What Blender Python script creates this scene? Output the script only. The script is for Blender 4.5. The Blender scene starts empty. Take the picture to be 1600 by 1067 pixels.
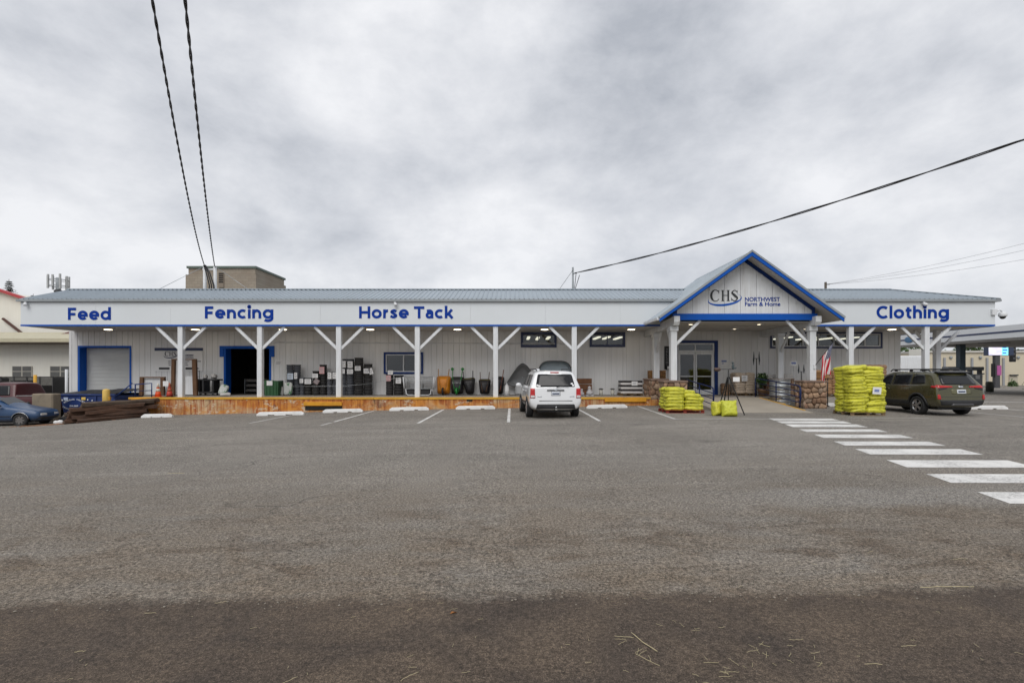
import bpy, bmesh, math, random
from mathutils import Vector, Matrix, noise
from mathutils.bvhtree import BVHTree
random.seed(11)
R = math.radians
scene = bpy.context.scene
C = scene.collection
# ------------------------------------------------------------------ camera
K = 800.0; CZ = 1.70; HV = 582.0          # focal length in px of a 1600 px wide frame, eye height, horizon row
cam_d = bpy.data.cameras.new('camera'); cam = bpy.data.objects.new('camera', cam_d); C.objects.link(cam)
cam.location = (0, 0, CZ); cam.rotation_euler = (R(90), 0, 0)
cam_d.sensor_width = 36; cam_d.lens = 18.0; cam_d.shift_y = 0.0303; cam_d.clip_start = 0.05; cam_d.clip_end = 3000
scene.camera = cam
# ------------------------------------------------------------------ sky, sun, exposure
SUN_EL, SUN_AZ = 46, 192                   # azimuth measured from +Y clockwise: behind the camera, a little to its left
world = bpy.data.worlds.new('World'); scene.world = world; world.use_nodes = True
wn, wl = world.node_tree.nodes, world.node_tree.links
wn.clear()
def W(t, **kw):
    n = wn.new(t)
    for k, v in kw.items(): setattr(n, k, v)
    return n
def wmath(op, a, b=None, clamp=False):
    n = W('ShaderNodeMath', operation=op, use_clamp=clamp)
    for i, x in enumerate((a, b)):
        if x is None: continue
        if isinstance(x, (int, float)): n.inputs[i].default_value = x
        else: wl.new(x, n.inputs[i])
    return n.outputs[0]
wo = W('ShaderNodeOutputWorld'); bg = W('ShaderNodeBackground')
tc = W('ShaderNodeTexCoord'); sep = W('ShaderNodeSeparateXYZ'); wl.new(tc.outputs['Generated'], sep.inputs[0])
zc = wmath('MAXIMUM', sep.outputs[2], 0.0)
comb = W('ShaderNodeMapping'); comb.inputs['Scale'].default_value = (1, 1, 1.7); wl.new(tc.outputs['Generated'], comb.inputs[0])   # cloud masses a little wider than tall
def wnoise(scale, detail, rough, dist, off):
    m = W('ShaderNodeMapping'); m.inputs['Location'].default_value = off; wl.new(comb.outputs[0], m.inputs[0])
    n = W('ShaderNodeTexNoise'); n.inputs['Scale'].default_value = scale; n.inputs['Detail'].default_value = detail
    n.inputs['Roughness'].default_value = rough; n.inputs['Distortion'].default_value = dist
    wl.new(m.outputs[0], n.inputs['Vector']); return n.outputs['Fac']
n1 = wnoise(2.1, 3, 0.45, 0.0, (1.1, 0.35, 0)); n2 = wnoise(4.4, 10, 0.60, 0.1, (2.9, 4.6, 0))
cl = wmath('ADD', wmath('MULTIPLY', n1, 0.5), wmath('MULTIPLY', n2, 0.5))
ramp = W('ShaderNodeValToRGB'); wl.new(cl, ramp.inputs[0])
e = ramp.color_ramp.elements
e[0].position = 0.34; e[0].color = (0.365, 0.385, 0.425, 1); e[1].position = 0.62; e[1].color = (0.73, 0.735, 0.755, 1)
e.new(0.47).color = (0.535, 0.55, 0.585, 1)
# an overcast sky is brighter overhead than at the horizon
lift = wmath('ADD', wmath('MULTIPLY', zc, 0.10), 0.97)
cm = W('ShaderNodeMixRGB', blend_type='MULTIPLY'); cm.inputs[0].default_value = 1.0
wl.new(ramp.outputs[0], cm.inputs[1])
lc = W('ShaderNodeCombineXYZ'); [wl.new(lift, lc.inputs[i]) for i in range(3)]; wl.new(lc.outputs[0], cm.inputs[2])
sky = W('ShaderNodeTexSky', sky_type='NISHITA'); sky.sun_disc = False
sky.sun_elevation = R(SUN_EL); sky.sun_rotation = R(SUN_AZ)
ss = W('ShaderNodeMixRGB', blend_type='MULTIPLY'); ss.inputs[0].default_value = 1; ss.inputs[2].default_value = (0.1, 0.1, 0.1, 1)
wl.new(sky.outputs[0], ss.inputs[1])
mx = W('ShaderNodeMixRGB'); mx.inputs[0].default_value = 0.95      # full cloud cover over the blue sky
wl.new(ss.outputs[0], mx.inputs[1]); wl.new(cm.outputs[0], mx.inputs[2])
wl.new(mx.outputs[0], bg.inputs[0]); bg.inputs[1].default_value = 0.98; wl.new(bg.outputs[0], wo.inputs[0])
sun_d = bpy.data.lights.new('sun', 'SUN'); sun_d.energy = 1.5; sun_d.angle = R(45); sun_d.color = (1, 0.97, 0.93)
sun = bpy.data.objects.new('sun', sun_d); C.objects.link(sun)
sv = Vector((math.sin(R(SUN_AZ)) * math.cos(R(SUN_EL)), math.cos(R(SUN_AZ)) * math.cos(R(SUN_EL)), math.sin(R(SUN_EL))))
sun.rotation_euler = (-sv).to_track_quat('-Z', 'Y').to_euler(); sun.location = (0, -10, 40)
vs = scene.view_settings; vs.view_transform = 'Standard'; vs.look = 'None'; vs.exposure = 0.36; vs.gamma = 1.0; vs.use_curve_mapping = False
scene.render.engine = 'CYCLES'; scene.cycles.use_denoising = True; scene.cycles.max_bounces = 7; scene.cycles.diffuse_bounces = 4
scene.cycles.transparent_max_bounces = 12; scene.cycles.caustics_reflective = False; scene.cycles.caustics_refractive = False
# ------------------------------------------------------------------ helpers
def X(u, Y): return (u - 800.0) / K * Y
def Z(v, Y): return CZ + (HV - v) / K * Y
GT = [(-400, -1.2), (-60, -0.9), (-26, -0.68), (-20.6, -0.58), (-19, -0.5), (-17, -0.36), (-3, -0.05), (2, 0.02), (6, 0.11), (15, 0.09), (60, 0.05), (400, 0.0)]
def zg(x):
    for (a, za), (b, zb) in zip(GT, GT[1:]):
        if x <= b: return za + (zb - za) * (x - a) / (b - a)
    return GT[-1][1]
def lerp(a, b, t): return a + (b - a) * t

class MB:
    """collects geometry; build() links it as one mesh object"""
    def __init__(s): s.v = []; s.f = []; s.sm = []; s.uv = None
    def add(s, vs, fs, smooth=False):
        o = len(s.v); s.v += [tuple(p) for p in vs]; s.f += [tuple(i + o for i in f) for f in fs]; s.sm += [smooth] * len(fs); return s
    def box(s, x0, x1, y0, y1, z0, z1, M=None, bev=0.0):
        if bev > 0:
            b = bev; vs = []
            for z, i in ((z0, b), (z0 + b, 0), (z1 - b, 0), (z1, b)):
                for (x, y) in ((x0 + b, y0 + i), (x1 - b, y0 + i), (x1 - i, y0 + b), (x1 - i, y1 - b), (x1 - b, y1 - i), (x0 + b, y1 - i), (x0 + i, y1 - b), (x0 + i, y0 + b)):
                    vs.append(Vector((x, y, z)))
            fs = [tuple(range(7, -1, -1)), tuple(range(24, 32))]
            for k in range(3):
                for i in range(8):
                    j = (i + 1) % 8; fs.append((k * 8 + i, k * 8 + j, k * 8 + 8 + j, k * 8 + 8 + i))
        else:
            vs = [Vector(p) for p in ((x0, y0, z0), (x1, y0, z0), (x1, y1, z0), (x0, y1, z0), (x0, y0, z1), (x1, y0, z1), (x1, y1, z1), (x0, y1, z1))]
            fs = [(3, 2, 1, 0), (4, 5, 6, 7), (0, 1, 5, 4), (1, 2, 6, 5), (2, 3, 7, 6), (3, 0, 4, 7)]
        if M: vs = [M @ p for p in vs]
        return s.add(vs, fs)
    def bar(s, a, b, w, h=None, up=(0, 0, 1)):
        a, b = Vector(a), Vector(b); d = (b - a); L = d.length; d.normalize(); h = h or w
        upv = Vector(up)
        if abs(d.dot(upv)) > 0.98: upv = Vector((0, 1, 0))
        r = d.cross(upv).normalized(); t = r.cross(d)
        M = Matrix((r, d, t)).transposed().to_4x4(); M.translation = a
        return s.box(-w / 2, w / 2, 0, L, -h / 2, h / 2, M)
    def tube(s, pts, r, n=8, caps=True):
        pts = [Vector(p) for p in pts]; rs = r if isinstance(r, (list, tuple)) else [r] * len(pts)
        vs, fs = [], []; ref = None
        for i, p in enumerate(pts):
            d = (pts[min(i + 1, len(pts) - 1)] - pts[max(i - 1, 0)]).normalized()
            if ref is None: ref = Vector((0, 0, 1)) if abs(d.z) < 0.9 else Vector((1, 0, 0))
            a = d.cross(ref).normalized(); ref = a.cross(d).normalized()
            for k in range(n):
                t = 2 * math.pi * k / n; vs.append(p + (a * math.cos(t) + ref * math.sin(t)) * rs[i])
        for i in range(len(pts) - 1):
            for k in range(n):
                k2 = (k + 1) % n; fs.append((i * n + k, i * n + k2, (i + 1) * n + k2, (i + 1) * n + k))
        s.add(vs, fs, True)
        if caps:
            o = len(s.v) - len(vs); s.f += [tuple(o + k for k in range(n - 1, -1, -1)), tuple(o + (len(pts) - 1) * n + k for k in range(n))]; s.sm += [False, False]
        return s
    def lathe(s, prof, n=20, M=None, smooth=True, cap=True):
        vs, fs = [], []
        for (r, z) in prof:
            for k in range(n):
                t = 2 * math.pi * k / n; p = Vector((r * math.cos(t), r * math.sin(t), z)); vs.append(M @ p if M else p)
        m = len(prof)
        for i in range(m - 1):
            for k in range(n):
                k2 = (k + 1) % n; fs.append((i * n + k, i * n + k2, (i + 1) * n + k2, (i + 1) * n + k))
        s.add(vs, fs, smooth)
        o = len(s.v) - len(vs)
        if not cap: return s
        if prof[0][0] > 1e-4: s.f.append(tuple(o + k for k in range(n - 1, -1, -1))); s.sm.append(False)
        if prof[-1][0] > 1e-4: s.f.append(tuple(o + (m - 1) * n + k for k in range(n))); s.sm.append(False)
        return s
    def prism(s, poly, a0, a1, ax='y'):
        """poly of (p,q): ax y -> (x,z) extruded in y, ax x -> (y,z), ax z -> (x,y)"""
        f = {'y': lambda p, q, a: (p, a, q), 'x': lambda p, q, a: (a, p, q), 'z': lambda p, q, a: (p, q, a)}[ax]
        n = len(poly); vs = [f(p, q, a0) for p, q in poly] + [f(p, q, a1) for p, q in poly]
        fs = [tuple(range(n)), tuple(range(2 * n - 1, n - 1, -1))] + [(i, i + n, (i + 1) % n + n, (i + 1) % n) for i in range(n)]
        return s.add(vs, fs)
    def ball(s, c, r, n=10, m=7):
        c = Vector(c); r = r if isinstance(r, (tuple, list)) else (r, r, r); vs, fs = [], []
        for i in range(m + 1):
            ph = math.pi * i / m
            for k in range(n):
                t = 2 * math.pi * k / n
                vs.append(c + Vector((r[0] * math.sin(ph) * math.cos(t), r[1] * math.sin(ph) * math.sin(t), r[2] * math.cos(ph))))
        for i in range(m):
            for k in range(n):
                k2 = (k + 1) % n; fs.append((i * n + k, (i + 1) * n + k, (i + 1) * n + k2, i * n + k2))
        return s.add(vs, fs, True)
    def mesh(s, name, fix=True):
        me = bpy.data.meshes.new(name); me.from_pydata(s.v, [], s.f); me.validate(); me.update()
        if len(me.polygons) == len(s.sm): me.polygons.foreach_set('use_smooth', s.sm)
        if fix:
            bm = bmesh.new(); bm.from_mesh(me); bmesh.ops.recalc_face_normals(bm, faces=bm.faces); bm.to_mesh(me); bm.free()
        return me
    def build(s, name, mat, parent=None, fix=True):
        return link(name, s.mesh(name, fix), mat, parent)
def link(name, me, mat, parent=None, loc=None, rot=None):
    if mat is not None and not me.materials: me.materials.append(mat)
    o = bpy.data.objects.new(name, me); C.objects.link(o); o.parent = parent
    if loc: o.location = loc
    if rot: o.rotation_euler = rot
    return o
def tag(o, label=None, cat=None, group=None, kind=None):
    if label: o['label'] = label
    if cat: o['category'] = cat
    if group: o['group'] = group
    if kind: o['kind'] = kind
    return o
def thing(name, label, cat, loc=(0, 0, 0), rz=0.0, group=None):
    o = bpy.data.objects.new(name, None); C.objects.link(o); o.location = loc; o.rotation_euler = (0, 0, rz); o.empty_display_size = 0.2
    return tag(o, label, cat, group)
def copy_tree(o, parent=None):
    c = o.copy(); C.objects.link(c); c.parent = parent
    for ch in list(o.children): copy_tree(ch, c)
    return c
# ------------------------------------------------------------------ materials
MATS = {}
def lin(c): return tuple(((x / 12.92) if x <= 0.04045 else ((x + 0.055) / 1.055) ** 2.4) for x in c)
class NT:
    def __init__(s, name):
        s.m = bpy.data.materials.new(name); s.m.use_nodes = True; s.n = s.m.node_tree.nodes; s.l = s.m.node_tree.links
        s.b = s.n['Principled BSDF']; s.out = s.n['Material Output']
        s.tc = s.n.new('ShaderNodeTexCoord')
    def vec(s, scale=(1, 1, 1), src='Object', loc=(0, 0, 0)):
        m = s.n.new('ShaderNodeMapping'); m.inputs['Scale'].default_value = scale; m.inputs['Location'].default_value = loc
        s.l.new(s.tc.outputs[src], m.inputs[0]); return m.outputs[0]
    def noise(s, vec, scale, detail=4, rough=0.55, dist=0.0):
        n = s.n.new('ShaderNodeTexNoise'); n.inputs['Scale'].default_value = scale; n.inputs['Detail'].default_value = detail
        n.inputs['Roughness'].default_value = rough; n.inputs['Distortion'].default_value = dist; s.l.new(vec, n.inputs['Vector']); return n.outputs['Fac']
    def ramp(s, fac, stops):
        r = s.n.new('ShaderNodeValToRGB'); s.l.new(fac, r.inputs[0]); e = r.color_ramp.elements
        def c4(c): return (c, c, c, 1) if isinstance(c, (int, float)) else (*c[:3], 1)
        e[0].position, e[0].color = stops[0][0], c4(stops[0][1]); e[1].position, e[1].color = stops[-1][0], c4(stops[-1][1])
        for p, c in stops[1:-1]: e.new(p).color = c4(c)
        return r.outputs[0]
    def mix(s, fac, a, b, mode='MIX'):
        n = s.n.new('ShaderNodeMixRGB'); n.blend_type = mode
        for i, x in enumerate((fac, a, b)):
            if isinstance(x, (int, float)): n.inputs[i].default_value = x if i == 0 else (x, x, x, 1)
            elif isinstance(x, tuple): n.inputs[i].default_value = (*x[:3], 1)
            else: s.l.new(x, n.inputs[i])
        return n.outputs[0]
    def math(s, op, a, b=None, clamp=False):
        n = s.n.new('ShaderNodeMath'); n.operation = op; n.use_clamp = clamp
        for i, x in enumerate((a, b)):
            if x is None: continue
            if isinstance(x, (int, float)): n.inputs[i].default_value = x
            else: s.l.new(x, n.inputs[i])
        return n.outputs[0]
    def sep(s, vec):
        n = s.n.new('ShaderNodeSeparateXYZ'); s.l.new(vec, n.inputs[0]); return n.outputs
    def rand(s): return s.n.new('ShaderNodeObjectInfo').outputs['Random']
    def bump(s, h, strength, dist=0.01):
        n = s.n.new('ShaderNodeBump'); n.inputs['Strength'].default_value = strength; n.inputs['Distance'].default_value = dist
        s.l.new(h, n.inputs['Height']); s.l.new(n.outputs[0], s.b.inputs['Normal'])
    def set(s, col=None, rough=None, metal=None, spec=None):
        for k, x in (('Base Color', col), ('Roughness', rough), ('Metallic', metal), ('Specular IOR Level', spec)):
            if x is None: continue
            if isinstance(x, (int, float)) and k != 'Base Color': s.b.inputs[k].default_value = x
            elif isinstance(x, tuple): s.b.inputs[k].default_value = (*x[:3], 1)
            else: s.l.new(x, s.b.inputs[k])
        return s.m
def mat(name, col, rough=0.6, metal=0.0, var=0.12, scale=3.0, dirt=None, streak=0.0, bump=0.0, bscale=40.0, rnd=0.0, spec=None):
    """a base colour with mottling, optional dirt colour laid on in patches or vertical streaks, and fine relief"""
    if name in MATS: return MATS[name]
    t = NT(name); v = t.vec()
    n = t.noise(v, scale, 6, 0.6)
    c = t.mix(t.ramp(n, [(0.3, 1 - var), (0.7, 1 + var)]), col, col, 'MIX')
    m = t.mix(1.0, col, t.ramp(n, [(0.3, 1 - var), (0.7, 1.0)]), 'MULTIPLY')
    if rnd:
        m = t.mix(1.0, m, t.ramp(t.rand(), [(0, 1 - rnd), (1, 1.0)]), 'MULTIPLY')
    if dirt is not None:
        sc = (9, 9, 0.5) if streak else (1, 1, 1)
        d = t.noise(t.vec(sc), 1.2 if streak else 2.5, 7, 0.62)
        amt = streak or 0.5
        m = t.mix(t.ramp(d, [(0.45, 0.0), (0.8, amt)]), m, dirt)
    r = t.ramp(t.noise(v, scale * 2.3, 3), [(0.3, max(0.02, rough - 0.08)), (0.7, min(1, rough + 0.08))])
    t.set(m, r, metal, spec)
    if bump: t.bump(t.noise(v, bscale, 5), bump, 0.01)
    MATS[name] = t.m; return t.m
def glass(name, tint, refl=1.0, rough=0.03):
    t = NT(name); t.n.remove(t.b)
    tr = t.n.new('ShaderNodeBsdfTransparent'); tr.inputs[0].default_value = (*tint, 1)
    gl = t.n.new('ShaderNodeBsdfGlossy'); gl.inputs['Roughness'].default_value = rough; gl.inputs[0].default_value = (0.95, 0.97, 1, 1)
    fr = t.n.new('ShaderNodeFresnel'); fr.inputs[0].default_value = 1.5
    f = t.math('MULTIPLY', fr.outputs[0], refl * 1.6, True)
    mx = t.n.new('ShaderNodeMixShader'); t.l.new(f, mx.inputs[0]); t.l.new(tr.outputs[0], mx.inputs[1]); t.l.new(gl.outputs[0], mx.inputs[2])
    t.l.new(mx.outputs[0], t.out.inputs[0]); MATS[name] = t.m; return t.m
def emit(name, col, s):
    t = NT(name); t.set(tuple(col), 0.5); t.b.inputs['Emission Color'].default_value = (*col, 1); t.b.inputs['Emission Strength'].default_value = s
    MATS[name] = t.m; return t.m

def asphalt_material():
    t = NT('asphalt'); v = t.vec(); s = t.sep(t.tc.outputs['Object'])
    big = t.noise(v, 0.22, 6, 0.6, 0.4); mid = t.noise(v, 1.3, 7, 0.65); st = t.noise(t.vec((0.25, 1.4, 1)), 0.8, 7, 0.6, 0.5)
    base = t.mix(t.ramp(big, [(0.32, 0.0), (0.68, 1.0)]), (0.142, 0.130, 0.114), (0.202, 0.185, 0.162))
    base = t.mix(t.ramp(st, [(0.42, 0.0), (0.75, 0.35)]), base, (0.118, 0.102, 0.086))
    oil = t.math('MULTIPLY', t.ramp(t.noise(t.vec((1, 1, 1), loc=(4, 2, 0)), 0.9, 6, 0.6, 0.5), [(0.60, 0.0), (0.70, 1.0)]), t.ramp(t.noise(v, 6, 5, 0.7), [(0.35, 0.2), (0.6, 1.0)]))
    base = t.mix(t.math('MULTIPLY', oil, 0.55), base, (0.055, 0.05, 0.046))
    trk = t.ramp(t.noise(t.vec((0.12, 1.1, 1), loc=(0, 7, 0)), 1.3, 5, 0.6, 0.3), [(0.52, 0.0), (0.68, 0.45)])
    base = t.mix(trk, base, (0.23, 0.213, 0.19))
    # brown dirt tracked over the lot nearer the road
    near = t.ramp(t.math('DIVIDE', s[1], 14.0, True), [(0.25, 1.0), (0.72, 0.0)])
    dirt = t.ramp(t.noise(t.vec((0.7, 1.5, 1)), 0.9, 8, 0.68, 0.6), [(0.30, 0.15), (0.62, 1.0)])
    base = t.mix(t.math('MULTIPLY', t.math('MULTIPLY', near, dirt), 0.85), base, (0.146, 0.112, 0.078))
    mud = t.math('MULTIPLY', t.ramp(t.math('DIVIDE', s[1], 14.0, True), [(0.27, 0.6), (0.34, 1.0), (0.55, 0.0)]), t.ramp(t.noise(t.vec((0.9, 1.8, 1), loc=(5, 1, 0)), 1.2, 9, 0.7, 0.9), [(0.50, 0.0), (0.62, 1.0)]))
    base = t.mix(t.math('MULTIPLY', mud, 0.6), base, (0.070, 0.048, 0.031))
    # pale repaired strip across the lot on the crosswalk's side
    wy = t.math('ADD', s[1], t.math('MULTIPLY', t.math('SUBTRACT', mid, 0.5), 0.9))
    band = t.math('MULTIPLY', t.ramp(t.math('DIVIDE', wy, 10.0, True), [(0.61, 0.0), (0.64, 1.0), (0.70, 1.0), (0.74, 0.0)]), t.ramp(t.math('DIVIDE', s[0], 10.0, True), [(0.12, 0.0), (0.4, 1.0)]))
    base = t.mix(t.math('MULTIPLY', band, 0.5), base, (0.215, 0.205, 0.19))
    # dark newer paving along the road edge
    ny = t.math('ADD', s[1], t.math('MULTIPLY', t.math('SUBTRACT', t.noise(v, 3.5, 8, 0.75), 0.5), 0.55))
    fore = t.ramp(t.math('DIVIDE', ny, 10.0, True), [(0.383, 1.0), (0.399, 0.0)])
    fc = t.mix(t.ramp(t.noise(t.vec((0.8, 1.3, 1)), 1.1, 7, 0.65, 0.8), [(0.38, 0.0), (0.66, 1.0)]), (0.062, 0.048, 0.038), (0.114, 0.086, 0.062))
    base = t.mix(fore, base, fc)
    # aggregate: dark and pale stones
    a1 = t.noise(v, 36, 6, 0.88); a2 = t.noise(v, 150, 3, 0.7)
    agg = t.ramp(a1, [(0.39, 0.32), (0.49, 0.95), (0.58, 1.95)]); agg2 = t.ramp(a2, [(0.36, 0.3), (0.5, 1.0), (0.64, 2.1)])
    base = t.mix(t.math('SUBTRACT', 1.0, t.math('MULTIPLY', fore, 0.35)), base, t.mix(1.0, base, agg, 'MULTIPLY'))
    base = t.mix(0.8, base, t.mix(1.0, base, agg2, 'MULTIPLY'))
    vo = t.n.new('ShaderNodeTexVoronoi'); vo.inputs['Scale'].default_value = 38; t.l.new(v, vo.inputs['Vector'])
    peb = t.ramp(vo.outputs['Distance'], [(0.10, 1.0), (0.17, 0.0)])
    pk = t.ramp(t.noise(v, 23, 1), [(0.60, 0.0), (0.64, 1.0)])
    base = t.mix(t.math('MULTIPLY', t.math('MULTIPLY', peb, pk), 0.55), base, (0.32, 0.29, 0.24))
    # hairline cracks, patchy
    vc = t.n.new('ShaderNodeTexVoronoi'); vc.feature = 'DISTANCE_TO_EDGE'; vc.inputs['Scale'].default_value = 0.33
    wv = t.n.new('ShaderNodeVectorMath'); wv.operation = 'ADD'; nn = t.n.new('ShaderNodeTexNoise'); nn.inputs['Scale'].default_value = 1.4; nn.inputs['Detail'].default_value = 8
    t.l.new(v, nn.inputs['Vector']); t.l.new(v, wv.inputs[0]); t.l.new(nn.outputs['Color'], wv.inputs[1]); t.l.new(wv.outputs[0], vc.inputs['Vector'])
    cr = t.math('MULTIPLY', t.ramp(vc.outputs['Distance'], [(0.0, 1.0), (0.006, 0.0)]), t.ramp(t.noise(v, 0.35, 2), [(0.52, 0.0), (0.62, 1.0)]))
    base = t.mix(t.math('MULTIPLY', cr, 0.7), base, (0.03, 0.028, 0.026))
    t.set(base, t.ramp(mid, [(0.3, 0.78), (0.7, 0.95)]), 0.0, 0.3)
    t.bump(t.math('ADD', t.math('MULTIPLY', a1, 0.8), t.math('MULTIPLY', a2, 0.5)), 0.8, 0.016)
    MATS['asphalt'] = t.m; return t.m
def paint_material(name, col, wear=0.5):
    t = NT(name); v = t.vec(); n = t.noise(v, 30, 6, 0.75); n2 = t.noise(v, 1.5, 5)
    f = t.math('MULTIPLY', t.ramp(n, [(0.47, 0.0), (0.62, 1.0)]), t.ramp(n2, [(0.38, 0.08), (0.62, 1.0)]))
    t.set(t.mix(t.math('MULTIPLY', f, wear), t.mix(t.ramp(n2, [(0.3, 0.0), (0.7, 1.0)]), col, tuple(x * 0.86 for x in col)), (0.16, 0.155, 0.15)), 0.75)
    t.bump(n, 0.3, 0.01); MATS[name] = t.m; return t.m
def dock_material():
    t = NT('dock_concrete'); v = t.vec(); s = t.sep(t.tc.outputs['Object'])
    c = t.mix(t.ramp(t.noise(v, 1.4, 7, 0.65, 0.4), [(0.36, 0.0), (0.64, 1.0)]), (0.40, 0.27, 0.13), (0.56, 0.43, 0.27))
    yl = t.ramp(t.noise(t.vec((0.5, 1, 1.2)), 0.9, 6, 0.65, 0.6), [(0.40, 0.0), (0.56, 0.9)])
    c = t.mix(yl, c, (0.58, 0.23, 0.025))
    streak = t.ramp(t.noise(t.vec((7, 1, 0.4)), 1.4, 8, 0.75, 0.3), [(0.40, 0.0), (0.60, 1.0)])
    zone = t.ramp(t.noise(t.vec((0.8, 1, 0.9), loc=(3, 0, 5)), 1.0, 6, 0.65, 0.8), [(0.36, 0.0), (0.52, 1.0)])
    c = t.mix(t.math('MULTIPLY', streak, zone), c, (0.30, 0.070, 0.012))
    run = t.math('MULTIPLY', t.ramp(t.noise(t.vec((11, 1, 0.7), loc=(1, 0, 1)), 1.2, 6, 0.7), [(0.48, 0.0), (0.62, 1.0)]), t.ramp(t.math('ADD', s[2], t.math('MULTIPLY', t.noise(t.vec((2, 1, 1)), 1.5, 4), 0.5)), [(0.30, 0.0), (0.62, 1.0)]))
    c = t.mix(run, c, (0.24, 0.055, 0.012))
    dk = t.ramp(t.noise(t.vec((1.6, 1, 1.3), loc=(9, 0, 2)), 1.2, 8, 0.72, 0.5), [(0.56, 0.0), (0.66, 0.85)])
    c = t.mix(dk, c, (0.10, 0.032, 0.018))
    pl = t.ramp(t.noise(t.vec((1, 1, 1.5), loc=(3, 4, 1)), 1.9, 8, 0.72), [(0.57, 0.0), (0.61, 0.8)])
    c = t.mix(pl, c, (0.54, 0.46, 0.34))
    t.set(c, 0.85); t.bump(t.noise(v, 14, 6), 0.35, 0.02); MATS['dock'] = t.m; return t.m

M = MATS
asphalt_material(); dock_material()
paint_material('road_white', (0.70, 0.69, 0.665), 0.9); paint_material('road_worn', (0.52, 0.51, 0.49), 1.0)
M_wall = mat('siding_paint', (0.76, 0.765, 0.77), 0.6, var=0.10, scale=0.7, dirt=(0.60, 0.585, 0.56), streak=0.4, bump=0.12, bscale=60, rnd=0.06)
M_fascia = mat('fascia_paint', (0.64, 0.675, 0.70), 0.5, var=0.05, scale=0.5, dirt=(0.60, 0.61, 0.61), streak=0.2)
M_white = mat('white_paint', (0.69, 0.71, 0.73), 0.5, var=0.1, scale=2, dirt=(0.42, 0.40, 0.37), streak=0.55, bump=0.05)
M_blue = mat('blue_paint', (0.006, 0.03, 0.15), 0.45, var=0.15, scale=2, spec=0.25)
M_blue2 = mat('bright_blue_paint', (0.003, 0.085, 0.42), 0.45, var=0.12, scale=1.5, spec=0.2)
M_letter = mat('letter_blue', (0.001, 0.036, 0.27), 0.5, var=0.05, spec=0.15)
M_navy = mat('navy_paint', (0.008, 0.02, 0.085), 0.4, var=0.15)
M_roof = mat('roof_metal', (0.32, 0.37, 0.415), 0.55, metal=0.1, var=0.12, scale=0.8, dirt=(0.22, 0.25, 0.27), rnd=0.05)
M_gutter = mat('gutter_metal', (0.30, 0.325, 0.34), 0.5, metal=0.1, var=0.15, scale=2)
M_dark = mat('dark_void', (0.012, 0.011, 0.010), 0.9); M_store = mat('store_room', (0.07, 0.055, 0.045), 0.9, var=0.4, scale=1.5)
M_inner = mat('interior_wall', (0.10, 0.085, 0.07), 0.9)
M_soffit = mat('soffit_paint', (0.52, 0.50, 0.47), 0.7, var=0.1, scale=0.6)
M_conc = mat('concrete', (0.36, 0.335, 0.295), 0.9, var=0.25, scale=1.5, dirt=(0.20, 0.18, 0.15), bump=0.2)
M_deck = mat('deck_top', (0.30, 0.27, 0.24), 0.9, var=0.3, scale=1.8, bump=0.2)
M_yellow = mat('safety_yellow', (0.66, 0.36, 0.035), 0.7, var=0.25, scale=5, dirt=(0.34, 0.13, 0.02), bump=0.1)
M_paper = mat('paper', (0.74, 0.74, 0.74), 0.7, var=0.05)
M_ink = mat('ink', (0.03, 0.03, 0.035), 0.7)
M_black = mat('black_plastic', (0.018, 0.018, 0.02), 0.5, var=0.2)
M_iron = mat('black_iron', (0.014, 0.014, 0.015), 0.5, metal=0.3)
M_glass = glass('window_glass', (0.55, 0.58, 0.60), 0.8)
M_galv = mat('galvanised_steel', (0.50, 0.53, 0.55), 0.36, metal=0.75, var=0.3, scale=7, dirt=(0.3, 0.31, 0.32))
M_lamp = emit('lamp_lens', (1.0, 0.84, 0.60), 8.0)
M_tube = emit('tube_light', (1.0, 0.88, 0.66), 2.2)
M_wood = mat('stained_wood', (0.155, 0.075, 0.033), 0.75, var=0.35, scale=4, bump=0.15, rnd=0.25)
M_pallet = mat('pallet_wood', (0.27, 0.18, 0.10), 0.85, var=0.35, scale=5, bump=0.2, rnd=0.3)
M_rubber = mat('tyre_rubber', (0.016, 0.016, 0.017), 0.8, var=0.2, bump=0.1)
# ================================================================== GROUND
xs = sorted(set([a for a, _ in GT] + [-34, -30, -23, -14, -10, -6, 0, 4, 10, 20, 30, 45]))
ys = [-120, -20, 0, 4, 8, 12, 16, 20, 24, 30, 45, 80, 200, 1500]
g = MB(); g.add([(x, y, zg(x)) for y in ys for x in xs], [(j * len(xs) + i, j * len(xs) + i + 1, (j + 1) * len(xs) + i + 1, (j + 1) * len(xs) + i) for j in range(len(ys) - 1) for i in range(len(xs) - 1)])
ground = tag(g.build('ground', M['asphalt'], fix=False), 'grey worn asphalt parking lot with dark newer paving along the road edge', kind='structure')
def marking(name, x0a, x1a, ya, x0b, x1b, yb, m, lift=0.004):
    """painted quad from row ya (x0a..x1a) to row yb, following the ground"""
    n = 8; b = MB(); vs = []
    for (p, q, y) in ((x0a, x1a, ya), (x0b, x1b, yb)):
        for i in range(n + 1):
            x = lerp(p, q, i / n); vs.append((x, y, zg(x) + lift))
    b.add(vs, [(i, i + 1, n + 2 + i, n + 1 + i) for i in range(n)])
    return b.build(name, m, ground, fix=False)
for (yf, yn) in [(17.8, 17.07), (16.8, 16.1), (15.8, 14.97), (14.4, 13.76), (13.17, 12.49), (11.85, 11.18), (10.67, 9.96), (9.31, 8.59), (8.03, 7.38), (6.81, 6.21)]:
    xl = lambda y: 4.5 + 0.248 * y
    marking('crosswalk_bar', xl(yn), xl(yn) + 2.2, yn, xl(yf), xl(yf) + 2.2, yf, M['road_white'])
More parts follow.
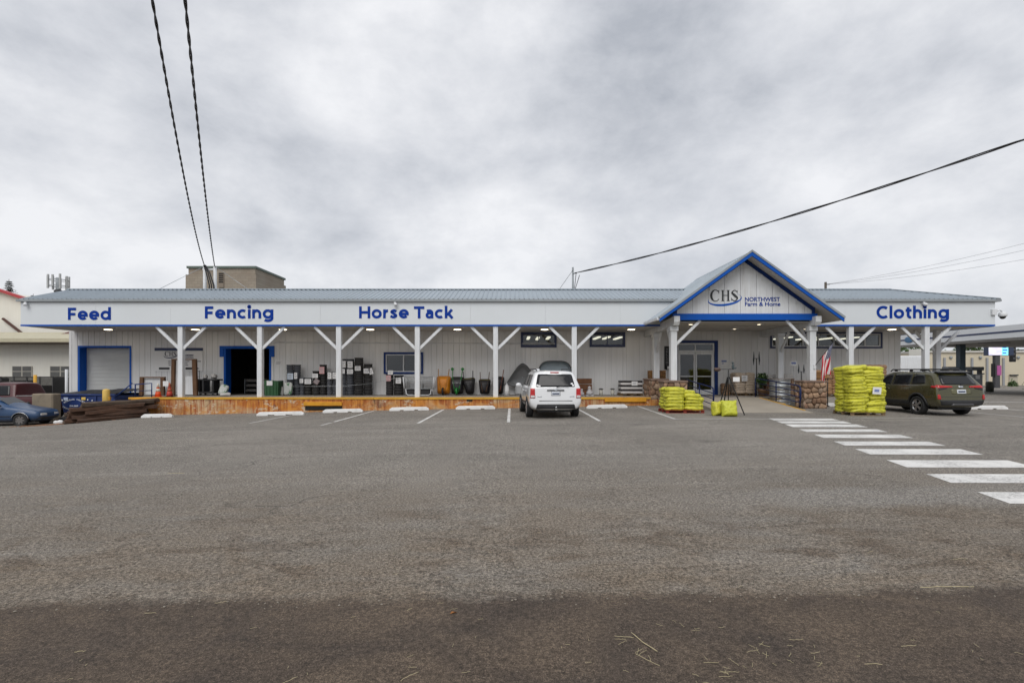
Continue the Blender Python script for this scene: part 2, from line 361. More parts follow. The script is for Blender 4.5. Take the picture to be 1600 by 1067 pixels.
for x, y0, y1, m in [(-9.85, 19.2, 24.3, 'road_worn'), (-6.6, 17.7, 18.7, 'road_worn'), (-6.6, 19.0, 24.4, 'road_white'), (-3.25, 17.7, 24.4, 'road_white'), (-0.12, 17.6, 24.4, 'road_white'), (3.0, 17.5, 24.3, 'road_white'), (18.6, 18.2, 24.0, 'road_worn'), (21.8, 17.5, 24.0, 'road_white')]:
    marking('parking_line', x - 0.055, x + 0.055, y0, x - 0.055, x + 0.055, y1, M[m])
marking('parking_line', 5.55, 5.66, 17.6, 5.9, 6.02, 24.3, M['road_worn'])
marking('parking_line', 5.6, 9.9, 17.56, 5.6, 9.9, 17.66, M['road_worn']); marking('parking_line', 11.9, 14.8, 18.1, 11.9, 14.8, 18.2, M['road_worn'])
marking('parking_line', 20.5, 34, 28.0, 20.5, 34, 28.15, M['road_white'])
# ================================================================== STORE
YF, YW, ZD, ZS = 24.8, 27.8, 0.5, 3.93       # fascia face, wall face, deck height, soffit height
XL, XR, XWR = -23.8, 23.4, 21.1
store = thing('store_building', 'long grey farm store with metal roof, lettered fascia and gabled entrance', 'store')
def siding_mesh(w, h, pitch=0.305, g=0.03, d=0.022, th=0.034):
    """a sheet of vertical boards with real grooves, front at y=0, x 0..w, z 0..h"""
    pts = [(0, 0)]; x = pitch * 0.5
    while x < w - 0.03:
        pts += [(x - g / 2, 0), (x - g / 4, d), (x + g / 4, d), (x + g / 2, 0)]; x += pitch
    pts += [(w, 0), (w, th), (0, th)]
    b = MB(); n = len(pts)
    b.add([(x, y, 0) for x, y in pts] + [(x, y, h) for x, y in pts], [(i, (i + 1) % n, (i + 1) % n + n, i + n) for i in range(n)] + [tuple(range(n - 1, -1, -1)), tuple(range(n, 2 * n))])
    return b.mesh('siding_panel')
OPEN = [(-23.45, -20.75, -1.0, 3.05), (-15.64, -13.06, 0.5, 2.99), (-6.85, -4.93, 1.73, 2.69), (0.57, 2.33, 3.15, 3.80), (4.30, 6.05, 3.17, 3.80), (8.96, 10.98, 0.5, 3.30), (14.1, 20.0, 3.10, 3.80)]
_sm = {}
def clad(x0, x1, z0, z1, y, opens, step=1.22, parent=store, m=M_wall):
    xb = [x0]
    while xb[-1] + step < x1 - 0.05: xb.append(xb[-1] + step)
    xb.append(x1)
    cuts = sorted(set(xb + [c for o in opens for c in o[:2] if x0 < c < x1]))
    for a, b in zip(cuts, cuts[1:]):
        if b - a < 0.02: continue
        segs = [(z0, z1)]
        for o in opens:
            if o[0] < (a + b) / 2 < o[1]:
                ns = []
                for (p, q) in segs:
                    if o[3] <= p or o[2] >= q: ns.append((p, q)); continue
                    if o[2] > p: ns.append((p, o[2]))
                    if o[3] < q: ns.append((o[3], q))
                segs = ns
        for (p, q) in segs:
            k = (round(b - a, 3), round(q - p, 3))
            if k not in _sm: _sm[k] = siding_mesh(b - a - 0.003, q - p)
            link('siding_panel', _sm[k], m, parent, (a, y, p))
clad(-24.05, XWR, ZD, ZS + 0.05, YW, OPEN)
MB().box(-24.05, -23.56, YW + 0.004, YW + 0.2, -1.2, ZD - 0.002).build('foundation_wall', M_conc, store); MB().box(-20.65, -18.4, YW + 0.004, YW + 0.2, -1.2, ZD - 0.002).build('foundation_wall', M_conc, store)
# shell behind the siding: side walls, back wall, flat roof
MB().box(-24.05, -23.9, YW + 0.04, 45, -1.2, 5.2).box(XWR - 0.15, XWR, YW + 0.04, 45, 0.05, 5.2).box(-23.9, XWR - 0.15, 44.85, 45, -1.2, 5.2).build('side_wall', M_wall, store)
MB().box(-23.89, XWR - 0.16, 30.6, 44.84, 5.1, 5.3).build('flat_roof', M_gutter, store)
# interior seen through doors and windows
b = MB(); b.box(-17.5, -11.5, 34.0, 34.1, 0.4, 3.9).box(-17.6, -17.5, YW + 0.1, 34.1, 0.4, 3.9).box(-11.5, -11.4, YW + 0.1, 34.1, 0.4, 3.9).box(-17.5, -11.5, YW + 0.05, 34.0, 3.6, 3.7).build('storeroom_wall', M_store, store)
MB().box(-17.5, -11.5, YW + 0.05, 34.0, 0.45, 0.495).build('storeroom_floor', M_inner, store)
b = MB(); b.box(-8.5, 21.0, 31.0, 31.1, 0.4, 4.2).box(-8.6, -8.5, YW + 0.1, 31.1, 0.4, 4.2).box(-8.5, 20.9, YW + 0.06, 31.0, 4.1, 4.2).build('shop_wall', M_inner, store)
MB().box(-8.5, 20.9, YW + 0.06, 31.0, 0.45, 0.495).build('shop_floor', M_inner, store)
for x in (0.95, 1.5, 2.1, 4.9, 5.5, 6.1, 9.4, 10.6, 14.6, 15.8, 17.0, 18.2, 19.4):
    link('tube_light', MB().box(-0.08, 0.08, 0, 1.9, 0, 0.07).mesh('tube_light'), M_tube, store, (x, 28.6 + random.random() * 0.5, 3.62 + random.random() * 0.08))
# ---- fascia, trim, soffit
xb = [XL + (XR - XL) * i / 13 for i in range(14)]
for a, c in zip(xb, xb[1:]):
    MB().box(a + 0.002, c - 0.002, YF, YF + 0.06, ZS + 0.09, 5.12).build('fascia_panel', M_fascia, store)
[MB().box(a, c, YF - 0.012, YF + 0.07, ZS + 0.012, ZS + 0.088).build('fascia_trim', M_blue2, store) for a, c in ((XL, 7.42), (13.48, XR))]
MB().box(XL, XL + 0.06, YF + 0.063, YW, ZS + 0.09, 5.12).build('fascia_panel', M_fascia, store)
MB().box(XR - 0.06, XR, YF + 0.063, 42, ZS + 0.09, 5.12).build('fascia_panel', M_fascia, store)
MB().box(XR - 0.065, XR + 0.01, YF + 0.075, 42, ZS, ZS + 0.087).build('fascia_trim', M_blue2, store)
MB().box(XL, XR - 0.07, YF + 0.075, YW + 0.02, ZS + 0.02, ZS + 0.06).box(XWR + 0.01, XR - 0.07, YW + 0.022, 42, ZS + 0.02, ZS + 0.06).build('soffit', M_soffit, store)
MB().box(XL - 0.05, XL + 0.02, YF - 0.09, YW, 5.125, 5.20).build('rake_trim', M_gutter, store)
b = MB(); b.prism([(YF - 0.13, 5.13), (YF - 0.13, 5.235), (YF - 0.10, 5.24), (YF - 0.0, 5.20), (YF - 0.0, 5.125), (YF - 0.09, 5.125)], XL - 0.12, XR + 0.2, 'x'); b.build('gutter', M_gutter, store)
MB().box(XR + 0.06, XR + 0.19, YF + 0.01, 42, 5.13, 5.235).build('gutter', M_gutter, store)
# ---- ribbed metal roof
def roof_sheet(w, run, rise, pitch=0.23):
    """sheet along x 0..w, from y=0,z=0 up to y=run,z=rise with raised ribs"""
    pr = [(0, 0)]; x = pitch / 2
    while x < w - 0.02:
        pr += [(x - 0.035, 0), (x - 0.018, 0.028), (x + 0.018, 0.028), (x + 0.035, 0)]; x += pitch
    pr.append((w, 0)); n = len(pr); L = math.hypot(run, rise); ny, nz = -rise / L, run / L
    b = MB(); vs = []
    for t in (0, 1):
        for (x, h) in pr: vs.append((x, t * run + ny * h, t * rise + nz * h))
    b.add(vs, [(i, i + 1, n + i + 1, n + i) for i in range(n - 1)]); return b.mesh('roof_panel', False)
Y0, Z0, Y1, Z1 = YF - 0.10, 5.235, 27.6, 6.15
HX0, HX1 = XR + 0.18, 20.35
sheet = roof_sheet(0.92, Y1 - Y0, Z1 - Z0)
x = XL - 0.1
while x < HX0 - 0.05:
    if x + 0.92 <= HX1: link('roof_panel', sheet, M_roof, store, (x, Y0, Z0))
    else:
        me = sheet.copy(); bm = bmesh.new(); bm.from_mesh(me)
        p = Vector((HX0 - x, 0, 0)); q = Vector((HX1 - x, Y1 - Y0, 0)); d = q - p; nrm = Vector((d.y, -d.x, 0)).normalized()
        bmesh.ops.bisect_plane(bm, geom=bm.verts[:] + bm.edges[:] + bm.faces[:], plane_co=p, plane_no=nrm, clear_outer=True)
        if bm.faces: bm.to_mesh(me); link('roof_panel', me, M_roof, store, (x, Y0, Z0))
        bm.free()
    x += 0.92
b = MB(); b.add([(HX0, Y0, Z0), (HX0, 42, Z0), (HX1, 42, Z1), (HX1, Y1, Z1)], [(0, 1, 2, 3)])
b.add([(XL - 0.1, Y1, Z1), (HX1, Y1, Z1), (HX1, 30.7, 5.25), (XL - 0.1, 30.7, 5.25)], [(0, 1, 2, 3)])
b.add([(XL - 0.1, Y0, Z0 - 0.02), (XL - 0.1, 30.7, 5.2), (XL - 0.1, Y1, Z1 - 0.02)], [(0, 1, 2)]); b.build('roof_slope', M_roof, store, fix=False)
b = MB(); xr = XL - 0.1
while xr < HX1: b.box(xr, min(xr + 0.16, HX1), Y1 - 0.16, Y1 + 0.16, Z1 - 0.02, Z1 + 0.035); xr += 0.23
b.box(XL - 0.1, HX1, Y1 - 0.12, Y1 + 0.12, Z1 + 0.01, Z1 + 0.05); b.build('ridge_cap', M_roof, store)
MB().bar((HX0, Y0, Z0 + 0.03), (HX1, Y1, Z1 + 0.03), 0.22, 0.03).build('hip_cap', M_roof, store)
# ---- posts with knee braces
def post(x, y, z0=ZD, z1=ZS + 0.02, w=0.24, braces=(-1, 1), m=M_white):
    MB().box(x - w / 2, x + w / 2, y - w / 2, y + w / 2, z0, z1, bev=0.012).build('post', m, store)
    for s in braces:
        MB().bar((x + s * (w / 2 - 0.03), y, z1 - 1.10), (x + s * 1.2, y, z1 - 0.02), 0.10, 0.13).build('brace', m, store)
for u in (283.5, 407, 530, 652.5, 774.5, 897): post(X(u, 24.95), 24.95)
post(X(1328, 24.95), 24.95, 0.09); post(X(1446, 24.95), 24.95, 0.09); post(22.65, 27.3, 0.09, ZS + 0.02, 0.26)
# ---- soffit lamps
for u in (169, 305.5, 442, 578.5, 714.7, 851, 986.5, 1393.6):
    x = X(u, 26.35)
    r = MB().lathe([(0.30, ZS + 0.018), (0.30, ZS - 0.01), (0.25, ZS - 0.03), (0.2, ZS - 0.012)], 20, Matrix.Translation((x, 26.35, 0))).build('lamp_ring', M_white, store)
    MB().lathe([(0.0, ZS - 0.045), (0.12, ZS - 0.04), (0.21, ZS - 0.014)], 18, Matrix.Translation((x, 26.35, 0))).build('lamp_lens', M_lamp, r)
# ---- windows
def window(x0, x1, z0, z1, trim, cols, frame_m, trim_m, fw=0.05):
    y = YW
    MB().box(x0 - trim, x1 + trim, y - 0.05, y + 0.01, z1, z1 + trim).box(x0 - trim, x1 + trim, y - 0.05, y + 0.01, z0 - trim, z0).box(x0 - trim, x0, y - 0.05, y + 0.01, z0, z1).box(x1, x1 + trim, y - 0.05, y + 0.01, z0, z1)
    t = MB(); t.box(x0 - trim, x1 + trim, y - 0.05, y + 0.06, z1 + 0.001, z1 + trim).box(x0 - trim, x1 + trim, y - 0.05, y + 0.06, z0 - trim, z0 - 0.001).box(x0 - trim, x0, y - 0.05, y + 0.06, z0, z1).box(x1, x1 + trim, y - 0.05, y + 0.06, z0, z1)
    root = t.build('window', trim_m, store)
    f = MB(); f.box(x0, x1, y - 0.02, y + 0.07, z1 - fw, z1 - 0.001).box(x0, x1, y - 0.02, y + 0.07, z0 + 0.001, z0 + fw)
    xs_ = [lerp(x0, x1, i / cols) for i in range(cols + 1)]
    for i, xx in enumerate(xs_):
        a = xx if i == 0 else xx - fw / 2; c = xx + fw if i == 0 else (xx if i == cols else xx + fw / 2)
        if i == cols: a = xx - fw
        f.box(a + 0.001, c - 0.001, y - 0.018, y + 0.068, z0 + fw, z1 - fw)
    f.build('frame', frame_m, root)
    for i in range(cols): MB().box(xs_[i] + fw * 0.5, xs_[i + 1] - fw * 0.5, y + 0.03, y + 0.036, z0 + fw, z1 - fw).build('pane', M_glass, root)
    return root
wa = window(-6.85, -4.93, 1.73, 2.69, 0.11, 2, M_white, M_blue)
b = MB()
for i in range(22): b.box(-6.8, -4.98, YW + 0.12, YW + 0.15, 1.78 + i * 0.042, 1.806 + i * 0.042)
b.build('blind', mat('blind', (0.20, 0.18, 0.16), 0.8), wa)
MB().box(-6.9, -4.9, YW + 0.16, YW + 0.18, 1.7, 2.75).build('blind_backing', M_dark, wa)
window(0.57, 2.33, 3.15, 3.80, 0.09, 2, M_navy, M_navy, 0.04); window(4.30, 6.05, 3.17, 3.80, 0.09, 2, M_navy, M_navy, 0.04)
window(14.1, 20.0, 3.10, 3.80, 0.09, 7, M_white, M_navy, 0.05)
# ---- roll-up door in a deep blue reveal
b = MB(); b.box(-23.55, -23.45, YW - 0.03, YW + 0.5, -0.9, 3.15).box(-20.75, -20.66, YW - 0.03, YW + 0.5, -0.9, 3.15).box(-23.45, -20.75, YW - 0.03, YW + 0.5, 3.05, 3.15)
rd = b.build('rollup_door', M_blue2, store)
pr = []; z = 0.30
while z < 3.05: pr += [(0.0, z), (-0.022, z + 0.02), (-0.022, z + 0.052), (0.0, z + 0.072)]; z += 0.076
b = MB(); n = len(pr); b.add([(-23.45, YW + 0.45 + y, z) for y, z in pr] + [(-20.75, YW + 0.45 + y, z) for y, z in pr], [(i, i + 1, n + i + 1, n + i) for i in range(n - 1)])
b.build('slat_curtain', mat('door_slats', (0.60, 0.61, 0.60), 0.5, var=0.06), rd, fix=False)
MB().box(-23.45, -20.75, YW + 0.0, YW + 0.6, -0.9, 0.30).build('door_sill', M_conc, rd)
# ---- open loading door with blue surround
b = MB(); b.box(-15.85, -15.64, YW - 0.06, YW + 0.02, 2.55, 3.14).box(-13.06, -12.90, YW - 0.06, YW + 0.02, 2.55, 3.14).box(-15.64, -13.06, YW - 0.06, YW + 0.02, 2.99, 3.14)
b.box(-15.64, -15.53, YW - 0.03, YW + 0.5, 0.5, 2.99).box(-13.17, -13.06, YW - 0.03, YW + 0.5, 0.5, 2.99)
ld = b.build('loading_door', M_blue2, store)
MB().box(-15.78, -15.645, YW - 0.03, YW + 0.01, 0.5, 2.545).box(-13.055, -12.95, YW - 0.03, YW + 0.01, 0.5, 2.545).build('door_casing', M_white, ld)
for x in (-13.9, -13.35): MB().box(x, x + 0.03, YW + 0.4, YW + 0.43, 2.55, 2.98).build('strip', M_paper, ld)
# ---- entrance doors
b = MB(); b.box(8.84, 8.96, YW - 0.07, YW + 0.12, ZD, 3.43).box(10.98, 11.16, YW - 0.07, YW + 0.12, ZD, 3.43).box(8.961, 10.979, YW - 0.07, YW + 0.12, 3.30, 3.43)
ed = b.build('entrance_door', M_blue, store)
b = MB()
fx = [8.965, 9.93, 10.975]
b.box(8.965, 10.975, YW - 0.02, YW + 0.06, 3.22, 3.298).box(8.965, 10.975, YW - 0.02, YW + 0.06, 2.80, 2.90)
for x in (8.965, 10.895): b.box(x, x + 0.08, YW - 0.018, YW + 0.058, ZD, 3.22)
b.box(9.91, 9.97, YW - 0.018, YW + 0.058, 2.90, 3.22); b.build('frame', M_white, ed)
for x0, x1, hx in ((9.05, 9.925, 9.88), (9.955, 10.89, 10.0)):
    b = MB(); b.box(x0, x0 + 0.075, YW - 0.03, YW + 0.02, 0.51, 2.79).box(x1 - 0.075, x1, YW - 0.03, YW + 0.02, 0.51, 2.79).box(x0 + 0.075, x1 - 0.075, YW - 0.03, YW + 0.02, 0.51, 0.78).box(x0 + 0.075, x1 - 0.075, YW - 0.03, YW + 0.02, 2.68, 2.79)
    b.box(x0 + 0.075, x1 - 0.075, YW - 0.045, YW - 0.01, 1.47, 1.52); b.box(hx - 0.02, hx + 0.02, YW - 0.09, YW - 0.031, 1.3, 1.75)
    b.build('door_leaf', M_white, ed); MB().box(x0 + 0.07, x1 - 0.07, YW - 0.006, YW, 0.78, 2.68).build('pane', M_glass, ed)
for x0, x1 in ((9.045, 9.91), (9.97, 10.895)): MB().box(x0, x1, YW, YW + 0.006, 2.90, 3.22).build('pane', M_glass, ed)
# ---- lettering
FONT_TMP = bpy.data.curves.new('font_tmp', 'FONT'); FONT_O = bpy.data.objects.new('font_tmp', FONT_TMP); C.objects.link(FONT_O)
def text_geo(s, offset=0.0):
    FONT_TMP.body = s; FONT_TMP.size = 1.0; FONT_TMP.offset = offset; FONT_TMP.resolution_u = 4; FONT_TMP.extrude = 0.0
    bpy.context.view_layer.update()
    me = bpy.data.meshes.new_from_object(FONT_O.evaluated_get(bpy.context.evaluated_depsgraph_get()))
    vs = [v.co.copy() for v in me.vertices]; fs = [tuple(p.vertices) for p in me.polygons]; bpy.data.meshes.remove(me); return vs, fs
def letters(s, x0, x1, zbase, cap, y, m, parent, bold=0.03, name='letter', depth=0.012, M_=None, per=True):
    """raised letters between x0 and x1, standing on zbase with cap height cap, facing -y; M_ places them elsewhere"""
    full, _ = text_geo(s, bold); a = min(v.x for v in full); w = max(v.x for v in full) - a
    H, _ = text_geo('H', bold); hh = max(v.y for v in H); z_low = min(v.y for v in H); sx = (x1 - x0) / w; sz = cap / (hh - z_low)
    out = []
    groups = [(c, s[:i + 1]) for i, c in enumerate(s) if c != ' '] if per else [(s, s)]
    for c, pre in groups:
        vs, fs = text_geo(c, bold); pv, _ = text_geo(pre, bold)
        dx = max(v.x for v in pv) - max(v.x for v in vs)
        P = [((v.x + dx - a) * sx + x0, (v.y - z_low) * sz + zbase) for v in vs]; n = len(P); b = MB()
        T = (lambda p: M_ @ Vector(p)) if M_ else (lambda p: p)
        b.add([T((p, y, q)) for p, q in P], fs)
        edges = {}
        for f in fs:
            for i in range(len(f)): k = (f[i], f[(i + 1) % len(f)]); edges[k] = 1
        rim = [k for k in edges if (k[1], k[0]) not in edges]
        b.add([T((p, y, q)) for p, q in P] + [T((p, y + depth, q)) for p, q in P], [(i, j, j + n, i + n) for i, j in rim])
        out.append(b.build(name, m, parent, fix=False))
    return out
def stroke(b, pts, ws, y, T=lambda p: p, d=0.012):
    """flat ribbon lettering stroke: centre points (x,z) with half widths"""
    n = len(pts); L = []; Rr = []
    for i in range(n):
        p = Vector(pts[i]); q = Vector(pts[min(i + 1, n - 1)]) - Vector(pts[max(i - 1, 0)]); q.normalize(); nn = Vector((-q.y, q.x)) * ws[i]
        L.append(p + nn); Rr.append(p - nn)
    vs = [T((p.x, y, p.y)) for p in L] + [T((p.x, y, p.y)) for p in Rr] + [T((p.x, y + d, p.y)) for p in L] + [T((p.x, y + d, p.y)) for p in Rr]
    fs = []
    for i in range(n - 1): fs += [(i, i + 1, n + i + 1, n + i), (i, 2 * n + i, 2 * n + i + 1, i + 1), (n + i, n + i + 1, 3 * n + i + 1, 3 * n + i)]
    b.add(vs, fs)
def spline(pts, n=24):
    out = []
    P = [pts[0]] + list(pts) + [pts[-1]]
    for i in range(1, len(P) - 2):
        for k in range(n):
            t = k / n; p0, p1, p2, p3 = (Vector(q) for q in P[i - 1:i + 3])
            out.append(0.5 * ((2 * p1) + (p2 - p0) * t + (2 * p0 - 5 * p1 + 4 * p2 - p3) * t * t + (3 * p1 - p0 - 3 * p2 + p3) * t ** 3))
    out.append(Vector(pts[-1])); return out
# a bold round sans drawn stroke by stroke: cap height 1, x height 0.75, stem half width H_
H_, XH = 0.107, 0.75
def _arc(cx_, cz_, rx, rz, a0, a1, n=22): return [(cx_ + rx * math.cos(R(lerp(a0, a1, i / n))), cz_ + rz * math.sin(R(lerp(a0, a1, i / n)))) for i in range(n + 1)]
def glyph(ch):
    h = H_; rz = XH / 2 - h + 0.012; rx = 0.30; cz_ = XH / 2; L = []; st = lambda x, z0, z1: L.append([(x, z0), (x, z1)])
    if ch == 'F': st(h, 0, 1); L.append([(h, 1 - h), (0.66, 1 - h)]); L.append([(h, 0.47), (0.60, 0.47)]); w = 0.68
    elif ch == 'H': st(h, 0, 1); st(0.80, 0, 1); L.append([(h, 0.5), (0.8, 0.5)]); w = 0.80 + h
    elif ch == 'T': L.append([(0, 1 - h), (0.84, 1 - h)]); st(0.42, 0, 1 - h); w = 0.84
    elif ch == 'C': L.append(_arc(0.52, 0.5, 0.42, 0.42, 48, 312, 34)); w = 0.90
    elif ch in 'oedgc':
        c = h + rx
        if ch == 'o': L.append(_arc(c, cz_, rx, rz, 0, 360, 36)); w = 2 * (h + rx)
        elif ch == 'e': L.append(_arc(c, cz_, rx, rz, 0, 318, 32)); L.append([(h, cz_ - 0.01), (c + rx + h * 0.9, cz_ - 0.01), ]); w = 2 * (h + rx)
        elif ch == 'c': L.append(_arc(c, cz_, rx, rz, 50, 310, 30)); w = 2 * (h + rx) - 0.12
        elif ch == 'd': L.append(_arc(c, cz_, rx, rz, 0, 360, 36)); st(c + rx + 0.02, 0, 1.05); w = 2 * (h + rx) + 0.02
        else: L.append(_arc(c, cz_, rx, rz, 0, 360, 36)); L.append([(c + rx + 0.02, XH), (c + rx + 0.02, 0.02)] + _arc(c, 0.02, rx + 0.02, 0.20, 0, -140, 18)); w = 2 * (h + rx) + 0.02
    elif ch in 'nh': st(h, 0, XH if ch == 'n' else 1.05); L.append([(h, 0.36)] + _arc(h + 0.245, XH - 0.36, 0.245, 0.36 - h, 170, 0, 18) + [(h + 0.49, 0.0)]); w = 2 * h + 0.49
    elif ch == 'r': st(h, 0, XH); L.append(_arc(h + 0.30, XH - 0.40, 0.30, 0.40 - h, 175, 92, 12)); w = 0.44
    elif ch == 'a': L.append([(0.09, XH - 0.13)] + _arc(0.29, XH - 0.30, 0.225, 0.30 - h, 115, 0, 16) + [(0.515, 0)]); L.append([(0.515, 0.43), (0.28, 0.43)] + _arc(0.28, 0.26, 0.185, 0.17, 100, 270, 16) + [(0.36, 0.10), (0.515, 0.19)]); w = 0.62
    elif ch == 'i': st(h + 0.01, 0, XH); L.append(_arc(h + 0.01, 0.96, 0.055, 0.055, 0, 360, 14)); w = 2 * h + 0.02
    elif ch == 'l': st(h, 0, 1.05); w = 2 * h
    elif ch == 't': L.append([(0.20, 0.92), (0.20, 0.30)] + _arc(0.37, 0.28, 0.17, 0.19, 180, 290, 12)); L.append([(0.0, XH - 0.09), (0.46, XH - 0.09)]); w = 0.47
    elif ch == 'k': st(h, 0, 1.05); L.append([(h + 0.08, 0.26), (0.58, XH - 0.01)]); L.append([(0.29, 0.42), (0.62, 0.0)]); w = 0.68
    elif ch == 's': L.append(spline([(0.52, 0.57), (0.32, 0.655), (0.13, 0.545), (0.32, 0.385), (0.49, 0.22), (0.29, 0.10), (0.04, 0.19)], 8)); w = 0.60
    return L, w
def sign_word(s, x0, x1, z0, cap, y, m, parent):
    gap = 0.115; adv = []; x = 0.0; first = glyph(s[0])[1]
    for ch in s:
        if ch == ' ': x += 0.30; adv.append(None); continue
        L, w = glyph(ch); adv.append((x, L)); x += w + gap
    sc = (x1 - x0) / (x - gap)
    for a_ in adv:
        if a_ is None: continue
        b = MB()
        for k, pts in enumerate(a_[1]):
            P_ = [Vector((x0 + (a_[0] + p[0]) * sc, z0 + p[1] * cap)) for p in pts]
            stroke(b, P_, [H_ * 0.5 * (sc + cap)] * len(P_), y - 0.0015 * k, d=0.014)
        b.build('letter', m, parent, fix=False)
yl = YF - 0.016
for s, u0, u1, vb, vt in (('Feed', 106, 173, 499.8, 480.8), ('Fencing', 320, 427, 497.6, 478.7), ('Horse Tack', 561, 708, 497.4, 478.7), ('Clothing', 1370, 1483, 497.4, 478.4)):
    sign_word(s, X(u0, yl), X(u1, yl), Z(vb, yl), Z(vt, yl) - Z(vb, yl), yl, M_letter, store)
def chs(x0, z0, w, h, y, parent, m_ink, m_sw):
    """serif initials over a crescent swoosh; x0,z0 lower left of the initials"""
    S = lambda p, q: (x0 + p * w, z0 + q * h)
    b = MB(); pts = []; ws = []
    for i in range(41):
        a = R(lerp(42, 322, i / 40)); pts.append(S(0.165 + 0.15 * math.cos(a), 0.5 + 0.5 * math.sin(a))); ws.append(h * (0.03 + 0.065 * max(0, -math.cos(a)) ** 1.5))
    stroke(b, pts, ws, y); stroke(b, [S(0.285, 0.68), S(0.285, 0.98)], [h * 0.02] * 2, y)
    b.build('letter', m_ink, parent, fix=False)
    b = MB()
    for p in (0.425, 0.62): stroke(b, [S(p, 0.02), S(p, 0.98)], [h * 0.075] * 2, y); [stroke(b, [S(p - 0.055, q), S(p + 0.055, q)], [h * 0.022] * 2, y - 0.001) for q in (0.03, 0.97)]
    stroke(b, [S(0.43, 0.52), S(0.615, 0.52)], [h * 0.03] * 2, y - 0.0005); b.build('letter', m_ink, parent, fix=False)
    b = MB(); sp = spline([S(0.94, 0.82), S(0.85, 0.975), S(0.755, 0.78), S(0.84, 0.54), S(0.945, 0.27), S(0.85, 0.02), S(0.735, 0.20)], 10)
    n = len(sp); stroke(b, sp, [h * (0.03 + 0.075 * math.exp(-((i / n - 0.5) / 0.2) ** 2)) for i in range(n)], y); stroke(b, [S(0.942, 0.74), S(0.942, 0.97)], [h * 0.018] * 2, y - 0.001); stroke(b, [S(0.735, 0.04), S(0.735, 0.3)], [h * 0.018] * 2, y - 0.001)
    b.build('letter', m_ink, parent, fix=False)
    b = MB(); pts = []; ws = []
    for i in range(49):
        t = i / 48; a = R(lerp(165, 405, t)); rx, rz = 0.59, 0.50
        pts.append(S(0.5 + rx * math.cos(a), 0.18 + rz * math.sin(a) * 1.02 + 0.16 * math.cos(a))); ws.append(h * (0.008 + 0.085 * math.sin(math.pi * min(1, t * 1.12)) ** 1.3 if t < 0.89 else h * 0.008))
    stroke(b, pts, ws, y + 0.004); b.build('swoosh', m_sw, parent, fix=False)
# ---- entrance gable
PX, PW = 10.43, 3.99                      # ridge x, half width
GY0, GY1, GE, GA = 22.25, 28.8, 4.03, 6.89
slope = (GA - GE) / PW; SL = math.hypot(PW, GA - GE)
def groof(t, s): return PX + s * PW * t, GA - (GA - GE) * t
npan = 7; pw = (GY1 - GY0) / npan
for s in (-1, 1):
    for i in range(npan):
        b = MB(); y0 = GY0 + i * pw; nx, nz = s * (GA - GE) / SL, PW / SL
        pr = [(0, 0)]; q = 0.115
        while q < pw - 0.03: pr += [(q - 0.03, 0), (q - 0.015, 0.03), (q + 0.015, 0.03), (q + 0.03, 0)]; q += 0.233
        pr.append((pw, 0)); n = len(pr); vs = []
        for t in (0.0, 1.0):
            px, pz = groof(t, s)
            for (d, h) in pr: vs.append((px + nx * (h + 0.05), y0 + d, pz + nz * (h + 0.05)))
        b.add(vs, [(k, k + 1, n + k + 1, n + k) for k in range(n - 1)]); b.build('gable_roof_panel', M_roof, store, fix=False)
    ex, ez = groof(1, s); ax_, az = groof(0.012, s); nx, nz = s * (GA - GE) / SL, PW / SL
    # deck and soffit under the sheets
    b = MB(); poly = [(ax_, az + 0.03), (ex, ez + 0.03), (ex, ez - 0.03), (ax_, az - 0.03)]
    b.prism(poly, GY0 + 0.05, GY1, 'y'); b.build('gable_soffit', M_soffit, store)
    poly = [(PX, GA + 0.045), (ex + nx * 0.025, ez + nz * 0.025), (ex + s * 0.02, ez - 0.12), (PX, GA - 0.125)]
    b = MB(); b.prism(poly, GY0 - 0.02, GY0 + 0.05, 'y'); b.build('rake_board', M_blue2, store)
    b = MB(); b.prism([(PX, GA + 0.14), (ex + nx * 0.12, ez + nz * 0.12), (ex + nx * 0.03, ez + nz * 0.03), (PX, GA + 0.048)], GY0 - 0.04, GY0 + 0.06, 'y'); b.build('drip_edge', M_gutter, store)
    b = MB(); b.prism([(ex, ez + 0.09), (ex + s * 0.13, ez + 0.07), (ex + s * 0.12, ez - 0.04), (ex, ez - 0.05)], GY0 + 0.06, YF - 0.2, 'y'); b.build('gutter', M_white, store)
MB().prism([(PX - 0.2, GA - 0.045), (PX, GA + 0.105), (PX + 0.2, GA - 0.045), (PX + 0.2, GA - 0.075), (PX, GA + 0.07), (PX - 0.2, GA - 0.075)], GY0 + 0.06, GY1, 'y').build('ridge_cap', M_roof, store)
# pediment
PY = 23.0; zb = 4.34
def ped_top(x): return GA - 0.06 - abs(x - PX) * slope
xa, xb_ = 7.38, 13.52; x = xa; k = 0
while x < xb_ - 0.01:
    x2 = min(x + 0.72, xb_); b = MB(); pts = [(x + 0.008, zb), (x2 - 0.008, zb), (x2 - 0.008, ped_top(x2))]
    if x < PX < x2: pts.append((PX, ped_top(PX)))
    pts.append((x + 0.008, ped_top(x))); b.prism(pts, PY, PY + 0.04, 'y'); b.build('pediment_board', M_white, store); x = x2
MB().prism([(xa, zb), (xb_, zb), (xb_, ped_top(xb_)), (PX, ped_top(PX)), (xa, ped_top(xa))], PY + 0.042, PY + 0.1, 'y').build('pediment_backing', M_soffit, store)
for i in range(1, 8):
    x = xa + i * 0.768; t = ped_top(x)
    L = min(0.55, t - zb - 0.1)
    if abs(x - PX) > 0.2: MB().box(x - 0.035, x + 0.035, PY - 0.025, PY - 0.001, t - L * (0.5 + 0.3 * random.random()), t - 0.05).build('batten', M_white, store)
MB().box(7.22, 13.68, PY - 0.07, PY + 0.12, 4.05, 4.335).build('gable_beam', M_blue2, store)
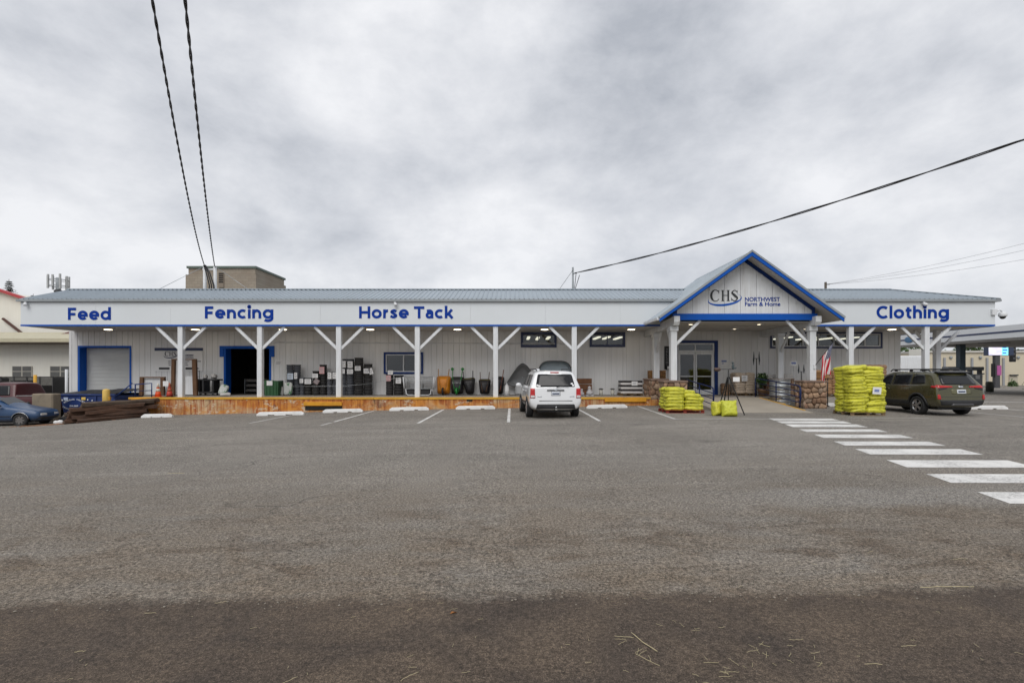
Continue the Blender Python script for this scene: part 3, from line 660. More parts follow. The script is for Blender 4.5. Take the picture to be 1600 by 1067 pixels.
for s in (-1, 1):
    b = MB(); x0 = PX + s * 3.09; z0 = ped_top(x0); b.prism([(PX, ped_top(PX) + 0.02), (x0, z0 + 0.02), (x0, z0 - 0.17), (PX, ped_top(PX) - 0.17)], PY - 0.04, PY - 0.003, 'y'); b.build('rake_trim', M_blue, store)
    MB().box(x0 - 0.06, x0 + 0.06, PY - 0.05, PY + 0.11, 4.336, z0 - 0.0).build('corner_trim', M_blue, store)
chs(8.93, 4.90, 1.26, 0.50, PY - 0.016, store, mat('logo_black', (0.02, 0.022, 0.025), 0.5), M_blue2)
for s, u0, u1, vb, vt in (('NORTHWEST', 1164, 1218.5, 471.0, 464.6), ('Farm & Home', 1164, 1219, 478.2, 472.0)):
    letters(s, X(u0, PY), X(u1, PY), Z(vb, PY), Z(vt, PY) - Z(vb, PY), PY - 0.016, M_letter, store, 0.010)
# porch ceiling of narrow boards, side beams, posts on stone piers
nb = 11
for i in range(nb):
    y0 = PY + 0.12 + i * (YF - PY - 0.12) / nb; MB().box(7.45, 13.45, y0 + 0.006, y0 + (YF - PY - 0.12) / nb - 0.006, 3.97, 4.0).build('ceiling_board', M_soffit, store)
MB().box(7.4, 13.5, PY + 0.12, YF + 0.05, 4.003, 4.03).build('ceiling_backing', M_dark, store)
for u, v, y in ((1079.5, 506, 24.0), (1147.8, 513, 26.3), (1186, 506, 24.0), (1257.8, 514.5, 26.4)):
    x = X(u, y); zc_ = 3.965 if y < 24.8 else ZS + 0.018
    r = MB().lathe([(0.20, zc_), (0.20, zc_ - 0.02), (0.15, zc_ - 0.03), (0.13, zc_ - 0.01)], 18, Matrix.Translation((x, y, 0))).build('lamp_ring', M_white, store)
    MB().lathe([(0, zc_ - 0.025), (0.13, zc_ - 0.013)], 16, Matrix.Translation((x, y, 0))).build('lamp_lens', M_lamp, r)
for px in (7.3, 13.57):
    sg = 1 if px < PX else -1
    MB().prism([(PY - 0.35, 4.20), (YW - 0.05, 3.92), (YW - 0.05, 3.62), (PY - 0.25, 3.80), (PY - 0.35, 3.95)], px - 0.13, px + 0.13, 'x').build('side_beam', M_white, store)
    for (py, z0) in ((23.2, 1.34), (25.95, 1.40)):
        zt = 3.80 - (py - 22.75) * 0.036
        MB().box(px - 0.14, px + 0.14, py - 0.14, py + 0.14, z0, zt, bev=0.012).build('post', M_white, store)
        MB().box(px - 0.19, px + 0.19, py - 0.19, py + 0.19, zt - 0.22, zt - 0.001, bev=0.02).build('post_cap', M_white, store)
        dy = 1 if py < 24 else -1
        MB().bar((px, py + dy * 0.1, zt - 0.95), (px, py + dy * 0.85, zt - 0.02), 0.09, 0.11).build('brace', M_white, store)
    MB().bar((px + sg * 0.1, 23.2, 2.95), (px + sg * 1.2, 23.12, 4.05), 0.09, 0.12).build('brace', M_white, store)
# conduit on the wall, fascia floodlights, corner camera
b = MB(); b.tube([(X(428, YW), YW - 0.03, Z(535, YW)), (X(884, YW), YW - 0.03, Z(537, YW))], 0.022, 6); b.build('conduit', M_white, store)
for u in (43, 618, 1441):
    x = X(u, YF); MB().box(x - 0.05, x + 0.05, YF - 0.13, YF - 0.001, 5.0, 5.1).ball((x + 0.04, YF - 0.16, 4.97), (0.09, 0.09, 0.08)).build('floodlight', M_white, store)
cam_x = XR
b = MB(); b.box(cam_x - 0.22, cam_x + 0.02, YF - 0.1, YF - 0.001, 4.48, 4.75).tube([(cam_x + 0.02, YF - 0.05, 4.66), (cam_x + 0.2, YF - 0.05, 4.72), (cam_x + 0.3, YF - 0.05, 4.62)], 0.03, 8)
cmount = b.build('camera_mount', M_white, store)
MB().lathe([(0.05, 0.18), (0.14, 0.14), (0.17, 0.05), (0.17, -0.03), (0.15, -0.06)], 16, Matrix.Translation((cam_x + 0.32, YF - 0.05, 4.46))).build('camera_housing', M_white, cmount)
MB().ball((cam_x + 0.32, YF - 0.05, 4.39), (0.125, 0.125, 0.11)).build('camera_dome', M_black, cmount)
# ---- service mast on the roof and guy wires
b = MB(); b.tube([(-17.4, 29.0, 5.2), (-17.4, 29.0, 7.72)], 0.09, 10).tube([(-16.82, 29.0, 5.2), (-16.82, 29.0, 7.68)], 0.09, 10).box(-17.5, -16.75, 28.94, 29.06, 7.5, 7.58)
ms = b.build('service_mast', M_white, store)
b = MB()
for k in range(3): b.tube([(-17.4 + 0.05 * k, 28.9, 7.75), (-17.2 + 0.1 * k, 28.8, 7.3), (-17.05 + 0.12 * k, 28.85, 6.6), (-17.1 + 0.16 * k, 28.9, 5.8)], 0.035, 6)
b.build('drop_cable', M_black, ms)
MB().tube([(-17.4, 28.95, 7.7), (-19.8, 28.2, 6.1)], 0.012, 4).tube([(-16.8, 28.95, 7.7), (-14.2, 28.2, 6.05)], 0.012, 4).build('guy_wire', M_galv, ms)
b = MB(); b.tube([(3.39, 28.5, 5.2), (3.39, 28.5, 7.55)], 0.055, 8).tube([(3.39, 28.45, 7.2), (3.6, 28.4, 7.2)], 0.03, 6); mr = b.build('service_mast', M_gutter, store)
MB().tube([(3.39, 28.45, 7.4), (2.2, 28.3, 5.7)], 0.01, 4).tube([(3.55, 28.4, 7.15), (3.42, 28.3, 6.0)], 0.018, 5).tube([(3.75, 28.4, 7.1), (3.46, 28.3, 6.2), (3.4, 28.3, 5.8)], 0.018, 5).build('guy_wire', M_black, mr)
# ================================================================== LOADING DOCK (deck, ramp)
dock = thing('loading_dock', 'raised concrete loading dock with rust streaked orange face along the store', 'dock')
DX0, DX1, DY = -18.5, 21.1, 24.7
xs_ = [DX0 + i * (8.2 - DX0) / 9 for i in range(10)]
for a, c in zip(xs_, xs_[1:]): MB().box(a + 0.004, c - 0.004, DY, DY + 0.25, -1.0, 0.40, bev=0.008).build('face_slab', M['dock'], dock)
MB().box(DX0 + 0.01, DX1, DY + 0.26, YW - 0.002, -1.0, 0.495).build('deck', M_deck, dock)
MB().box(8.25, DX1, DY + 0.01, DY + 0.255, -0.2, 0.49).build('face_slab', M_conc, dock)
a = DX0
while a < 6.6:
    c = min(a + 2.4 + random.random() * 0.8, 6.7); MB().box(a + 0.004, c - 0.004, DY - 0.035, DY + 0.255, 0.405 + random.random() * 0.01, 0.503, bev=0.01).build('edge_strip', M_yellow, dock); a = c
M_dboard = mat('dock_bumper', (0.70, 0.32, 0.01), 0.6, var=0.3, scale=3, dirt=(0.25, 0.08, 0.015))
for u0, u1, v0, v1 in ((474, 534, 628, 634), (945, 1010, 620.5, 628), (205, 236, 622, 640)):
    MB().box(X(u0, 24.62), X(u1, 24.62), DY - 0.09, DY - 0.002, Z(v1, 24.62), Z(v0, 24.62), bev=0.015).build('bumper_board', M_dboard, dock)
MB().box(X(476, 24.62), X(534, 24.62), DY - 0.03, DY - 0.002, Z(641, 24.62), Z(635, 24.62)).build('drain_slot', M_dark, dock)
MB().box(X(729, 24.62), X(738, 24.62), DY - 0.02, DY - 0.002, Z(627, 24.62), Z(624, 24.62)).build('drain_slot', M_dark, dock)
b = MB(); b.add([(8.3, 20.35, 0.12), (11.95, 20.35, 0.12), (11.95, 24.69, 0.498), (8.3, 24.69, 0.498), (8.3, 20.35, -0.1), (11.95, 20.35, -0.1), (11.95, 24.69, -0.1), (8.3, 24.69, -0.1)], [(0, 1, 2, 3), (0, 4, 5, 1), (1, 5, 6, 2), (3, 7, 4, 0)])
b.build('ramp', mat('ramp_concrete', (0.36, 0.32, 0.265), 0.9, var=0.18, scale=0.8, bump=0.1), dock)
MB().box(11.96, 12.4, 23.2, 24.69, 0.0, 0.3).build('ramp_kerb', M_yellow, dock)
MB().bar((11.9, 20.8, 0.165), (11.9, 24.6, 0.495), 0.1, 0.012).build('yellow_stripe', M_yellow, dock)
# ---- stone piers
def clip(poly, p, n):
    out = []
    for i in range(len(poly)):
        a, c = poly[i], poly[(i + 1) % len(poly)]; da, dc = (a - p).dot(n), (c - p).dot(n)
        if da <= 0: out.append(a)
        if da * dc < 0: out.append(a + (c - a) * (da / (da - dc)))
    return out
def stone_mat():
    t = NT('field_stone'); v = t.vec(); r = t.rand()
    c = t.ramp(r, [(0.0, (0.20, 0.115, 0.07)), (0.3, (0.34, 0.22, 0.14)), (0.55, (0.27, 0.20, 0.15)), (0.8, (0.42, 0.28, 0.18)), (1.0, (0.24, 0.13, 0.09))])
    c = t.mix(1.0, c, t.ramp(t.noise(v, 6, 7, 0.7), [(0.3, 0.55), (0.7, 1.15)]), 'MULTIPLY'); t.set(c, 0.9); t.bump(t.noise(v, 18, 6), 0.5, 0.02); MATS['stone'] = t.m
stone_mat(); M_mortar = mat('mortar', (0.16, 0.12, 0.09), 0.95, bump=0.2)
def pier(x0, x1, y0, y1, z0, z1, label):
    t = thing('stone_pier', label, 'stone pier', ((x0 + x1) / 2, (y0 + y1) / 2, z0), group='stone piers under the porch posts')
    ox, oy = (x0 + x1) / 2, (y0 + y1) / 2; hw, hd, h = (x1 - x0) / 2, (y1 - y0) / 2, z1 - z0 - 0.09
    MB().box(-hw + 0.06, hw - 0.06, -hd + 0.06, hd - 0.06, 0, h).build('core', M_mortar, t)
    MB().box(-hw - 0.04, hw + 0.04, -hd - 0.04, hd + 0.04, h + 0.002, h + 0.09, bev=0.02).build('cap', mat('cap_stone', (0.22, 0.15, 0.115), 0.9, var=0.3, bump=0.3), t)
    for (w, tr) in ((hw, lambda p, d, q: (p, -hd + 0.06 - d, q)), (hd, lambda p, d, q: (-hw + 0.06 - d, p, q)), (hd, lambda p, d, q: (hw - 0.06 + d, p, q))):
        W2 = w - 0.005; seeds = []
        ny = 5; nx = max(2, round(2 * w / 0.26))
        for j in range(ny):
            for i in range(nx): seeds.append(Vector((-W2 + (i + 0.5 + 0.5 * (j % 2 - 0.5) + random.uniform(-0.3, 0.3)) * 2 * W2 / nx, (j + 0.5 + random.uniform(-0.3, 0.3)) * h / ny)))
        for i, sd in enumerate(seeds):
            poly = [Vector(p) for p in ((-W2, 0.005), (W2, 0.005), (W2, h - 0.005), (-W2, h - 0.005))]
            for j, o in enumerate(seeds):
                if i == j: continue
                d = (o - sd); poly = clip(poly, sd + d * 0.5 - d.normalized() * 0.011, d.normalized())
                if len(poly) < 3: break
            if len(poly) < 3: continue
            c = sum(poly, Vector((0, 0))) / len(poly); d = random.uniform(0.055, 0.10); n = len(poly); b = MB()
            ring = lambda k, dd: [tr((c + (p - c) * k).x, dd, (c + (p - c) * k).y) for p in poly]
            b.add(ring(1, 0) + ring(1, d * 0.6) + ring(0.82, d), [(q, (q + 1) % n, n + (q + 1) % n, n + q) for q in range(n)] + [(n + q, n + (q + 1) % n, 2 * n + (q + 1) % n, 2 * n + q) for q in range(n)] + [tuple(range(2 * n, 3 * n))], True)
            b.build('stone', M['stone'], t)
pier(6.78, 7.80, 22.80, 23.70, 0.09, 1.34, 'stone pier under the front porch post beside the short bag pallet')
pier(6.75, 7.60, 24.75, 26.3, 0.09, 1.40, 'long stone pier under the rear porch post at the end of the loading dock')
pier(13.05, 14.05, 22.85, 23.62, 0.09, 1.34, 'stone pier under the porch post that holds the flag')
pier(13.12, 14.02, 25.5, 26.4, 0.45, 1.40, 'stone pier under the rear porch post behind the galvanised tanks')
# ---- ramp and stair railings
M_rail = mat('rail_navy', (0.006, 0.018, 0.085), 0.45, var=0.2, spec=0.3)
def railing(x, ya, yb, name_label, bars=4):
    zr = lambda y: 0.12 + (min(max(y, 20.35), 24.69) - 20.35) / 4.34 * 0.378
    t = thing('ramp_railing', name_label, 'railing', (x, ya, zr(ya)), group='blue railings of the entrance ramp')
    P = lambda y, h: (0, y - ya, zr(y) + h - zr(ya))
    MB().tube([P(ya + 0.08, 0.0), P(ya, 0.5), P(ya, 0.78), P(ya + 0.06, 0.88), P(ya + 0.2, 0.92), P(yb - 0.05, 0.92), P(yb, 0.9)], 0.026, 8).build('top_rail', M_rail, t)
    for k in range(1, bars): MB().tube([P(ya + 0.03, 0.92 * k / bars), P(yb, 0.92 * k / bars)], 0.018, 6).build('rail', M_rail, t)
    for y in (ya + 0.06, (ya + yb) / 2, yb): MB().tube([P(y, 0.0), P(y, 0.91)], 0.026, 8).build('railing_post', M_rail, t)
railing(8.2, 20.8, 24.0, 'blue pipe railing along the ramp beside the short bag pallet'); railing(12.07, 21.4, 25.4, 'blue pipe railing along the ramp in front of the galvanised tanks')
t = thing('stair_railing', 'blue pipe stair railing at the end of the loading dock', 'railing', (-18.45, 24.85, 0.5))
MB().tube([(0.15, 0.02, 0), (0.15, 0.02, 0.62), (0.02, 0, 0.68), (-0.85, -0.05, -0.05)], 0.028, 8).build('handrail', M_blue, t); MB().tube([(0.15, 0.02, 0.62), (0.95, 0.02, 0.68), (0.95, 0.02, 0)], 0.026, 8).build('handrail', M_blue, t)
MB().tube([(0.12, 0, 0.3), (0.92, 0.02, 0.33)], 0.02, 6).build('rail', M_rail, t); MB().bar((0, 0.1, -0.1), (-0.9, 0.1, -0.85), 0.05, 0.22).build('stringer', M_blue, t)
for k in range(3): MB().box(-0.28 * k - 0.3, -0.28 * k, 0.13, 0.75, -0.28 * (k + 1), -0.28 * (k + 1) + 0.05).build('step', M_conc, t)
# ================================================================== VEHICLES
def paint(name, col, metal=0.0, rough=0.32, coat=0.8):
    t = NT(name); v = t.vec(); d = t.noise(v, 2.2, 5); s = t.sep(t.tc.outputs['Object'])
    low = t.ramp(s[2], [(0.2, 1.0), (0.75, 0.0)])                 # road dust thrown up on the lower panels
    c = t.mix(t.math('MULTIPLY', t.math('MULTIPLY', low, t.ramp(d, [(0.35, 0.2), (0.7, 1.0)])), 0.35), col, (0.20, 0.18, 0.15))
    t.set(c, t.ramp(d, [(0.3, rough - 0.06), (0.7, rough + 0.06)]), metal); t.b.inputs['Coat Weight'].default_value = coat; t.b.inputs['Coat Roughness'].default_value = 0.06
    MATS[name] = t.m; return t.m
def flat(name, col, rough=0.4, metal=0.0):
    return mat(name, col, rough, metal, var=0.08, scale=5)
M_cglass = mat('car_glass', (0.010, 0.011, 0.013), 0.08, var=0.02, spec=0.35)
M_trim = mat('car_trim', (0.02, 0.02, 0.022), 0.55, var=0.15)
M_red = mat('tail_red', (0.42, 0.012, 0.012), 0.15, var=0.1, scale=20); M_lens = mat('clear_lens', (0.55, 0.55, 0.55), 0.12, var=0.1)
M_rim = mat('wheel_alloy', (0.42, 0.42, 0.43), 0.32, metal=0.8, var=0.15); M_chrome = mat('chrome', (0.55, 0.56, 0.57), 0.15, metal=0.9)
M_plate = mat('plate_white', (0.62, 0.65, 0.70), 0.4, var=0.05)
def sec(x, zb, wb, zm, wm, zs, ws, zt, wt, ls=0.0, lt=0.0, g=0.10, lm=0.0):
    return [(x, 0, zb), (x, wb * 0.8, zb), (x, wb, zb + 0.07), (x + lm, wm, zm), (x + ls, ws, zs), (x + ls * 1.1, ws - 0.035, zs + 0.035), (x + lt * 0.9, wt + 0.03, zt - g), (x + lt, wt - 0.06, zt - 0.02), (x + lt, 0, zt)]
def apply_mods(o):
    bpy.context.view_layer.update()
    me = bpy.data.meshes.new_from_object(o.evaluated_get(bpy.context.evaluated_depsgraph_get()))
    o.modifiers.clear(); old = o.data; o.data = me; bpy.data.meshes.remove(old)
def car_body(secs, wells, wr, mpaint, parent, hw):
    n = 9; vs, fs = [], []
    ring = 2 * n - 2
    for s in secs:
        vs += s + [(p[0], -p[1], p[2]) for p in s[-2:0:-1]]
    for i in range(len(secs) - 1):
        for k in range(ring):
            k2 = (k + 1) % ring; fs.append((i * ring + k, i * ring + k2, (i + 1) * ring + k2, (i + 1) * ring + k))
    for base in (0, (len(secs) - 1) * ring):
        for k in range(n - 1):
            a, c = base + k, base + k + 1; a2, c2 = base + (ring - k) % ring, base + (ring - k - 1) % ring
            if k == 0: f = (a, c, c2)
            elif k == n - 2: f = (a, c, a2)
            else: f = (a, c, c2, a2)
            fs.append(f)
    b = MB(); b.add(vs, fs, True); o = b.build('body', mpaint, parent)
    m = o.modifiers.new('s', 'SUBSURF'); m.levels = 2; m.render_levels = 2; apply_mods(o)
    cut = MB()
    for (x, z) in wells:
        for s in (-1, 1):
            cut.lathe([(wr, 0), (wr, 0.6)], 36, Matrix.Translation((x, s * (hw - 0.30), z)) @ Matrix.Rotation(-s * math.pi / 2, 4, 'X'), False)
    co = cut.build('cutter', None); co.parent = parent
    bm_ = o.modifiers.new('b', 'BOOLEAN'); bm_.operation = 'DIFFERENCE'; bm_.solver = 'EXACT'; bm_.object = co
    apply_mods(o); bpy.data.objects.remove(co)
    o.data.materials.clear(); o.data.materials.append(mpaint); o.data.materials.append(M_black)
    for p in o.data.polygons:
        c = p.center; p.material_index = 0; p.use_smooth = True
        for (x, z) in wells:
            d = math.hypot(c.x - x, c.z - z)
            if (abs(d - wr) < 0.02 and abs(p.normal.y) < 0.3 and abs(c.y) > hw - 0.31) or (d < wr and abs(abs(c.y) - (hw - 0.30)) < 0.005): p.material_index = 1; p.use_smooth = False
    return o
def surf(o):
    bm = bmesh.new(); bm.from_mesh(o.data); t = BVHTree.FromBMesh(bm); bm.free(); return t
def rpoly(pts, r=0.04, n=4):
    out = []; N = len(pts); pts = [Vector(p) for p in pts]
    for i in range(N):
        p, a, c = pts[i], pts[i - 1], pts[(i + 1) % N]; da = (a - p); dc = (c - p); k = min(r, da.length * 0.45, dc.length * 0.45)
        p0 = p + da.normalized() * k; p1 = p + dc.normalized() * k
        for j in range(n + 1):
            t = j / n; out.append(p0 * (1 - t) ** 2 + p * 2 * t * (1 - t) + p1 * t * t)
    return out
def patch(tree, pts, side, name, m, parent, off=0.008, r=0.04, rings=4):
    """a panel that follows the body: pts (x,z) for sides 'L','R'; (y,z) for 'B' (rear) and 'F' (front)"""
    P = rpoly(pts, r); c = sum(P, Vector((0, 0))) / len(P); n = len(P)
    D = {'L': Vector((0, -1, 0)), 'R': Vector((0, 1, 0)), 'B': Vector((1, 0, 0)), 'F': Vector((-1, 0, 0))}[side]
    mk = (lambda q: Vector((q.x, 0, q.y)) - D * 4) if side in 'LR' else (lambda q: Vector((0, q.x, q.y)) - D * 6)
    def hit(q, o_):
        h = tree.ray_cast(mk(q), D)
        if h[0] is None: return None
        return h[0] - D * o_
    vs = []; last = None
    for k in range(rings + 1):
        f = 1 - k / rings
        for q in P:
            qq = c + (q - c) * f; h = hit(qq, off)
            if h is None: h = last if last is not None else mk(qq) + D * 4
            last = h; vs.append(h)
    lip = len(vs); vs += [v + D * (off + 0.012) for v in vs[:n]]
    fs = [(k * n + i, k * n + (i + 1) % n, (k + 1) * n + (i + 1) % n, (k + 1) * n + i) for k in range(rings - 1) for i in range(n)]
    fs += [((rings - 1) * n + i, (rings - 1) * n + (i + 1) % n, rings * n) for i in range(n)] + [(i, lip + i, lip + (i + 1) % n, (i + 1) % n) for i in range(n)]
    b = MB(); b.add(vs, fs, True); return b.build(name, m, parent)
def wheel(x, y, r, w, parent, spokes=5, rim_m=None, name='wheel', turn=0.0, style=0):
    s = 1 if y > 0 else -1
    T = Matrix.Translation((x, y, r)) @ Matrix.Rotation(turn, 4, 'Z') @ Matrix.Rotation(-s * math.pi / 2, 4, 'X')      # local z points outward
    t = MB(); h = w / 2; rr = r * 0.66
    t.lathe([(rr, -h * 0.9), (r * 0.93, -h), (r * 0.985, -h * 0.85), (r, -h * 0.5), (r, h * 0.5), (r * 0.985, h * 0.85), (r * 0.93, h), (rr * 1.03, h * 0.9), (rr, h * 0.7), (rr, -h * 0.9)], 32, T)
    tw = t.build(name, M_rubber, parent)
    b = MB(); b.lathe([(rr, h * 0.72), (rr * 0.98, h * 0.86), (rr * 0.92, h * 0.80), (rr * 0.90, h * 0.3), (rr * 0.88, h * 0.28), (rr, h * 0.3)], 28, T, True, False)
    b.lathe([(rr * 0.2, h * 0.3), (rr * 0.19, h * 0.78), (rr * 0.1, h * 0.84), (0.0, h * 0.84)], 14, T)
    for k in range(spokes):
        a = 2 * math.pi * k / spokes
        for da in ((-0.12, 0.12) if style else (0.0,)):
            pts = [T @ Vector((math.cos(a + da * f) * rr * f, math.sin(a + da * f) * rr * f, h * (0.74 + 0.05 * f))) for f in (0.12, 0.92)]
            q = (pts[1] - pts[0]); b.bar(pts[0], pts[1], 0.05 if style else 0.085, 0.035, up=(T.to_3x3() @ Vector((0, 0, 1))))
    b.build('rim', rim_m or M_rim, tw)
    b = MB(); b.lathe([(0.0, h * 0.34), (rr * 0.93, h * 0.34)], 20, T); b.build('brake_disc', M_trim, tw)
    return tw
def mirror_part(x, y, z, m, parent):
    s = 1 if y > 0 else -1
    MB().ball((x, y + s * 0.13, z), (0.085, 0.125, 0.095), 14, 10).box(x - 0.03, x + 0.04, min(y, y + s * 0.1), max(y, y + s * 0.1), z - 0.06, z - 0.02).build('side_mirror', m, parent)
# ---------------------------------------------------------------- white SUV
def white_suv():
    rx, ry = 1.43, 21.0; yaw = R(90 + 4.0)
    t = thing('suv', 'white SUV with red tail lights parked nose in to the loading dock', 'car', (rx, ry, zg(rx)), yaw); t.scale = (0.985, 0.985, 0.985)
    pw = paint('suv_white', (0.66, 0.67, 0.68))
    S = [sec(-2.43, 0.40, 0.80, 0.62, 0.93, 1.12, 0.90, 1.74, 0.66, 0.07, 0.36), sec(-2.38, 0.34, 0.86, 0.62, 0.985, 1.14, 0.955, 1.765, 0.72, 0.07, 0.36), sec(-2.22, 0.30, 0.90, 0.62, 0.997, 1.15, 0.965, 1.785, 0.735, 0.05, 0.30),
         sec(-1.7, 0.28, 0.92, 0.66, 0.998, 1.15, 0.97, 1.80, 0.74), sec(-0.8, 0.28, 0.92, 0.66, 0.998, 1.14, 0.97, 1.815, 0.745), sec(0.1, 0.28, 0.92, 0.66, 0.998, 1.13, 0.965, 1.81, 0.74), sec(0.62, 0.28, 0.92, 0.66, 0.998, 1.12, 0.96, 1.76, 0.72),
         sec(1.3, 0.28, 0.92, 0.66, 0.995, 1.08, 0.94, 1.20, 0.80, 0, 0.05, 0.04), sec(1.9, 0.28, 0.90, 0.66, 0.98, 1.02, 0.91, 1.10, 0.78, 0, 0, 0.04), sec(2.3, 0.30, 0.84, 0.60, 0.92, 0.93, 0.85, 1.0, 0.72, 0, -0.04, 0.04), sec(2.42, 0.36, 0.7, 0.58, 0.84, 0.85, 0.76, 0.9, 0.62, -0.03, -0.1, 0.04)]
    o = car_body(S, [(-1.40, 0.37), (1.38, 0.37)], 0.43, pw, t, 0.998); tr = surf(o)
    for s, d in ((1, 'L'), (-1, 'R')):
        patch(tr, [(0.98, 1.20), (0.05, 1.20), (0.05, 1.63), (0.42, 1.63)], d, 'side_window', M_cglass, t)
        patch(tr, [(-0.02, 1.20), (-0.98, 1.20), (-0.98, 1.64), (-0.02, 1.64)], d, 'side_window', M_cglass, t)
        patch(tr, [(-1.06, 1.20), (-1.92, 1.20), (-1.80, 1.62), (-1.06, 1.64)], d, 'side_window', M_cglass, t)
        for x0, x1 in ((0.9, -0.92), ): patch(tr, [(0.92, 0.50), (-0.9, 0.50), (-0.9, 0.58), (0.92, 0.58)], d, 'side_moulding', M_trim, t, 0.012, 0.02)
        for x in (-0.02, -1.0): patch(tr, [(x, 0.62), (x - 0.012, 0.62), (x - 0.012, 1.13), (x, 1.13)], d, 'door_gap', M_trim, t, 0.003, 0.004)
        for x in (0.18, -0.8): patch(tr, [(x, 0.98), (x - 0.2, 0.98), (x - 0.2, 1.02), (x, 1.02)], d, 'door_handle', pw, t, 0.03, 0.02)
        mirror_part(0.85, s * 0.98, 1.18, pw, t)
        MB().tube([(0.3, s * 0.66, 1.80), (0.2, s * 0.67, 1.845), (-1.8, s * 0.67, 1.84), (-1.95, s * 0.66, 1.79)], 0.022, 8).build('roof_rail', M_trim, t)
    patch(tr, [(-0.74, 1.18), (0.74, 1.18), (0.64, 1.655), (-0.64, 1.655)], 'B', 'rear_window', M_cglass, t, r=0.07)
    for s in (-1, 1):
        patch(tr, [(s * 0.955, 0.77), (s * 0.765, 0.77), (s * 0.775, 1.12), (s * 0.935, 1.13)], 'B', 'tail_light', M_red, t, 0.02, 0.02)
        patch(tr, [(s * 0.93, 0.79), (s * 0.78, 0.79), (s * 0.78, 0.87), (s * 0.93, 0.87)], 'B', 'reverse_light', M_lens, t, 0.024, 0.02)
        wheel(-1.40, s * 0.885, 0.365, 0.245, t); wheel(1.38, s * 0.885, 0.365, 0.245, t)
    patch(tr, [(-0.16, 1.70), (0.16, 1.70), (0.16, 1.735), (-0.16, 1.735)], 'B', 'brake_light', M_red, t, 0.03, 0.015)
    patch(tr, [(-0.33, 1.035), (0.33, 1.035), (0.31, 1.085), (-0.31, 1.085)], 'B', 'garnish', mat('dark_chrome', (0.12, 0.12, 0.125), 0.25, 0.6), t, 0.03, 0.02)
    patch(tr, [(-0.175, 0.86), (0.175, 0.86), (0.175, 1.02), (-0.175, 1.02)], 'B', 'plate_recess', mat('plate_grey', (0.3, 0.31, 0.33), 0.5), t, 0.01, 0.01)
    pl = patch(tr, [(-0.155, 0.875), (0.155, 0.875), (0.155, 1.0), (-0.155, 1.0)], 'B', 'licence_plate', M_plate, t, 0.02, 0.01)
    patch(tr, [(-0.13, 0.905), (0.13, 0.905), (0.13, 0.96), (-0.13, 0.96)], 'B', 'plate_print', mat('plate_ink', (0.09, 0.12, 0.2), 0.5, var=0.8, scale=60), pl, 0.024, 0.005)
    patch(tr, [(-0.62, 0.655), (0.62, 0.655), (0.62, 0.68), (-0.62, 0.68)], 'B', 'hatch_gap', M_trim, t, 0.004, 0.008)
    patch(tr, [(-0.74, 0.36), (0.74, 0.36), (0.69, 0.545), (-0.69, 0.545)], 'B', 'bumper_cover', M_trim, t, 0.025, 0.03)
    MB().box(-2.15, 2.0, -0.65, 0.65, 0.24, 0.34).build('underbody', M_black, t)
    MB().box(-2.52, -2.3, -0.04, 0.04, 0.33, 0.40).ball((-2.50, 0, 0.44), 0.035).build('tow_hitch', M_chrome, t)
    patch(tr, [(-0.52, 0.81), (-0.69, 0.81), (-0.69, 0.845), (-0.52, 0.845)], 'B', 'badge', M_chrome, t, 0.008, 0.008); patch(tr, [(-0.055, 1.04), (0.055, 1.04), (0.055, 1.12), (-0.055, 1.12)], 'B', 'badge', M_chrome, t, 0.04, 0.03); patch(tr, [(0.52, 0.81), (0.68, 0.81), (0.68, 0.845), (0.52, 0.845)], 'B', 'badge', M_chrome, t, 0.008, 0.008)
    MB().tube([(-2.40, -0.02, 1.17), (-2.385, -0.3, 1.215), (-2.385, -0.5, 1.2)], 0.014, 6).build('wiper', M_black, t)
    for y, z in ((-0.67, 1.24), (-0.62, 1.30), (0.67, 1.24), (0.60, 1.215)): patch(tr, [(y - 0.04, z - 0.03), (y + 0.04, z - 0.03), (y + 0.04, z + 0.03), (y - 0.04, z + 0.03)], 'B', 'sticker', M_paper, t, 0.011, 0.02)
    MB().box(-0.35, -0.05, 0.35, 0.6, 1.80, 1.86).build('roof_vent', M_white, t)
white_suv()
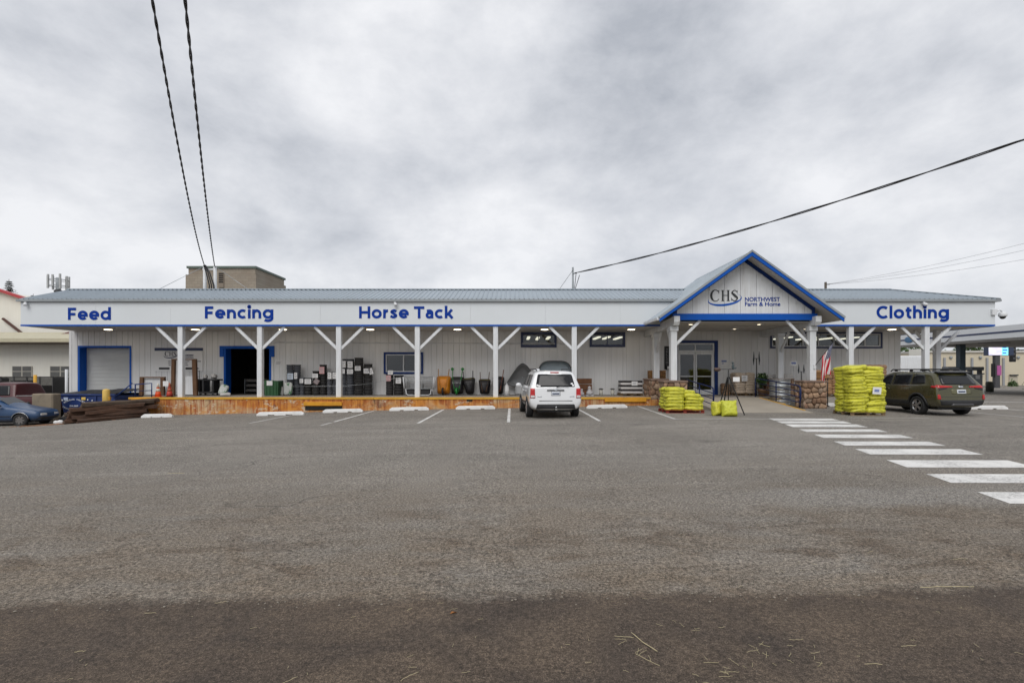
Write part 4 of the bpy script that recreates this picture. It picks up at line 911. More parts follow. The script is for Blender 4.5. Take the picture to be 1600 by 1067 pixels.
# ---------------------------------------------------------------- olive SUV
def olive_suv():
    rx, ry = 16.52, 21.1; t = thing('suv', 'olive green SUV with black roof rails parked beside the tall bag pallet', 'car', (rx, ry, zg(rx)), R(90))
    pg = paint('suv_olive', (0.062, 0.057, 0.020), 0.25, 0.24)
    S = [sec(-2.32, 0.42, 0.76, 0.62, 0.86, 1.05, 0.84, 1.60, 0.58, 0.06, 0.40), sec(-2.27, 0.36, 0.82, 0.64, 0.905, 1.08, 0.885, 1.63, 0.62, 0.07, 0.42), sec(-2.1, 0.30, 0.86, 0.66, 0.917, 1.10, 0.895, 1.655, 0.645, 0.05, 0.35),
         sec(-1.6, 0.28, 0.86, 0.68, 0.918, 1.10, 0.895, 1.675, 0.66), sec(-0.7, 0.28, 0.86, 0.68, 0.915, 1.08, 0.895, 1.69, 0.665), sec(0.2, 0.28, 0.86, 0.68, 0.915, 1.06, 0.89, 1.68, 0.66), sec(0.7, 0.28, 0.86, 0.68, 0.915, 1.05, 0.885, 1.60, 0.64),
         sec(1.35, 0.28, 0.86, 0.68, 0.91, 1.02, 0.87, 1.10, 0.72, 0, 0.05, 0.04), sec(1.9, 0.28, 0.84, 0.66, 0.90, 0.96, 0.83, 1.02, 0.70, 0, 0, 0.04), sec(2.2, 0.30, 0.78, 0.6, 0.85, 0.88, 0.77, 0.94, 0.64, 0, -0.04, 0.04), sec(2.32, 0.36, 0.66, 0.58, 0.76, 0.8, 0.68, 0.84, 0.55, -0.03, -0.1, 0.04)]
    o = car_body(S, [(-1.34, 0.36), (1.33, 0.36)], 0.415, pg, t, 0.918); tr = surf(o)
    for s, d in ((1, 'L'), (-1, 'R')):
        patch(tr, [(0.95, 1.13), (0.08, 1.14), (0.08, 1.54), (0.48, 1.53)], d, 'side_window', M_cglass, t)
        patch(tr, [(0.0, 1.14), (-0.92, 1.15), (-0.92, 1.55), (0.0, 1.55)], d, 'side_window', M_cglass, t)
        patch(tr, [(-1.0, 1.16), (-1.68, 1.19), (-1.50, 1.53), (-1.0, 1.55)], d, 'side_window', M_cglass, t, r=0.09)
        patch(tr, [(1.0, 1.095), (-1.55, 1.125), (-1.6, 1.14), (1.0, 1.115)], d, 'belt_moulding', M_chrome, t, 0.01, 0.006)
        patch(tr, [(0.88, 0.36), (-0.88, 0.36), (-0.88, 0.52), (0.88, 0.50)], d, 'sill_cladding', M_trim, t, 0.02, 0.03)
        for x in (0.04, -0.96): patch(tr, [(x, 0.55), (x - 0.012, 0.55), (x - 0.012, 1.08), (x, 1.08)], d, 'door_gap', M_trim, t, 0.003, 0.004)
        for x in (0.3, -0.66): patch(tr, [(x, 0.95), (x - 0.2, 0.95), (x - 0.2, 0.99), (x, 0.99)], d, 'door_handle', pg, t, 0.03, 0.02)
        for wx in (-1.34, 1.33):
            A = MB(); pts = []
            for i in range(19):
                a = R(lerp(-8, 188, i / 18)); q = Vector((wx + 0.45 * math.cos(a), 0, 0.36 + 0.45 * math.sin(a))); h = tr.ray_cast(Vector((q.x, s * 3, q.z)), Vector((0, -s, 0)))
                pts.append(h[0] if h[0] is not None else Vector((q.x, s * 0.88, q.z)))
            A.tube(pts, 0.038, 6); A.build('arch_cladding', M_trim, t)
            wheel(wx, s * 0.81, 0.355, 0.23, t, 5, M_rim, style=1)
        mirror_part(0.85, s * 0.91, 1.12, pg, t)
        MB().tube([(0.4, s * 0.60, 1.665), (0.28, s * 0.61, 1.735), (-1.45, s * 0.61, 1.73), (-1.62, s * 0.60, 1.655)], 0.024, 8).build('roof_rail', M_trim, t)
        for x in (0.1, -0.7, -1.3): MB().box(x - 0.06, x + 0.06, s * 0.61 - 0.02, s * 0.61 + 0.02, 1.655, 1.73).build('rail_foot', M_trim, t)
    for x in (-0.1, -1.15): MB().tube([(x, -0.6, 1.745), (x, 0.6, 1.745)], 0.022, 6).build('cross_bar', M_trim, t)
    patch(tr, [(-0.66, 1.16), (0.66, 1.16), (0.58, 1.53), (-0.58, 1.53)], 'B', 'rear_window', M_cglass, t, r=0.06)
    MB().prism([(-2.02, 1.62), (-1.7, 1.685), (-1.7, 1.655), (-1.98, 1.58)], -0.60, 0.60, 'y').build('spoiler', M_black, t)
    for s in (-1, 1):
        patch(tr, [(s * 0.85, 1.04), (s * 0.30, 1.07), (s * 0.32, 1.11), (s * 0.84, 1.15)], 'B', 'tail_light', M_red, t, 0.02, 0.02)
        patch(tr, [(s * 0.80, 0.96), (s * 0.52, 1.02), (s * 0.50, 1.06), (s * 0.80, 1.035)], 'B', 'reverse_light', M_black, t, 0.018, 0.015)
        patch(tr, [(s * 0.86, 0.63), (s * 0.76, 0.63), (s * 0.79, 0.80), (s * 0.86, 0.80)], 'B', 'reflector', M_red, t, 0.02, 0.015)
        patch(tr, [(-1.98, 1.06), (-2.18, 1.04), (-2.2, 1.14), (-2.0, 1.12)], 'L' if s > 0 else 'R', 'tail_light', M_red, t, 0.012, 0.02)
    patch(tr, [(-0.36, 0.82), (0.36, 0.82), (0.36, 1.0), (-0.36, 1.0)], 'B', 'plate_recess', mat('recess_paint', (0.14, 0.135, 0.075), 0.35, 0.2), t, 0.006, 0.04)
    pl = patch(tr, [(-0.16, 0.84), (0.16, 0.84), (0.16, 0.985), (-0.16, 0.985)], 'B', 'licence_plate', M_plate, t, 0.02, 0.01)
    patch(tr, [(-0.13, 0.88), (0.13, 0.88), (0.13, 0.94), (-0.13, 0.94)], 'B', 'plate_print', M['plate_ink'], pl, 0.024, 0.005)
    patch(tr, [(-0.74, 0.40), (0.74, 0.40), (0.80, 0.60), (-0.80, 0.60)], 'B', 'bumper_cover', M_trim, t, 0.03, 0.04)
    patch(tr, [(-0.42, 0.395), (0.42, 0.395), (0.36, 0.47), (-0.36, 0.47)], 'B', 'skid_plate', mat('skid_grey', (0.07, 0.07, 0.075), 0.4), t, 0.05, 0.02)
    patch(tr, [(-0.75, 0.70), (0.75, 0.70), (0.75, 0.715), (-0.75, 0.715)], 'B', 'hatch_gap', M_trim, t, 0.004, 0.006)
    patch(tr, [(-0.08, 1.055), (0.08, 1.055), (0.08, 1.125), (-0.08, 1.125)], 'B', 'badge', M_chrome, t, 0.03, 0.03)
    MB().tube([(-2.28, 0.05, 1.15), (-2.24, -0.25, 1.185), (-2.24, -0.42, 1.175)], 0.014, 6).build('wiper', M_black, t)
    MB().box(-1.95, 1.9, -0.6, 0.6, 0.22, 0.33).build('underbody', M_black, t)
olive_suv()
# ---------------------------------------------------------------- blue hatchback, bonnet pointing along the dock
def blue_car():
    fx = -20.65; L = 4.2; t = thing('car', 'old blue car with its bonnet towards the pile of timbers', 'car', (-22.5, 22.55, zg(-22) - 0.02), R(10)); t.scale = (0.92, 0.92, 0.92)
    pb = paint('car_blue', (0.005, 0.042, 0.12), 0.0, 0.4, 0.25)
    S = [sec(-2.1, 0.38, 0.66, 0.55, 0.78, 0.86, 0.74, 0.98, 0.6, 0.03, 0.08, 0.04), sec(-1.95, 0.26, 0.74, 0.56, 0.83, 0.9, 0.79, 1.02, 0.66, 0.02, 0.06, 0.04), sec(-1.2, 0.22, 0.78, 0.56, 0.845, 0.92, 0.81, 1.30, 0.56), sec(-0.6, 0.22, 0.78, 0.56, 0.845, 0.91, 0.81, 1.38, 0.57), sec(0.1, 0.22, 0.78, 0.56, 0.845, 0.89, 0.81, 1.36, 0.56),
         sec(0.85, 0.22, 0.78, 0.56, 0.845, 0.86, 0.79, 0.93, 0.66, 0, 0.05, 0.035), sec(1.5, 0.22, 0.76, 0.55, 0.83, 0.78, 0.76, 0.84, 0.62, 0, 0, 0.03), sec(1.95, 0.24, 0.72, 0.5, 0.79, 0.68, 0.71, 0.74, 0.58, 0, -0.03, 0.03), sec(2.1, 0.32, 0.6, 0.46, 0.7, 0.6, 0.62, 0.66, 0.5, -0.02, -0.08, 0.03)]
    o = car_body(S, [(-1.2, 0.30), (1.33, 0.30)], 0.345, pb, t, 0.845); tr = surf(o)
    for s, d in ((1, 'L'), (-1, 'R')):
        patch(tr, [(0.55, 0.95), (-0.25, 0.95), (-0.25, 1.27), (0.12, 1.27)], d, 'side_window', M_cglass, t); patch(tr, [(-0.32, 0.95), (-1.2, 0.96), (-1.0, 1.26), (-0.32, 1.28)], d, 'side_window', M_cglass, t)
        patch(tr, [(1.0, 0.46), (-0.9, 0.46), (-0.9, 0.50), (1.0, 0.50)], d, 'side_moulding', M_trim, t, 0.012, 0.01)
        for wx in (-1.2, 1.33): wheel(wx, s * 0.75, 0.295, 0.18, t, 7, mat('steel_wheel', (0.16, 0.15, 0.145), 0.5, 0.4))
        patch(tr, [(s * 0.62, 0.50), (s * 0.25, 0.50), (s * 0.25, 0.60), (s * 0.60, 0.60)], 'F', 'headlight', M_lens, t, 0.01, 0.02)
        mirror_part(0.5, s * 0.82, 0.98, M_black, t)
        a = MB(); a.tube([(1.33 + 0.36 * math.cos(R(q)), s * 0.845, 0.30 + 0.36 * math.sin(R(q))) for q in range(10, 175, 12)], 0.014, 6); a.build('arch_trim', M_chrome, t)
    patch(tr, [(-0.68, 0.30), (0.68, 0.30), (0.68, 0.44), (-0.68, 0.44)], 'F', 'bumper', M_trim, t, 0.03, 0.03)
    b = MB(); b.add([(0.78, -0.6, 0.98), (0.78, 0.6, 0.98), (0.2, 0.5, 1.345), (0.2, -0.5, 1.345)], [(0, 1, 2, 3)]); b.build('windscreen', M_cglass, t)
    MB().box(-1.9, 1.8, -0.6, 0.6, 0.17, 0.26).build('underbody', M_black, t)
blue_car()
# ---------------------------------------------------------------- maroon pickup
def pickup():
    t = thing('pickup_truck', 'dark maroon crew cab pickup parked behind the blue car', 'pickup truck', (-25.25, 25.75, zg(-25)), R(180))
    pm = paint('truck_maroon', (0.060, 0.006, 0.009), 0.0, 0.4, 0.25)
    S = [sec(-2.65, 0.50, 0.80, 0.72, 0.88, 1.13, 0.88, 1.20, 0.80, 0, 0, 0.02), sec(-2.55, 0.46, 0.84, 0.72, 0.92, 1.14, 0.91, 1.22, 0.84, 0, 0, 0.02), sec(-1.25, 0.44, 0.84, 0.72, 0.925, 1.15, 0.92, 1.22, 0.86, 0, 0, 0.02), sec(-1.12, 0.44, 0.84, 0.72, 0.925, 1.15, 0.92, 1.23, 0.86, 0, 0, 0.02), sec(-1.07, 0.44, 0.84, 0.72, 0.925, 1.16, 0.92, 1.30, 0.80, 0, 0, 0.05), sec(-0.98, 0.44, 0.84, 0.72, 0.925, 1.18, 0.92, 1.82, 0.65),
         sec(-0.88, 0.44, 0.84, 0.72, 0.925, 1.18, 0.92, 1.87, 0.67), sec(-0.6, 0.44, 0.84, 0.72, 0.925, 1.18, 0.92, 1.89, 0.68), sec(0.0, 0.44, 0.84, 0.72, 0.925, 1.17, 0.92, 1.90, 0.68), sec(0.6, 0.44, 0.84, 0.72, 0.925, 1.15, 0.92, 1.86, 0.67), sec(1.3, 0.44, 0.84, 0.72, 0.925, 1.12, 0.90, 1.22, 0.78, 0, 0.05, 0.04),
         sec(2.0, 0.44, 0.84, 0.7, 0.915, 1.06, 0.87, 1.14, 0.76, 0, 0, 0.04), sec(2.5, 0.46, 0.8, 0.68, 0.88, 1.0, 0.83, 1.08, 0.72, 0, -0.02, 0.04), sec(2.65, 0.5, 0.7, 0.66, 0.8, 0.94, 0.74, 1.0, 0.64, -0.02, -0.06, 0.04)]
    o = car_body(S, [(-1.6, 0.40), (1.65, 0.40)], 0.45, pm, t, 0.925); tr = surf(o)
    for s, d in ((1, 'L'), (-1, 'R')):
        patch(tr, [(0.95, 1.23), (0.12, 1.23), (0.12, 1.73), (0.48, 1.72)], d, 'side_window', M_cglass, t); patch(tr, [(0.04, 1.23), (-0.86, 1.25), (-0.72, 1.72), (0.04, 1.73)], d, 'side_window', M_cglass, t)
        for x in (0.08, -0.9): patch(tr, [(x, 0.55), (x - 0.012, 0.55), (x - 0.012, 1.15), (x, 1.15)], d, 'door_gap', M_trim, t, 0.003, 0.004)
        for wx in (-1.6, 1.65): wheel(wx, s * 0.80, 0.39, 0.25, t, 6)
        MB().box(-2.6, -1.2, s * 0.88 - 0.04, s * 0.88 + 0.04, 1.215, 1.255).build('bed_rail', M_chrome, t); mirror_part(0.8, s * 0.93, 1.28, M_black, t)
    b = MB(); b.add([(1.22, -0.72, 1.26), (1.22, 0.72, 1.26), (0.7, 0.6, 1.83), (0.7, -0.6, 1.83)], [(0, 1, 2, 3)]); b.build('windscreen', M_cglass, t)
    MB().tube([(0.2, 0.3, 1.88), (0.12, 0.3, 2.0)], 0.02, 6).build('aerial', M_black, t); MB().box(-2.5, 2.2, -0.7, 0.7, 0.32, 0.48).build('underbody', M_black, t)
pickup()
# ================================================================== GOODS: bags, pallets, tubs
def bag_mesh(seed, a=0.34, b_=0.29, c=0.088, n=20, m=8):
    """a filled sack: a pillow with crimped ends and creases"""
    rnd = random.Random(seed); b = MB(); vs, fs = [], []; off = Vector((rnd.random() * 50, rnd.random() * 50, 0))
    pw = lambda x, e: math.copysign(abs(x) ** e, x)
    for i in range(m + 1):
        ph = -math.pi / 2 + math.pi * i / m
        for k in range(n):
            th = 2 * math.pi * k / n; q = Vector((a * pw(math.cos(ph), 0.45) * pw(math.cos(th), 0.42), b_ * pw(math.cos(ph), 0.45) * pw(math.sin(th), 0.42), c * pw(math.sin(ph), 0.75)))
            d = noise.noise(q * 5 + off) * 0.045 + noise.noise(q * 16 + off) * 0.012
            q.z += d - 0.03 * (q.x / a) ** 2 * 0.6; q.x *= 1 + noise.noise(q * 5 + off) * 0.12; q.y *= 1 + noise.noise(q * 5 - off) * 0.14; vs.append(q)
    for i in range(m):
        for k in range(n):
            k2 = (k + 1) % n; fs.append((i * n + k, i * n + k2, (i + 1) * n + k2, (i + 1) * n + k))
    b.add(vs, fs, True); return b.mesh('bag')
BAGS = [bag_mesh(s) for s in range(7)]
def bag_mat(name, col, print_col, amt=0.5, psc=7):
    t = NT(name); v = t.vec(); r = t.rand(); c = t.mix(1.0, col, t.ramp(r, [(0, 0.80), (1, 1.0)]), 'MULTIPLY')
    pr = t.ramp(t.noise(t.vec((psc, psc, psc * 1.5)), 1.0, 3, 0.6), [(0.56, 0.0), (0.62, amt)]); c = t.mix(pr, c, print_col)
    c = t.mix(1.0, c, t.ramp(t.noise(v, 14, 5), [(0.3, 0.85), (0.7, 1.0)]), 'MULTIPLY')
    t.set(c, 0.5); t.bump(t.noise(v, 26, 4, 0.6, 1.0), 0.4, 0.02); MATS[name] = t.m; return t.m
M_ybag = bag_mat('yellow_sack', (0.62, 0.60, 0.045), (0.30, 0.31, 0.03), 0.7, 9); M_ybag2 = bag_mat('bright_sack', (0.60, 0.62, 0.045), (0.36, 0.40, 0.03), 0.4)
M_brown = bag_mat('brown_sack', (0.30, 0.18, 0.10), (0.15, 0.07, 0.035), 0.6); M_wbag = bag_mat('white_sack', (0.64, 0.63, 0.61), (0.32, 0.27, 0.25), 0.5); M_fbag = bag_mat('feed_sack', (0.58, 0.47, 0.36), (0.60, 0.57, 0.56), 0.95, 4); M_gbag = bag_mat('green_white_sack', (0.58, 0.60, 0.57), (0.03, 0.16, 0.05), 0.9, 5)
_bm = {}
def put_bag(x, y, z, rz, m, label, group, sx=1.0, sy=1.0, sz=1.0, rx=0.0, ry=0.0, cat='bag', k=None):
    k = random.randrange(len(BAGS)) if k is None else k; key = (k, m.name)
    if key not in _bm: me = BAGS[k].copy(); me.materials.append(m); _bm[key] = me
    o = link('bag', _bm[key], None, None, (x, y, z), (rx, ry, rz)); o.scale = (sx, sy, sz); return tag(o, label, cat, group)
def pallet(x, y, z, w, d, m, label, rz=0.0):
    t = thing('pallet', label, 'pallet', (x, y, z), rz, 'pallets under the goods')
    for i in range(3):
        yy = -d / 2 + 0.05 + i * (d - 0.1) / 2; MB().box(-w / 2, w / 2, yy - 0.012, yy + 0.06, 0.0, 0.018).build('bottom_board', m, t)
        for j in range(3):
            xx = -w / 2 + 0.06 + j * (w - 0.12) / 2; MB().box(xx - 0.06, xx + 0.06, yy - 0.005, yy + 0.05, 0.019, 0.10).build('block', m, t)
    nb_ = max(5, int(d / 0.16))
    for i in range(nb_): yy = -d / 2 + 0.05 + i * (d - 0.1) / (nb_ - 1); MB().box(-w / 2, w / 2, yy - 0.05, yy + 0.05, 0.101, 0.122).build('deck_board', m, t)
    return t
# tall pallet of yellow bags
bx, by = 13.28, 19.6; bz = zg(bx)
pallet(bx, by, bz + 0.003, 1.28, 1.12, M_pallet, 'wooden pallet under the tall stack of yellow bags')
LB = 'yellow bag in the tall pallet stack beside the olive SUV'
for k in range(14):
    z = bz + 0.125 + 0.062 + k * 0.121; sh = 0.96 + 0.04 * math.sin(k * 0.4)
    top = k >= 12
    sm = random.choice((-0.13, -0.06, 0.05, 0.12))
    for i in (0, 1):
        for j in (0, 1):
            if k == 13 and (i, j) == (1, 1): continue
            x = bx + (i - 0.5) * 0.66 * sh + sm * 0.5 + random.uniform(-0.03, 0.03) + (0.03 if k < 9 else -0.02 * (k - 8)) * 0.5; y = by + (j - 0.5) * 0.56 * sh + random.uniform(-0.045, 0.045)
            put_bag(x, y, z + random.uniform(-0.008, 0.012), random.uniform(-0.11, 0.11), M_ybag, LB, 'bags of the tall yellow stack', (1 + sm * (1.5 if i == 0 else -1.5)) * random.uniform(0.97, 1.04), random.uniform(0.96, 1.06), random.uniform(0.95, 1.1), random.uniform(-0.06, 0.06), random.uniform(-0.05, 0.05) - (0.07 if i == 0 else 0.0))
c = link('notice_sheet', MB().box(-0.16, 0.16, -0.004, 0.0, -0.13, 0.13).mesh('notice_sheet'), M_paper, None, (13.5, by - 0.665, 1.03), (0.05, 0.06, 0.02)); tag(c, 'white paper notice stuck on the tall stack of yellow bags', 'notice')
MB().box(-0.1, 0.08, -0.006, -0.0045, -0.05, 0.05).build('print', mat('blue_print', (0.25, 0.32, 0.62), 0.6, var=0.6, scale=30), c)
# short pallet of yellow bags on red skids
bx2, by2 = 6.78, 20.55; bz2 = zg(bx2)
pallet(bx2, by2, bz2 + 0.003, 1.5, 1.1, mat('red_pallet_wood', (0.26, 0.035, 0.02), 0.8, var=0.3, scale=4), 'red painted pallet under the short stack of yellow bags')
for k in range(7):
    z = bz2 + 0.19 + k * 0.122
    for i in (0, 1):
        for j in (0, 1):
            if k >= 5 and i == 1 and j == 0: continue
            if k == 6 and i == 1: continue
            put_bag(bx2 + (i - 0.5) * 0.73 - (0.06 * max(0, k - 3) if i else 0) + random.uniform(-0.03, 0.03), by2 + (j - 0.5) * 0.54 + random.uniform(-0.02, 0.02), z, random.uniform(-0.08, 0.08), M_ybag, 'yellow bag in the short stack on the red pallet', 'bags of the short yellow stack', 1.1, 0.98, 1.0, random.uniform(-0.04, 0.04), random.uniform(-0.05, 0.05) + (0.05 if i else 0))
# two bags set upright by the ramp
def pillow(seed, w, h, th, n=22):
    """a filled sack standing on its seam: flat welded edges, creased corners"""
    off = Vector((seed * 3.1, seed * 1.7, 0)); b = MB(); vs = []
    for side in (-1, 1):
        for j in range(n + 1):
            for i in range(n + 1):
                x, z = 2 * i / n - 1, 2 * j / n - 1; f = max(0, (1 - abs(x) ** 5) * (1 - abs(z) ** 5)) ** 0.6; e = max(abs(x), abs(z)) ** 3
                y = side * th * f * (1.12 - 0.25 * z) + 0.03 * noise.noise(Vector((x * 3, z * 3, 0)) + off) * (0.4 + e) + 0.018 * noise.noise(Vector((x * 9, z * 9, side)) + off) * f
                vs.append((w * x * (1 - 0.09 * (1 - abs(z) ** 3)) * (1 + 0.03 * noise.noise(Vector((z * 4, x, 5)) + off)), y, h * (z + 1) * (1 - 0.05 * (1 - abs(x) ** 2) * (z > 0.8)) + 0.02 * noise.noise(Vector((x * 4, z, 9)) + off) * (z > 0)))
    m = (n + 1) ** 2
    b.add(vs, [tuple(s_ * m + q for q in (j * (n + 1) + i, j * (n + 1) + i + 1, (j + 1) * (n + 1) + i + 1, (j + 1) * (n + 1) + i)) for s_ in (0, 1) for j in range(n) for i in range(n)], True); return b.mesh('bag')
for u, y, rz, w, h, lab, sd in ((1121, 18.95, 0.3, 0.20, 0.27, 'upright yellow bag with a printed front leaning behind the plumper yellow bag', 2), (1140, 18.6, -0.05, 0.29, 0.30, 'plump upright bright yellow bag at the foot of the display tripod', 5)):
    o = link('bag', pillow(sd, w, h, 0.15), M_ybag2 if sd == 5 else M_ybag, None, (X(u, y), y, zg(7.8) + 0.002), (R(-9), 0, rz)); tag(o, lab, 'bag', 'upright yellow bags')
# goods on the deck around the entrance
def stack(x, y, z, nx, ny, nl, m, label, group, w=0.52, d=0.36, h=0.13, sx=0.8, sy=0.65):
    for k in range(nl):
        for i in range(nx):
            for j in range(ny): put_bag(x + (i - (nx - 1) / 2) * w + random.uniform(-0.02, 0.02), y + (j - (ny - 1) / 2) * d, z + 0.07 + k * h, random.uniform(-0.06, 0.06), m, label, group, sx, sy, h / 0.125, random.uniform(-0.03, 0.03), random.uniform(-0.03, 0.03))
pallet(12.22, 27.15, 0.497, 1.1, 0.9, M_pallet, 'wooden pallet under wrapped feed sacks between the entrance and the shrub')
stack(12.22, 27.15, 0.62, 2, 2, 8, M_fbag, 'pale printed feed sack on the pallet by the entrance', 'feed sacks by the entrance')
stack(11.36, 27.3, 0.50, 1, 1, 4, M_brown, 'brown paper sack in the low pile beside the entrance door', 'brown sacks by the door', sx=0.62, h=0.15)
stack(14.1, 27.2, 1.1, 3, 1, 4, M_wbag, 'white sack in the pile behind the leafy shrub', 'white sacks on the bench', h=0.12)
MB_ = thing('display_bench', 'low dark bench carrying the white sacks behind the rear porch post', 'bench', (14.1, 27.25, 0.497)); MB().box(-0.85, 0.85, -0.28, 0.28, 0.5, 0.6).build('top', M_wood, MB_); [MB().box(x - 0.05, x + 0.05, y - 0.05, y + 0.05, 0, 0.5).build('leg', M_wood, MB_) for x in (-0.75, 0.75) for y in (-0.2, 0.2)]
for i, (u0, v0) in enumerate(((1262, 582), (1290, 588))):
    pass
stack(15.9, 26.0, 0.62, 3, 1, 9, mat('tan_sack', (0.42, 0.24, 0.12), 0.7, var=0.3, scale=5, bump=0.2), 'tan sack on the pallet behind the flag', 'tan sacks behind the flag', w=0.54, sx=0.82, h=0.13)
pallet(15.9, 26.0, 0.497, 1.6, 0.8, M_pallet, 'wooden pallet under the tan sacks behind the flag')
stack(18.2, 25.7, 0.62, 2, 1, 11, M_brown, 'brown sack in the pile behind the tall yellow stack', 'brown sacks behind the yellow stack', h=0.13)
pallet(18.2, 25.7, 0.497, 1.1, 0.8, M_pallet, 'wooden pallet under the brown sacks behind the yellow stack')
# wrapped pallet of flat cartons at the end of the dock
pallet(6.15, 26.7, 0.497, 1.15, 0.9, M_pallet, 'wooden pallet under the wrapped cartons at the end of the dock')
for k in range(6):
    m = [mat('carton_white', (0.60, 0.58, 0.57), 0.6, var=0.15), mat('carton_dark', (0.035, 0.03, 0.032), 0.6, var=0.3)][k % 2]
    tag(MB().box(5.60 + 0.02 * (k % 2), 6.72, 26.3 + 0.02 * (k % 2), 27.1, 0.625 + k * 0.11, 0.625 + k * 0.11 + 0.105, bev=0.02).build('carton', m), ('white' if k % 2 == 0 else 'dark') + ' carton in the wrapped pile at the end of the dock', 'carton', 'wrapped cartons on the dock')
def card(x, y, z, w, h, label, m=None, rz=0.0, ry=0.0, lines=3):
    o = link('price_card', MB().box(-w / 2, w / 2, -0.006, 0, -h / 2, h / 2).mesh('price_card'), m or M_paper, None, (x, y, z), (0, ry, rz)); tag(o, label, 'price card', 'price cards on the goods')
    b = MB()
    for i in range(lines): b.box(-w * 0.36, w * random.uniform(0.15, 0.38), -0.0085, -0.0062, h * (0.26 - 0.25 * i) - h * 0.05, h * (0.26 - 0.25 * i) + h * 0.05)
    pr_ = b.build('print', mat('faint_ink', (0.30, 0.30, 0.32), 0.7), o); pr_['kind'] = 'stuff'; return o
card(X(991.5, 26.28), 26.27, Z(599, 26.28), 0.30, 0.22, 'white card on the wrapped cartons at the end of the dock'); card(X(1164, 26.6), 26.65, Z(591, 26.6), 0.30, 0.30, 'white card on the pale feed sacks by the entrance')
# ---- stacks of rubber tubs along the wall
M_tubs = [mat('tub_grey', (0.13, 0.138, 0.16), 0.6, var=0.25, scale=5, rnd=0.2), mat('tub_black', (0.058, 0.057, 0.058), 0.6, var=0.25, scale=5, rnd=0.2)]
_tub = {}
def tub_mesh(r, h, m):
    k = (round(r, 3), round(h, 3), m.name)
    if k not in _tub:
        b = MB(); b.lathe([(r * 0.86, 0), (r * 0.9, h * 0.05), (r * 0.955, h * 0.72), (r, h * 0.74), (r, h * 0.93), (r * 0.97, h * 0.98), (r * 0.93, h * 0.95), (r * 0.86, h * 0.3), (0.0, h * 0.25)], 18); me = b.mesh('rubber_tub'); me.materials.append(m); _tub[k] = me
    return _tub[k]
STK = [('two-tone pair next to the green sack', 448, 459, 570, 0), ('taller pair next to the first low tubs', 459, 470, 570, 0), ('low narrow stack', 468.5, 475.5, 591, 0), ('low wide stack', 475.5, 488, 591, 1), ('stack with the tilted placard', 488.5, 499.5, 580, 1),
       ('tall stack with the pink and white card', 499.5, 511, 570, 1), ('narrow stack between the pink card and the post', 511, 519, 582, 0), ('stack half hidden by the post on its feed side', 519, 528, 582, 0), ('stack half hidden by the post on its window side', 532, 541.5, 561, 0), ('tall grey stack with two cards', 541.5, 553.5, 561, 0),
       ('tallest black stack', 554, 568, 559, 1), ('ribbed stack at the end of the row', 568.5, 582, 569, 1), ('stack under the window with a raised card', 603, 615, 585, 1), ('stack beside the wire cart', 615.5, 631, 587, 1)]
YT = 27.2
for i, (nm, u0, u1, vt, mi) in enumerate(STK):
    y = YT + (0.08 if i % 2 else -0.05); r = (X(u1, y) - X(u0, y)) / 2 * 0.98; x = (X(u0, y) + X(u1, y)) / 2; H = Z(vt, y) - ZD; n = max(3, int(H / (0.13 if i != 11 else 0.155))); h = H / n
    me = tub_mesh(r, h * 1.25, M_tubs[mi])
    for k in range(n):
        o = link('rubber_tub', me, None, None, (x + random.uniform(-0.008, 0.008), y, ZD + 0.001 + k * h * 0.985), (0, 0, random.random()))
        tag(o, ['grey', 'black'][mi] + ' rubber tub in the ' + nm, 'tub', 'tubs of the ' + nm)
P = lambda u, v: (X(u, 26.88), 26.88, Z(v, 26.88))
pk = mat('pink_card', (0.62, 0.36, 0.36), 0.7)
for u, v, w, h, lab, m, ry in ((453.5, 588, 0.30, 0.32, 'pale blue card on the pair of tub stacks beside the green sack', mat('blue_card', (0.52, 0.60, 0.70), 0.7), 0), (462, 587, 0.16, 0.32, 'narrow pale card on the tub stack next to the first low tubs', None, 0), (471, 595, 0.19, 0.22, 'white card on the low narrow tub stack', None, 0), (481, 596, 0.34, 0.26, 'wide white card on the low wide tub stack', None, 0),
                            (492.5, 587, 0.28, 0.22, 'white card above the tilted placard', None, 0), (494.5, 596, 0.26, 0.26, 'tilted brown placard with white border hung on a tub stack', mat('placard', (0.25, 0.19, 0.19), 0.6), 0.6), (502.8, 578.5, 0.26, 0.36, 'pink and white card on a tall black tub stack', pk, 0), (515, 587, 0.2, 0.34, 'tall white card on the narrow tub stack', None, 0), (522.5, 587, 0.2, 0.32, 'white card half hidden by the post', None, 0),
                            (537, 569, 0.2, 0.34, 'upper white card beside the post on the tall grey stack', None, 0), (536, 580, 0.18, 0.24, 'lower white card beside the post', None, 0), (547, 569.5, 0.26, 0.34, 'upper white card on the tall grey stack with two cards', None, 0), (547, 580.5, 0.30, 0.24, 'lower white card on the tall grey stack with two cards', None, 0), (559, 575.5, 0.30, 0.24, 'white card on the tallest black tub stack', None, 0), (573, 579.5, 0.32, 0.26, 'white card on the ribbed tub stack', None, 0), (579.5, 580, 0.2, 0.32, 'curled white flyer beside the card of the ribbed stack', None, -0.3),
                            (610, 582, 0.26, 0.22, 'white card raised above the tub stack under the window', None, 0), (607, 591, 0.24, 0.3, 'red and white card on the tub stack under the window', pk, 0), (622.5, 594.5, 0.28, 0.3, 'white card on the tub stack beside the wire cart', None, 0.05), (435, 567, 0.34, 0.24, 'white sheet pinned to the wall beside the loading door', None, 0.03)):
    p = P(u, v); 
    if u == 435: p = (X(u, YW - 0.02), YW - 0.015, Z(v, YW))
    card(p[0], p[1], p[2], w, h, lab, m, 0, ry)
